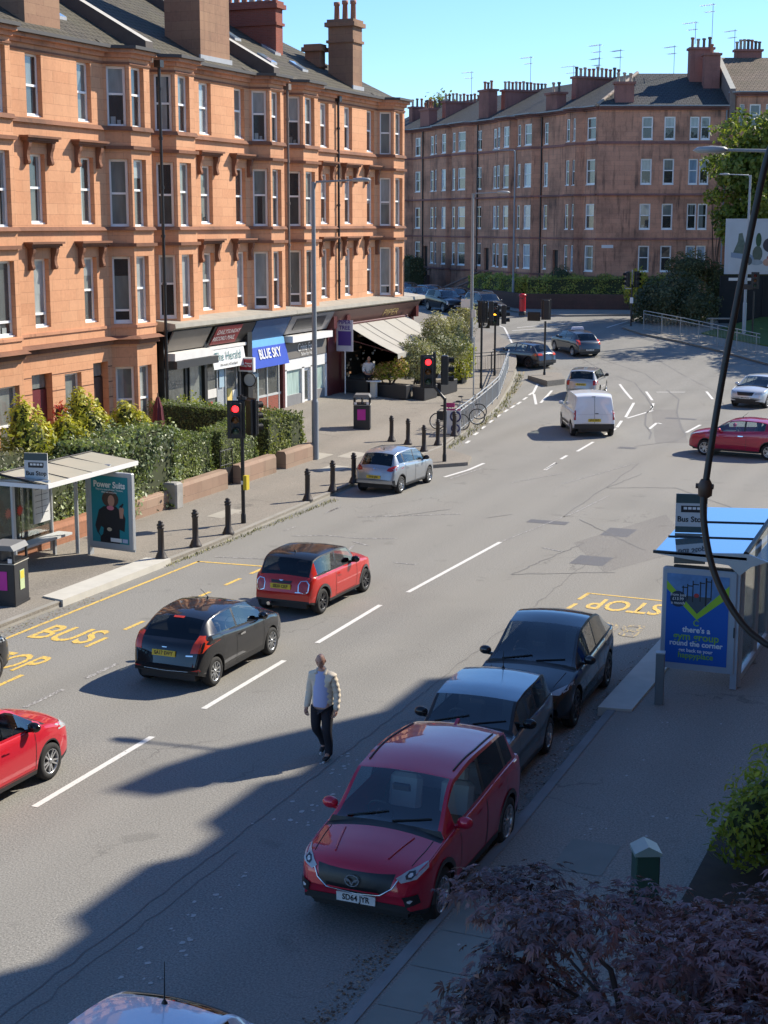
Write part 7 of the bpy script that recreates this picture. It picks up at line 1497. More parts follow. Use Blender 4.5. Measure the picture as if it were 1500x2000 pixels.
    if g('cladding'):
        for a in ax:
            for s in (-1, 1):
                poly = [(a + (Ra - .005) * math.cos(math.pi * k / 14), rw + (Ra - .005) * math.sin(math.pi * k / 14)) for k in range(15)] + [(a + (Ra + .055) * math.cos(math.pi * k / 14), rw + (Ra + .055) * math.sin(math.pi * k / 14)) for k in range(14, -1, -1)]
                m = MB(); rr = []
                for k in range(15):
                    row = []
                    for q in (-.004, .06):
                        t = math.pi * k / 14; u = a + (Ra + q) * math.cos(t); z = rw + (Ra + q) * math.sin(t); h = bvh.ray_cast(Vector((s * 3, W(u, hw * s, z).y, z)), Vector((-s, 0, 0)))
                        row.append((h[0] if h[0] else Vector((s * hw * pl(u), W(u, hw * s, z).y, z))) + Vector((s * .012, 0, 0)))
                    rr.append(row)
                m.grid(rr, 0, True); m.build('arch_trim', g('cladmat') or pmat('grey_arch_plastic', (.06, .06, .062), .6), root, uv=False)
    # cabin
    sm = g('seat') or M_SEAT; m = MB()
    for s in (-1, 1):
        c = L / 2 - (ur + .35); m.bevbox(s * .38 - .24, s * .38 + .24, c - .5, c + .1, .3, .62, .06); M = Matrix.Translation((s * .38, c - .52, .55)) @ Matrix.Rotation(R(14), 4, 'X'); m.bevbox(-.24, .24, -.08, .08, 0, .62, .06, 0, M); m.bevbox(-.13, .13, -.06, .05, .64, .84, .04, 0, M)
    c = L / 2 - (ur + 1.25); m.bevbox(-.62, .62, c - .45, c + .1, .3, .62, .05); m.bevbox(-.62, .62, c - .55, c - .42, .5, min(1.15, zb(ur + 1.2) + .06), .05); m.build('seats', sm, root, uv=False)
    m = MB(); y = L / 2 - uc; zc = zb(uc); m.bevbox(-hw * .8, hw * .8, y - .62, y - .08, zc - .25, zc - .06, .06); m.build('dashboard', M_TRIM, root, uv=False)
    m = MB(); X = Matrix.Translation((.37, y - .72, zc - .04)) @ Matrix.Rotation(R(66), 4, 'X'); ring(m, (0, 0, 0), .18, .016, X, 20); m.cyl((.37, y - .72, zc - .04), (.37, y - .55, zc - .12), .05, n=8); m.build('steering_wheel', M_TRIM, root, uv=False)
    # mirrors
    for s in (-1, 1):
        u = uc + g('mir', .42); h = bvh.ray_cast(Vector((s * 3, L / 2 - u, zb(u) + .03)), Vector((-s, 0, 0))); x = abs(h[0].x) if h[0] else hw * .85; c = Vector((s * (x + .13), L / 2 - u + .04, zb(u) + .09)); m = MB(); m.ball(c, .1, (1.15, .75, .82), 7); m.cyl(Vector((s * (x - .03), c.y - .02, zb(u) + .02)), c - Vector((0, 0, .05)), .03, n=6); m.build('wing_mirror', g('mirmat') or paint, root, uv=False)
    # lamps, grilles, plates, badges
    for di, (nm, mat, poly, dv, mir) in enumerate(g('decals', ())):
        for s in ((1, -1) if mir else (1,)):
            d = Vector((dv[0] * s, dv[1])); a = Vector((-d.y, d.x)).normalized(); pp = [(p[0] * s * (1 if abs(d.y) > abs(d.x) else 1), p[1]) for p in poly]
            # poly is in car x (or y for side views); project on the axis perpendicular to the view
            if abs(dv[0]) < .01: pp = [(p[0] * s * a.x, p[1]) for p in poly]
            elif abs(dv[1]) < .01: pp = [(p[0] * a.y, p[1]) for p in poly]
            else: pp = [(p[0] * s * a.x + p[2] * a.y, p[1]) for p in poly]
            decal(root, bvh, nm, pp, d, mat if mat is not None else paint, .006 + .003 * di)
    if plate:
        for end, txt, pm in plate:
            s = 1 if end == 'front' else -1; zp = g('plz', {}).get(end, .5 if s > 0 else .75); h = bvh.ray_cast(Vector((0, 5 * s, zp)), Vector((0, -s, 0))); y = h[0].y if h[0] else s * L / 2; tl = g('pltilt', 0) if s < 0 else 0
            M = frame((0, y + s * .03, zp), (-s, 0, 0), (0, math.sin(tl), math.cos(tl))); m = MB(); m.box(-.262, .262, -.058, .058, -.03, 0, 0, M); p = m.build('number_plate', pm, root, uv=False); text('lettering', txt, .105, M @ Matrix.Translation((0, 0, .003)), M_BLACK, p, sx=.86, bold=.002, spacing=1.03)
    for k in g('extras', ()): k(root, bvh, L, zt, hw)
    return root
FR_, RE_, SD_ = (0, -1), (0, 1), (-1, 0)          # viewing directions: onto the front, the rear, the right side
def fin(root, bvh, L, zt, hw, u=None, mat=None):
    u = u; m = MB(); y = L / 2 - u; z = zt(u) - .01; m.prism([(y + .09, z), (y - .09, z), (y - .08, z + .075), (y - .02, z + .05)], -.022, .022, M=Matrix(((0, 0, 1, 0), (1, 0, 0, 0), (0, 1, 0, 0), (0, 0, 0, 1)))); m.build('antenna', mat, root, uv=False)
def stick(u, lean=-.25, h=.38, x=0.):
    def f(root, bvh, L, zt, hw): m = MB(); y = L / 2 - u; z = zt(u); m.lathe([(.035, 0), (.03, .02), (.012, .05)], (x, y, z - .01), 8); m.cyl((x, y, z + .03), (x, y + lean, z + h), .008, .004, 6); m.build('antenna', M_BLACK, root, uv=False)
    return f
def bar(name, mat, pts, r, end=1):
    """tube draped over the front (1) or rear (-1); pts are (x,z)"""
    def f(root, bvh, L, zt, hw):
        P = []
        for x, z in pts:
            h = bvh.ray_cast(Vector((x, 5 * end, z)), Vector((0, -end, 0)))
            if h[0]: P.append(h[0] + Vector((0, .012 * end, 0)))
        if len(P) > 1: m = MB(); m.tube(P, r, 6); m.build(name, mat, root, uv=False)
    return f
def topline(name, mat, pts, r):
    """tube laid on the upper surface; pts are (x,u), mirrored"""
    def f(root, bvh, L, zt, hw):
        for s in (-1, 1):
            P = []
            for (xa, ua), (xb, ub) in zip(pts, pts[1:]):
                for k in range(6):
                    t = k / 6; h = bvh.ray_cast(Vector((s * (xa + (xb - xa) * t), L / 2 - (ua + (ub - ua) * t), 4)), Vector((0, 0, -1)))
                    if h[0]: P.append(h[0] + Vector((0, 0, r * .5)))
            if len(P) > 1: m = MB(); m.tube(P, r, 5); m.build(name, mat, root, uv=False)
    return f
def wipers(uc):
    def f(root, bvh, L, zt, hw):
        for x0, x1 in ((.55, .02), (-.08, -.58)):
            P = []
            for k in range(7):
                t = k / 6; h = bvh.ray_cast(Vector((x0 + (x1 - x0) * t, L / 2 - (uc + .03 + .13 * t), 4)), Vector((0, 0, -1)))
                if h[0]: P.append(h[0] + Vector((0, 0, .014)))
            m = MB(); m.tube(P, .011, 5); m.build('wiper', M_BLACK, root, uv=False)
        y = L / 2 - uc - .55; m = MB(); m.bevbox(-.13, .13, y - .03, y + .02, zt(uc + .55) - .17, zt(uc + .55) - .08, .02); m.build('rear_view_mirror', M_BLACK, root, uv=False)
    return f
sym = lambda pts: pts + [(-x, z) for x, z in pts[::-1]]
def mkspec(**k): return k
# red SUV nearest the camera
def emblem(root, bvh, L, zt, hw):
    h = bvh.ray_cast(Vector((0, 5, .755)), Vector((0, -1, 0))); y = h[0].y + .03; M = frame((0, y, .755), (-1, 0, 0), (0, -.12, 1)); m = MB(); rows = []
    for a in (1., .84): rows.append([M @ Vector((.098 * a * math.cos(t), .076 * a * math.sin(t), .01)) for t in [2 * math.pi * k / 24 for k in range(24)]])
    m.grid(rows, 0, False, True)
    V = [(-.088, .032), (-.03, .012), (0, -.034), (.03, .012), (.088, .032), (.062, -.012), (.034, -.014), (0, -.066), (-.034, -.014), (-.062, -.012)]
    m.face([M @ Vector((*p, .012)) for p in V[:3] + [V[7]] + V[8:]]); m.face([M @ Vector((*p, .012)) for p in [V[2], V[3], V[4], V[5], V[6], V[7]]]); m.build('emblem', M_CHROME, root, uv=False)
GRILLE = pmat('black_grille', (.012, .012, .013), .35, var=.5, scale=40)
suv = mkspec(L=4.42, hw=.89, H=1.68, r=.36, axles=(.87, 3.5), cowl=1.06, rf=1.76, rr=3.92, gb=4.2, sill=.28, cladding=True, rims='five', chromeh=False, wglass=G_CLEAR, rgl=G_TINT, seat=M_SEATL,
    top=[(0, .62), (.03, .80), (.12, .93), (.5, 1.035), (1.06, 1.12), (1.76, 1.60), (2.5, 1.69), (3.4, 1.655), (3.92, 1.57), (4.2, 1.17), (4.33, 1.05), (4.42, .72)], belt=[(0, .58), (.05, .74), (.2, .86), (.6, .93), (1.12, 1.0), (2.2, 1.06), (3.5, 1.14), (4.2, 1.12), (4.34, .95), (4.42, .66)],
    win=[(1.42, 2.48), (2.58, 3.4), (3.5, 3.86)], doors=[(1.5, 2.54), (2.54, 3.42)], plz={'front': .47},
    decals=[('grille', GRILLE, sym([(-.52, .86), (-.48, .7), (-.32, .58), (-.12, .535)]), FR_, False), ('lower_grille', M_TRIM, sym([(-.66, .47), (-.72, .38), (-.62, .29)]), FR_, False), ('headlight', L_CLEAR, [(.53, .82), (.64, .885), (.80, .93), (.83, .88), (.76, .80), (.6, .765)], FR_, True), ('headlight_projector', L_DARK, [(.63, .84), (.66, .88), (.72, .885), (.745, .845), (.71, .805), (.65, .805)], FR_, True), ('headlight_lens', L_WHITE, [(.66, .845), (.68, .865), (.705, .865), (.715, .845), (.7, .825), (.67, .825)], FR_, True), ('fog_lamp_recess', M_TRIM, [(.62, .6), (.78, .62), (.8, .5), (.66, .46)], FR_, True), ('fog_lamp', L_WHITE, [(.68, .55), (.71, .565), (.735, .55), (.71, .52), (.685, .53)], FR_, True)],
    extras=[wipers(1.06), topline('bonnet_seam', M_BLACK, [(.66, .34), (.70, .7), (.71, .98)], .006), topline('bonnet_crease', MATS.get('deep_red_paint') or carpaint('deep_red_paint', (.50, .012, .042), .2), [(.36, .3), (.5, .98)], .012), topline('roof_rail', M_TRIM, [(.60, 1.95), (.63, 2.7), (.60, 3.7)], .014), emblem, bar('chrome_wing', M_CHROME, [(-.56, .80), (-.5, .7), (-.36, .61), (-.18, .545), (0, .53), (.18, .545), (.36, .61), (.5, .7), (.56, .80)], .011), lambda *a: fin(*a, u=3.7, mat=MATS['deep_red_paint'])])
RED = carpaint('deep_red_paint', (.50, .012, .042), .2)
car('dark red SUV with a winged front emblem parked nearest on the right', (-7.24, 18.42), (0, -1), suv, RED, [('front', 'SD64 JYR', P_WHT)], group='cars parked on the near side')
# small round hatch behind it
hatch_round = dict(L=3.75, hw=.83, H=1.42, r=.31, axles=(.66, 3.1), cowl=1.12, rf=1.62, rr=3.28, gb=3.56, sill=.22, rims='five', rw=.80, crown=.045, crease=0, fbend=.34, rbend=.18, roofblack=True, blackpillar=True, blackrail=True,
    top=[(0, .55), (.03, .72), (.12, .84), (.4, .93), (1.1, 1.0), (1.62, 1.36), (2.1, 1.42), (2.9, 1.41), (3.28, 1.34), (3.56, .98), (3.66, .88), (3.75, .6)], belt=[(0, .5), (.06, .68), (.2, .8), (.6, .87), (1.1, .91), (2.5, .94), (3.5, .94), (3.66, .82), (3.75, .56)], win=[(1.3, 2.28), (2.36, 3.3)], doors=[(1.25, 2.42)], plz={'rear': .73, 'front': .4})
h1 = dict(hatch_round, name='parked_car', roofmat=carpaint('metallic_blue_grey_roof', (.20, .25, .28), .5), mirmat=M_BLKG, decals=[('headlight', L_CLEAR, [(.42, .72), (.5, .84), (.62, .86), (.72, .78), (.68, .66), (.54, .62)], FR_, True), ('grille', GRILLE, sym([(-.36, .62), (-.4, .5), (-.3, .4)]), FR_, False)], extras=[stick(3.05, -.0, .3), wipers(1.12), topline('bonnet_seam', M_BLACK, [(.55, .4), (.62, 1.0)], .006)])
car('grey small car with round black mirrors parked behind the red SUV', (-7.72, 22.42), (.03, -1), h1, carpaint('dark_grey_green_metallic', (.14, .16, .165), .5), group='cars parked on the near side')
# black crossover
cross = dict(name='parked_car', L=4.22, hw=.91, H=1.6, r=.35, axles=(.86, 3.36), cowl=1.05, rf=1.98, rr=3.1, gb=3.9, sill=.24, rims='dark', rw=.74, blackrail=True, roofblack=True, roofmat=carpaint('black_glass_roof', (.012, .016, .022), 0, .1), wglass=G_CLEAR, rgl=G_TINT, fbend=.32, rbend=.2,
    top=[(0, .55), (.03, .72), (.15, .82), (.5, .93), (1.05, 1.04), (1.98, 1.54), (2.5, 1.61), (3.1, 1.54), (3.9, 1.16), (4.12, 1.06), (4.22, .7)], belt=[(0, .5), (.06, .66), (.2, .76), (.6, .86), (1.05, .95), (2.2, 1.0), (3.4, 1.07), (3.95, 1.09), (4.13, .96), (4.22, .62)], win=[(1.45, 2.4), (2.46, 3.3)], doors=[(1.45, 2.44), (2.44, 3.3)], decals=[('headlight', L_CLEAR, [(.52, .74), (.66, .80), (.86, .86), (.88, .80), (.72, .72)], FR_, True)], extras=[wipers(1.05), topline('bonnet_seam', M_BLACK, [(.6, .35), (.7, .98)], .006)])
car('black crossover with a curved glass roof parked third from the front', (-7.84, 26.4), (.03, -1), cross, carpaint('gloss_black_paint', (.012, .012, .014), 0.), group='cars parked on the near side')
# black hatch driving away
ford = dict(name='moving_car', L=3.95, hw=.86, H=1.46, r=.305, axles=(.8, 3.29), cowl=1.0, rf=1.72, rr=3.2, gb=3.72, sill=.22, rims='ten', rw=.73, rbend=.18,
    top=[(0, .55), (.03, .72), (.12, .82), (.45, .92), (1.0, 1.02), (1.72, 1.4), (2.2, 1.46), (2.8, 1.44), (3.2, 1.37), (3.72, 1.0), (3.84, .92), (3.95, .55)], belt=[(0, .5), (.06, .66), (.2, .78), (.6, .86), (1.0, .91), (2.0, .95), (2.9, 1.02), (3.5, 1.06), (3.74, .96), (3.86, .8), (3.95, .5)], win=[(1.2, 2.3), (2.37, 3.1)], doors=[(1.2, 2.42)], plz={'rear': .76}, pltilt=.1, chromeh=True)
taillf = [('tail_lamp', L_REDB, [(.56, .84, -1.97), (.6, 1.0, -1.9), (.64, 1.12, -1.75), (.78, 1.06, -1.7), (.82, .94, -1.75), (.72, .8, -1.9)], (-.5, 1), True)]
f1 = dict(ford, decals=[('tail_lamp', L_REDB, [(.56, .78), (.58, .92), (.62, 1.08), (.74, 1.08), (.84, .92), (.78, .78)], RE_, True), ('reflector', L_RED, [(.56, .42), (.74, .47), (.76, .42), (.6, .38)], RE_, True), ('brake_lamp', L_REDB, [(-.12, 1.335), (.12, 1.335), (.12, 1.36), (-.12, 1.36)], RE_, False), ('lower_valance', M_TRIM, sym([(-.72, .42), (-.7, .32)]), RE_, False), ('badge', M_CHROME, sym([(-.06, .88), (-.045, .865)]) , RE_, False), ('script', M_CHROME, [(.48, .72), (.62, .72), (.62, .745), (.48, .745)], RE_, False)], extras=[stick(2.0, -.3, .26, -.05), bar('chrome_trim', M_CHROME, [(-.5, .4), (0, .38), (.5, .4)], .006, -1)])
car('black hatchback driving away in the second lane behind the red hatch', (-14.72, 26.1), (0, 1), f1, carpaint('black_metallic_paint', (.010, .010, .012), .1), [('rear', 'SA17 EWY', P_YEL)], group='cars driving away up the road', k=.95)
h2 = dict(hatch_round, name='moving_car', roofmat=M_BLKG, mirmat=M_BLKG, cladding=True, rims='dark', decals=[('lamp_bezel', M_CHROME, [(.44, .62), (.43, .78), (.48, .87), (.62, .88), (.69, .8), (.68, .62), (.6, .57)], RE_, True), ('tail_lamp', L_RED, [(.46, .63), (.45, .78), (.495, .855), (.61, .86), (.67, .79), (.66, .63), (.59, .585)], RE_, True), ('handle_strip', M_TRIM, sym([(-.28, .86), (-.25, .80)]), RE_, False), ('valance', M_TRIM, sym([(-.7, .36), (-.6, .24)]), RE_, False), ('script', M_CHROME, [(.38, .6), (.5, .6), (.5, .62), (.38, .62)], RE_, False), ('badge', M_CHROME, sym([(-.06, .875), (-.02, .85)]), RE_, False)],
    extras=[stick(2.95, -.08, .1), lambda r, b, L, z, h: (lambda m: (m.cyl((-.3, -L / 2 + .12, .3), (-.3, -L / 2 - .03, .3), .045, n=12), m.build('exhaust', M_CHROME, r, uv=False)))(MB())])
car('bright red hatch with a black roof driving away ahead of the black one', (-15.13, 31.85), (.02, 1), h2, carpaint('bright_red_paint', (.52, .022, .016), .1), [('rear', 'SB20 CKP', P_YEL)], group='cars driving away up the road', k=.96)
five = dict(name='moving_car', L=4.0, hw=.85, H=1.49, r=.305, axles=(.8, 3.28), cowl=.95, rf=1.72, rr=3.45, gb=3.75, sill=.22, rims='five', rw=.74, top=[(0, .55), (.03, .72), (.12, .83), (.45, .94), (.95, 1.03), (1.72, 1.43), (2.2, 1.49), (2.9, 1.47), (3.45, 1.40), (3.75, 1.0), (3.87, .9), (4.0, .55)], belt=[(0, .5), (.06, .66), (.2, .78), (.6, .88), (.95, .93), (2.2, .97), (3.4, 1.03), (3.76, .95), (3.9, .8), (4.0, .5)], win=[(1.12, 2.12), (2.2, 3.05), (3.12, 3.45)], doors=[(1.2, 2.16), (2.16, 3.02)], plz={'rear': .8, 'front': .45})
TAIL5 = [('tail_lamp', L_RED, [(.5, .86), (.5, .96), (.68, 1.0), (.82, .98), (.82, .86), (.66, .8)], RE_, True), ('valance', M_TRIM, sym([(-.7, .4), (-.66, .3)]), RE_, False)]
f5 = dict(five, decals=TAIL5 + [('headlight', L_CLEAR, [(.5, .7), (.6, .82), (.8, .86), (.82, .76), (.6, .66)], FR_, True), ('grille', GRILLE, sym([(-.5, .56), (-.55, .36)]), FR_, False)], mirmat=M_BLKG)
car('bright red five door hatchback cut off by the left edge', (-14.72, 18.2), (0, 1), f5, carpaint('scarlet_paint', (.50, .016, .03), .1), group='cars driving away up the road')
f6 = dict(five, rims='five', decals=[('headlight', L_CLEAR, [(.5, .7), (.6, .82), (.8, .86), (.82, .76), (.6, .66)], FR_, True)])
car('black car whose front corner shows at the left edge', (-18.75, 22.05), (0, 1), dict(f6, L=4.15), carpaint('black_metallic_paint', (.014, .014, .016), .2))
mir = dict(five, L=3.8, hw=.82, axles=(.72, 3.17), cowl=.85, rf=1.6, rr=3.25, gb=3.6, rims='multi', top=[(0, .55), (.03, .72), (.12, .83), (.45, .92), (.85, 1.0), (1.6, 1.43), (2.1, 1.49), (2.8, 1.47), (3.25, 1.40), (3.6, .99), (3.7, .92), (3.8, .55)], belt=[(0, .5), (.06, .66), (.2, .78), (.6, .86), (.85, .90), (2.1, .96), (3.2, 1.02), (3.6, .93), (3.72, .8), (3.8, .5)], win=[(1.02, 1.98), (2.05, 2.82), (2.9, 3.25)], doors=[(1.1, 2.02), (2.02, 2.85)], decals=[('tail_lamp', L_RED, [(.46, .84), (.5, .92), (.66, .99), (.8, 1.0), (.8, .86), (.6, .81)], RE_, True), ('reflector_slot', M_TRIM, [(.68, .5), (.74, .52), (.74, .34), (.7, .34)], RE_, True), ('badge', M_CHROME, sym([(-.05, .92), (-.03, .88)]), RE_, False)], plz={'rear': .62}, mirmat=M_BLKG, extras=[stick(2.9, -.06, .12)])
car('silver hatchback parked at the kerb beside the bollards', (-19.42, 47.25), (.04, 1), mir, carpaint('silver_paint', (.34, .36, .38), .6), [('rear', 'YF70 JAK', P_YEL)], k=.94)
# white panel van
van = dict(name='moving_van', L=4.25, hw=.9, H=1.8, r=.31, axles=(.9, 3.6), cowl=.95, rf=1.75, rr=4.05, gb=4.12, sill=.24, rims='steel', rw=.84, crown=.06, rglass=False, rbend=.07, top=[(0, .6), (.03, .8), (.15, .92), (.5, 1.03), (.95, 1.15), (1.75, 1.7), (2.4, 1.8), (3.4, 1.8), (4.0, 1.75), (4.12, 1.64), (4.2, 1.2), (4.25, .62)], belt=[(0, .55), (.06, .72), (.2, .85), (.6, .95), (.95, 1.02), (2.0, 1.06), (3.4, 1.06), (4.08, 1.05), (4.2, .95), (4.25, .55)], plan=[(0, .8), (.14, .91), (.45, .975), (1.5, 1), (3.6, 1), (4.1, .975), (4.25, .94)], win=[(1.2, 2.05)], doors=[(1.25, 2.15)], plz={'rear': .72},
    decals=[('tail_lamp', L_RED, [(.76, .72), (.76, 1.12), (.84, 1.12), (.85, .72)], RE_, True), ('bumper', M_TRIM, sym([(-.83, .56), (-.83, .36)]), RE_, False), ('door_seam', M_BLACK, [(-.006, .58), (.006, .58), (.006, 1.66), (-.006, 1.66)], RE_, False), ('rear_handle', M_BLACK, [(.02, .98), (.16, .98), (.16, 1.01), (.02, 1.01)], RE_, False), ('hinge_trim', M_BLACK, [(-.12, 1.665), (.04, 1.665), (.04, 1.69), (-.12, 1.69)], RE_, False), ('door_panel_line', pmat('panel_shade', (.55, .55, .56), .4), sym([(-.7, .965), (-.7, .95)]), RE_, False), ('side_trim', M_TRIM, [(-.9, .52), (.7, .52), (.7, .42), (-.9, .42)], SD_, True)])
car('white panel van driving away in the middle of the road', (-17.3, 63.4), (-.42, .91), van, carpaint('white_van_paint', (.72, .73, .74), 0, .4), [('rear', 'SF13 ZKD', P_YEL)], 'van')
est = dict(five, L=4.35, hw=.84, H=1.47, axles=(.85, 3.3), rr=3.95, gb=4.2, top=[(0, .55), (.03, .72), (.12, .83), (.45, .92), (1.0, 1.0), (1.75, 1.4), (2.3, 1.46), (3.4, 1.46), (3.95, 1.42), (4.2, 1.0), (4.28, .95), (4.35, .55)], cowl=1.0, rf=1.75, belt=[(0, .5), (.06, .66), (.2, .78), (.6, .86), (1.0, .9), (2.4, .94), (4.0, .97), (4.2, .94), (4.28, .8), (4.35, .5)], win=[(1.15, 2.1), (2.18, 3.0), (3.1, 3.9)], doors=[(1.2, 2.14), (2.14, 3.0)], decals=[('tail_lamp', L_RED, [(.6, .72), (.58, .95), (.78, .97), (.82, .72)], RE_, True)], plz={'rear': .76}, mirmat=M_BLKG)
car('pale silver estate car ahead of the white van', (-21.0, 77.0), (-.12, .99), est, carpaint('champagne_silver_paint', (.40, .39, .36), .5), [('rear', 'SL09 NYB', P_YEL)], detail=False)
b1 = dict(five, L=4.3, hw=.88, H=1.44, r=.33, axles=(.78, 3.45), cowl=1.15, rf=1.95, rr=3.5, gb=4.0, rims='dark', top=[(0, .55), (.03, .7), (.12, .8), (.5, .9), (1.15, .99), (1.95, 1.38), (2.4, 1.44), (3.1, 1.42), (3.5, 1.37), (4.0, 1.0), (4.18, .93), (4.3, .55)], belt=[(0, .5), (.06, .64), (.2, .74), (.6, .83), (1.15, .88), (2.4, .92), (3.6, .97), (4.05, .93), (4.2, .8), (4.3, .5)], win=[(1.4, 2.3), (2.38, 3.15), (3.22, 3.5)], doors=[(1.4, 2.34), (2.34, 3.15)], decals=[('tail_lamp', L_REDB, [(.46, .8), (.46, .92), (.8, .92), (.84, .8)], RE_, True)])
car('dark grey hatchback turning left at the junction', (-28.0, 87.8), (-.9, .42), b1, carpaint('dark_grey_metallic', (.05, .055, .065), .5), detail=False)
def roofsign(root, bvh, L, zt, hw):
    m = MB(); M = Matrix.Translation((0, L / 2 - 2.3, zt(2.3) + .02)); m.prism([(-.42, 0), (.42, 0), (.36, .16), (-.36, .16)], -.09, .09, M=M @ Matrix(((1, 0, 0, 0), (0, 0, -1, 0), (0, 1, 0, 0), (0, 0, 0, 1)))); m.build('roof_sign', pmat('pale_lilac_sign', (.55, .56, .66), .4), root, uv=False)
tx = dict(f1, L=4.2, rims='five', extras=[roofsign], axles=(.85, 3.35), decals=[('tail_lamp', L_REDB, [(.62, .8), (.6, 1.05), (.74, 1.08), (.84, .9), (.8, .78)], RE_, True)], win=[(1.2, 2.2), (2.28, 3.1)], doors=[(1.2, 2.24), (2.24, 3.0)], plz={'rear': .5}, top=[(0, .55), (.03, .72), (.12, .82), (.45, .92), (1.0, 1.02), (1.72, 1.43), (2.2, 1.49), (2.8, 1.47), (3.3, 1.40), (3.9, 1.0), (4.08, .92), (4.2, .55)], belt=[(0, .5), (.06, .66), (.2, .78), (.6, .86), (1.0, .91), (2.0, .95), (2.9, 1.0), (3.7, 1.02), (3.95, .96), (4.1, .8), (4.2, .5)], rr=3.3, gb=3.9)
car('dark grey taxi with a pale roof sign crossing the junction', (-26.4, 93.7), (-.68, .73), tx, carpaint('blue_grey_metallic', (.055, .065, .075), .4), [('rear', 'SH15 TXB', P_WHT)], detail=False)
sc = dict(five, L=4.36, hw=.9, rims='five', decals=[('headlight', L_CLEAR, [(.46, .68), (.5, .76), (.84, .84), (.86, .74), (.62, .68)], FR_, True), ('grille', GRILLE, sym([(-.44, .78), (-.36, .62)]), FR_, False), ('lower_grille', M_TRIM, sym([(-.8, .46), (-.5, .38), (-.5, .3)]), FR_, False)], plz={'front': .52})
car('white hatchback with headlights on coming towards us on the right', (-12.0, 76.3), (-.22, -.97), sc, carpaint('pale_silver_white', (.55, .58, .6), .3), [('front', 'SM70 KXU', P_WHT)])
f7 = dict(ford, rims='five', decals=[('headlight', L_CLEAR, [(.5, .72), (.58, .82), (.74, .9), (.8, .84), (.62, .7)], FR_, True)], extras=[stick(2.0, -.2, .2)])
car('cherry red hatchback crossing from the right edge', (-9.95, 58.95), (-1, .15), f7, carpaint('cherry_red_paint', (.36, .012, .045), .25))
wr_ = dict(ford, name='parked_car', L=3.85, extras=[stick(3.0, -.02, .42)], rf=1.72, rr=3.1, gb=3.65)
car('pale blue white car roof with a black aerial at the bottom edge', (-7.15, 10.55), (0, -1), wr_, carpaint('white_paint_sky_tint', (.66, .72, .80), .15), group='cars parked on the near side')  # blue of the reflected sky is put into this white car's paint
# parked in the side street
sv = dict(suv, extras=[], plz={'front': .5}, seat=M_SEAT, cladding=False)
dl = (.731, -.682)
def pk(label, u, v, sp, paint, plate=None, fr=2.1):
    x, y = px(u, v); car(label, (x - dl[0] * fr, y - dl[1] * fr), dl, sp, paint, plate, group='cars parked in the side street', detail=False)
pk('glossy black SUV with slim daytime lamps parked in the side street', 893, 611, dict(sv, decals=[('headlight', L_WHITE, [(.72, .86), (.8, .88), (.82, .6), (.78, .6)], FR_, True), ('grille', GRILLE, sym([(-.6, .84), (-.5, .6)]), FR_, False)]), carpaint('gloss_black_paint', (.012, .012, .014)), [('front', 'SJ21 LZF', P_WHT)])
def rack(root, bvh, L, zt, hw):
    m = MB()
    for s in (-1, 1): m.tube([(s * .6, L / 2 - 2.0, 1.63), (s * .6, L / 2 - 2.2, 1.71), (s * .6, L / 2 - 3.6, 1.70), (s * .6, L / 2 - 3.8, 1.6)], .022, 6)
    m.build('roof_rail', M_GALV, root, uv=False)
pk('dark grey car with roof rails parked at the front of the side street', 972, 620, dict(sv, decals=[('headlight', L_CLEAR, [(.5, .8), (.84, .88), (.84, .74), (.56, .68)], FR_, True), ('grille', GRILLE, sym([(-.46, .8), (-.42, .64)]), FR_, False)], extras=[rack]), carpaint('dark_grey_metallic', (.05, .055, .065), .5), [('front', 'SD11 VKN', P_WHT)])
pk('blue grey hatchback parked between the two dark cars', 918, 600, f6, carpaint('blue_grey_metallic', (.055, .065, .075), .4))
pk('dark violet hatchback parked behind the black SUV', 842, 597, f6, carpaint('violet_black_paint', (.04, .03, .05), .3)); pk('small blue grey car farthest along the side street', 815, 585, f6, carpaint('steel_blue_paint', (.09, .12, .16), .4))
pk('pale blue car parked beyond the violet hatchback', 862, 592, dict(f6, L=4.2), carpaint('pale_blue_paint', (.2, .28, .36), .4)); pk('low black car by the corner of the tenement', 806, 600, f6, carpaint('gloss_black_paint', (.012, .012, .014)))
# ---------------- people ----------------
def skinmesh(name, verts, edges, radii, mat, parent, sub=2, root=0):
    me = bpy.data.meshes.new(name); me.from_pydata(verts, edges, []); o = bpy.data.objects.new(name, me); COL.objects.link(o)
    o.modifiers.new('skin', 'SKIN').use_smooth_shade = True; sk = me.skin_vertices[0].data if me.skin_vertices else None
    if sk is None:
        bm = bmesh.new(); bm.from_mesh(me); bm.verts.layers.skin.verify(); bm.to_mesh(me); bm.free(); sk = me.skin_vertices[0].data
    for i, r in enumerate(radii): sk[i].radius = r if isinstance(r, tuple) else (r, r); sk[i].use_root = i == root
    s = o.modifiers.new('sub', 'SUBSURF'); s.levels = sub; s.render_levels = sub
    bpy.context.view_layer.update(); m2 = bpy.data.meshes.new_from_object(o.evaluated_get(bpy.context.evaluated_depsgraph_get())); bpy.data.objects.remove(o)
    m2.name = name; m2.materials.clear(); m2.materials.append(mat)
    for p in m2.polygons: p.use_smooth = True
    return link(bpy.data.objects.new(name, m2), parent)
SKINM = pmat('skin', (.52, .29, .20), .55, var=.12, scale=12); JACK = pmat('cream_quilted_jacket', (.66, .58, .45), .75, var=.12, scale=6); TEE = pmat('pale_blue_t_shirt', (.40, .44, .66), .8); TROU = pmat('navy_trousers', (.012, .013, .02), .8, var=.3); SHOE = pmat('black_shoes', (.012, .012, .013), .5); SOLE = pmat('white_sole', (.6, .6, .58), .6)
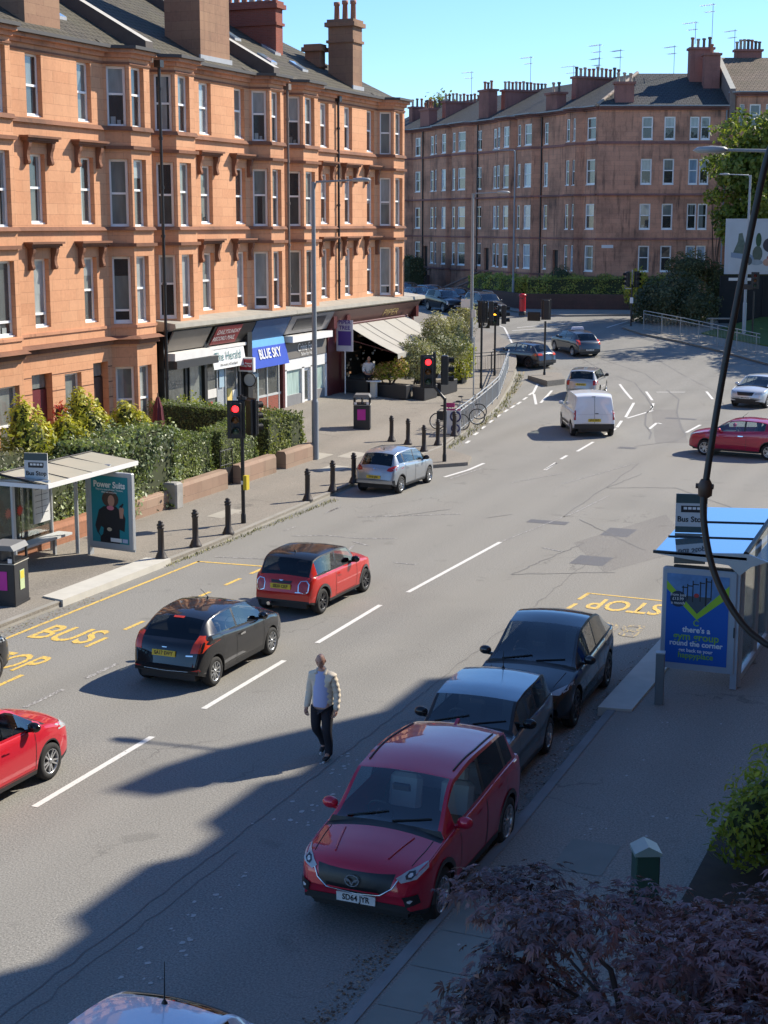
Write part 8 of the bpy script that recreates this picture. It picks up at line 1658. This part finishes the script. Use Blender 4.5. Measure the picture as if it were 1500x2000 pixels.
def hand(V, E, Rr, wrist, d, curl, thumbdir):
    """palm and five curled fingers hung on vertex index wrist; d points down the hand, curl is the palm side"""
    w = Vector(V[wrist]); d = Vector(d).normalized(); c = Vector(curl).normalized(); s = d.cross(c)
    p = len(V); V.append(tuple(w + d * .05)); E.append((wrist, p)); Rr.append((.036, .018))
    q = len(V); V.append(tuple(w + d * .095)); E.append((p, q)); Rr.append((.038, .016))
    for k, ln in enumerate((.062, .072, .068, .052)):
        o = s * (-.03 + .02 * k); a = len(V); b = q
        for t, (dd, cc) in enumerate(((.30, .12), (.72, .45), (.85, .95))): V.append(tuple(w + d * (.095 + ln * dd) + c * ln * cc + o)); E.append((b, len(V) - 1)); Rr.append((.0095 - .001 * t,) * 2); b = len(V) - 1
    b = p
    for t, (dd, ss, cc) in enumerate(((.055, .038, .012), (.085, .05, .03), (.108, .045, .045))): V.append(tuple(w + d * dd + s * ss * thumbdir + c * cc)); E.append((b, len(V) - 1)); Rr.append((.012 - .0015 * t,) * 2); b = len(V) - 1
man = empty('person', (-10.33, 21.95, 0), 0, 'bald man in a cream jacket and dark trousers walking across the road', 'person')
# local: he walks towards -y; x to his left is +x
V = [(0, 0, .93), (0, 0, 1.1), (0, .01, 1.28), (0, .02, 1.43), (0, .0, 1.52), (0, -.02, 1.58)]; E = [(0, 1), (1, 2), (2, 3), (3, 4), (4, 5)]; Rr = [(.13, .095), (.125, .092), (.15, .105), (.14, .095), (.062, .06), (.058, .06)]
def chain(start, pts):
    b = start
    for p, r in pts: V.append(p); Rr.append(r); E.append((b, len(V) - 1)); b = len(V) - 1
    return b
chain(0, [((.095, .0, .88), (.105, .11)), ((.11, -.06, .50), (.066, .07)), ((.105, .02, .28), (.058, .062)), ((.1, .02, .1), (.042, .046)), ((.105, -.12, .045), (.038, .03))])
chain(0, [((-.095, .0, .88), (.105, .11)), ((-.115, -.02, .52), (.066, .07)), ((-.11, .2, .32), (.056, .06)), ((-.105, .29, .17), (.042, .046)), ((-.105, .2, .06), (.038, .03))])
la = chain(3, [((.18, .02, 1.41), (.06, .062)), ((.24, .06, 1.13), (.046, .048)), ((.262, -.03, .90), (.033, .033))]); ra = chain(3, [((-.18, .02, 1.41), (.06, .062)), ((-.245, .05, 1.13), (.046, .048)), ((-.275, -.02, .88), (.033, .033))])
hand(V, E, Rr, la, (.0, -.12, -1), (-.7, -.5, .1), -1); hand(V, E, Rr, ra, (-.02, -.1, -1), (.7, -.5, .1), 1)
body = skinmesh('body', V, E, Rr, SKINM, man)
# head: shaped ellipsoid rows with brow, nose, chin
def head(c, parent, tilt=0., turn=0., name='head'):
    m = MB(); M = Matrix.Translation(c) @ Matrix.Rotation(turn, 4, 'Z') @ Matrix.Rotation(tilt, 4, 'X'); rows = []
    for i in range(19):
        ph = math.pi * i / 18; z = .125 * math.cos(ph); row = []
        for k in range(28):
            th = 2 * math.pi * k / 28; x, y = math.sin(th), -math.cos(th); s = math.sin(ph); taper = 1 - .26 * max(0, -z / .125) ** 1.3 * (1 if y < .3 else .6); rx, ry = .078 * taper, (.098 if y < 0 else .103) * (1 - .12 * max(0, -z / .125) if y < 0 else 1 - .3 * max(0, -z / .125)); px_, py = rx * s * x, ry * s * y; fr = max(0, -y) ** 6
            if y < 0:
                n = math.exp(-((z + .012) / .028) ** 2) * math.exp(-(x / .16) ** 2); py -= .026 * n
                py += .009 * math.exp(-((z - .022) / .014) ** 2) * math.exp(-((abs(x) - .42) / .2) ** 2); py -= .006 * math.exp(-((z - .045) / .014) ** 2) * math.exp(-(x / .7) ** 2); py -= .004 * math.exp(-((z + .062) / .01) ** 2) * math.exp(-(x / .32) ** 2); py -= .008 * math.exp(-((z + .1) / .02) ** 2) * math.exp(-(x / .4) ** 2)
            row.append(M @ Vector((px_, py, z)))
        rows.append(row)
    m.grid(rows, 0, True, True)
    for s in (-1, 1): m.ball((s * .08, .012, .0), .03, (.35, .7, 1.05), 6, 0, M)
    h = m.build(name, SKINM, parent, uv=False); e = MB()
    for s in (-1, 1): e.ball((s * .031, -.084, .02), .011, (1.2, .6, .7), 6, 0, M)
    e.build('eyes', pmat('eye_dark', (.05, .035, .03), .3), h, uv=False); l = MB(); l.tube([M @ Vector((x, -.088 + abs(x) * .3, -.055)) for x in (-.026, -.012, 0, .012, .026)], .0045, 5); l.build('lips', pmat('lips', (.30, .12, .10), .5), h, uv=False)
    b = MB(); 
    for s in (-1, 1): b.tube([M @ Vector((s * x, -.094 + x * .35, .04 + .006 * (x > .03))) for x in (.014, .03, .05)], .004, 5)
    b.build('eyebrows', pmat('grey_brow', (.2, .14, .11), .8), h, uv=False); return h
head(Vector((0, -.05, 1.685)), man, R(18), R(12))
# clothes grown from the same skeleton, slightly larger
def cut(o, z):
    bm = bmesh.new(); bm.from_mesh(o.data); bmesh.ops.bisect_plane(bm, geom=bm.verts[:] + bm.edges[:] + bm.faces[:], plane_co=(0, 0, z), plane_no=(0, 0, 1), clear_inner=True, dist=1e-5); bm.to_mesh(o.data); bm.free()
tv = [(0, 0, .6), (0, 0, .95), (0, 0, 1.1), (0, .005, 1.28), (0, .015, 1.43), (0, .01, 1.56)]
ts = skinmesh('t_shirt', tv, [(0, 1), (1, 2), (2, 3), (3, 4), (4, 5)], [(.17, .13), (.172, .132), (.168, .128), (.178, .13), (.165, .118), (.082, .08)], TEE, man); cut(ts, .915)
jv = [(0, .03, .6), (0, .03, .95), (0, .03, 1.12), (0, .03, 1.3), (0, .025, 1.43), (0, .03, 1.535), (.188, .025, 1.412), (.247, .06, 1.13), (.268, -.035, .83), (-.188, .025, 1.412), (-.25, .05, 1.13), (-.278, -.02, .82)]
j = skinmesh('jacket', jv, [(0, 1), (1, 2), (2, 3), (3, 4), (4, 5), (4, 6), (6, 7), (7, 8), (4, 9), (9, 10), (10, 11)], [(.2, .145), (.2, .145), (.195, .142), (.2, .14), (.178, .122), (.09, .085), (.08, .082), (.064, .066), (.052, .052), (.08, .082), (.064, .066), (.052, .052)], JACK, man, 3); cut(j, .87)
bm = bmesh.new(); bm.from_mesh(j.data)          # open front
for xx in (-.062, .085): bmesh.ops.bisect_plane(bm, geom=bm.verts[:] + bm.edges[:] + bm.faces[:], plane_co=(xx, 0, 0), plane_no=(1, 0, 0), dist=1e-5)
kill = [f for f in bm.faces if f.calc_center_median().y < -.02 and -.062 < f.calc_center_median().x < .085]
bmesh.ops.delete(bm, geom=kill, context='FACES')
for v in bm.verts:
    if v.co.z > .85: v.co += Vector((0 if abs(v.co.x) < .1 else v.normal.x, v.normal.y, 0)) * .0055 * math.sin(v.co.z * 70) * (1 if v.co.x > .03 else .35)
bm.to_mesh(j.data); bm.free(); sol = j.modifiers.new('thick', 'SOLIDIFY'); sol.thickness = .014
cm_ = MB(); cm_.tube([(-.07, -.075, 1.47), (-.075, .0, 1.53), (0, .06, 1.55), (.085, .0, 1.53), (.085, -.07, 1.47)], .03, 8); cm_.build('collar', JACK, man, uv=False)
pv = [(0, 0, 1.0), (.098, .0, .87), (.112, -.06, .5), (.107, .02, .28), (.102, .022, .03), (-.098, .0, .87), (-.117, -.02, .52), (-.112, .2, .32), (-.106, .30, .12)]
skinmesh('trousers', pv, [(0, 1), (1, 2), (2, 3), (3, 4), (0, 5), (5, 6), (6, 7), (7, 8)], [(.172, .128), (.122, .125), (.085, .086), (.075, .076), (.066, .07), (.115, .12), (.08, .082), (.072, .074), (.062, .068)], TROU, man)
for s, (hx, hy, hz), (tx_, ty, tz) in ((1, (.102, .045, .055), (.108, -.19, .04)), (-1, (-.106, .32, .15), (-.106, .16, .045))):
    sh2 = skinmesh('shoe', [(hx, hy, hz), ((hx + tx_) / 2, (hy + ty) / 2, (hz + tz) / 2), (tx_, ty, tz)], [(0, 1), (1, 2)], [(.042, .05), (.044, .045), (.045, .032)], SHOE, man)
    m = MB(); a = Vector((hx, hy + .03, hz - .048)); b = Vector((tx_, ty - .03, tz - .03)); d = (b - a).normalized(); 
    m.tube([a, a * .5 + b * .5, b], [.022, .026, .02], 6); so_ = m.build('sole', SOLE, sh2, uv=False); so_.scale = (1, 1, 1)
wt = empty('person', (-28.75, 66.55, pz(-28.75, 66.55)), R(25), 'man in a white shirt at a small table on the terrace', 'person'); V = [(0, 0, .93), (0, 0, 1.12), (0, 0, 1.3), (0, 0, 1.44), (0, 0, 1.54)]; E = [(0, 1), (1, 2), (2, 3), (3, 4)]; Rr = [(.15, .11), (.15, .11), (.17, .12), (.15, .1), (.06, .06)]
chain(0, [((.1, 0, .86), (.1, .1)), ((.1, -.02, .48), (.065, .07)), ((.1, .02, .08), (.045, .05)), ((.1, -.12, .04), (.04, .03))]); chain(0, [((-.1, 0, .86), (.1, .1)), ((-.1, .02, .48), (.065, .07)), ((-.1, .04, .08), (.045, .05)), ((-.1, -.1, .04), (.04, .03))])
la = chain(3, [((.2, 0, 1.4), (.075, .075)), ((.27, -.05, 1.14), (.055, .055)), ((.2, -.24, 1.05), (.036, .036))]); ra = chain(3, [((-.2, 0, 1.4), (.075, .075)), ((-.27, -.05, 1.14), (.055, .055)), ((-.2, -.24, 1.05), (.036, .036))]); hand(V, E, Rr, la, (-.3, -1, -.1), (0, 0, -1), 1); hand(V, E, Rr, ra, (.3, -1, -.1), (0, 0, -1), -1)
skinmesh('body', V, E, Rr, SKINM, wt, 1); head(Vector((0, -.03, 1.66)), wt, R(20)); hm = MB(); hm.ball((0, .01, 1.71), .105, (.84, 1.02, .8), 8); hm.build('hair', pmat('dark_hair', (.02, .015, .012), .7), wt, uv=False)
skinmesh('shirt', [(0, 0, .95), (0, 0, 1.12), (0, 0, 1.3), (0, 0, 1.45), (0, 0, 1.51), (.2, 0, 1.4), (.275, -.05, 1.14), (.21, -.21, 1.06), (-.2, 0, 1.4), (-.275, -.05, 1.14), (-.21, -.21, 1.06)], [(0, 1), (1, 2), (2, 3), (3, 4), (3, 5), (5, 6), (6, 7), (3, 8), (8, 9), (9, 10)], [(.2, .155), (.2, .155), (.215, .16), (.185, .135), (.085, .085), (.1, .1), (.08, .08), (.06, .06), (.1, .1), (.08, .08), (.06, .06)], pmat('white_shirt', (.62, .62, .60), .7), wt, 1)
skinmesh('trousers', [(0, 0, .93), (.1, 0, .85), (.1, -.02, .48), (.1, .02, .08), (-.1, 0, .85), (-.1, .02, .48), (-.1, .04, .08)], [(0, 1), (1, 2), (2, 3), (0, 4), (4, 5), (5, 6)], [(.165, .12), (.115, .115), (.08, .08), (.065, .065), (.115, .115), (.08, .08), (.065, .065)], TROU, wt, 1)
tb = empty('terrace_table', (-28.2, 65.85, pz(-28.2, 65.9)), 0, 'small white topped table in front of the man', 'table'); m = MB(); m.lathe([(0, .74), (.36, .74), (.36, .77), (0, .77)], n=20); m.build('tabletop', M_WHITEP, tb, uv=False); m = MB(); m.box(-.13, .13, -.12, .12, 0, .72); m.build('leg', pmat('white_pedestal', (.55, .54, .5), .5), tb, uv=False)
# turn every text into a mesh of its own
bpy.context.view_layer.update(); dg = bpy.context.evaluated_depsgraph_get()
for o in [o for o in S.objects if o.type == 'FONT']:
    me = bpy.data.meshes.new_from_object(o.evaluated_get(dg)); nm = o.name; n = bpy.data.objects.new(nm, me); COL.objects.link(n)
    n.parent = o.parent; n.matrix_basis = o.matrix_basis.copy()
    for k in o.keys():
        if k in ('kind', 'label', 'category', 'group'): n[k] = o[k]
    bpy.data.objects.remove(o); n.name = nm
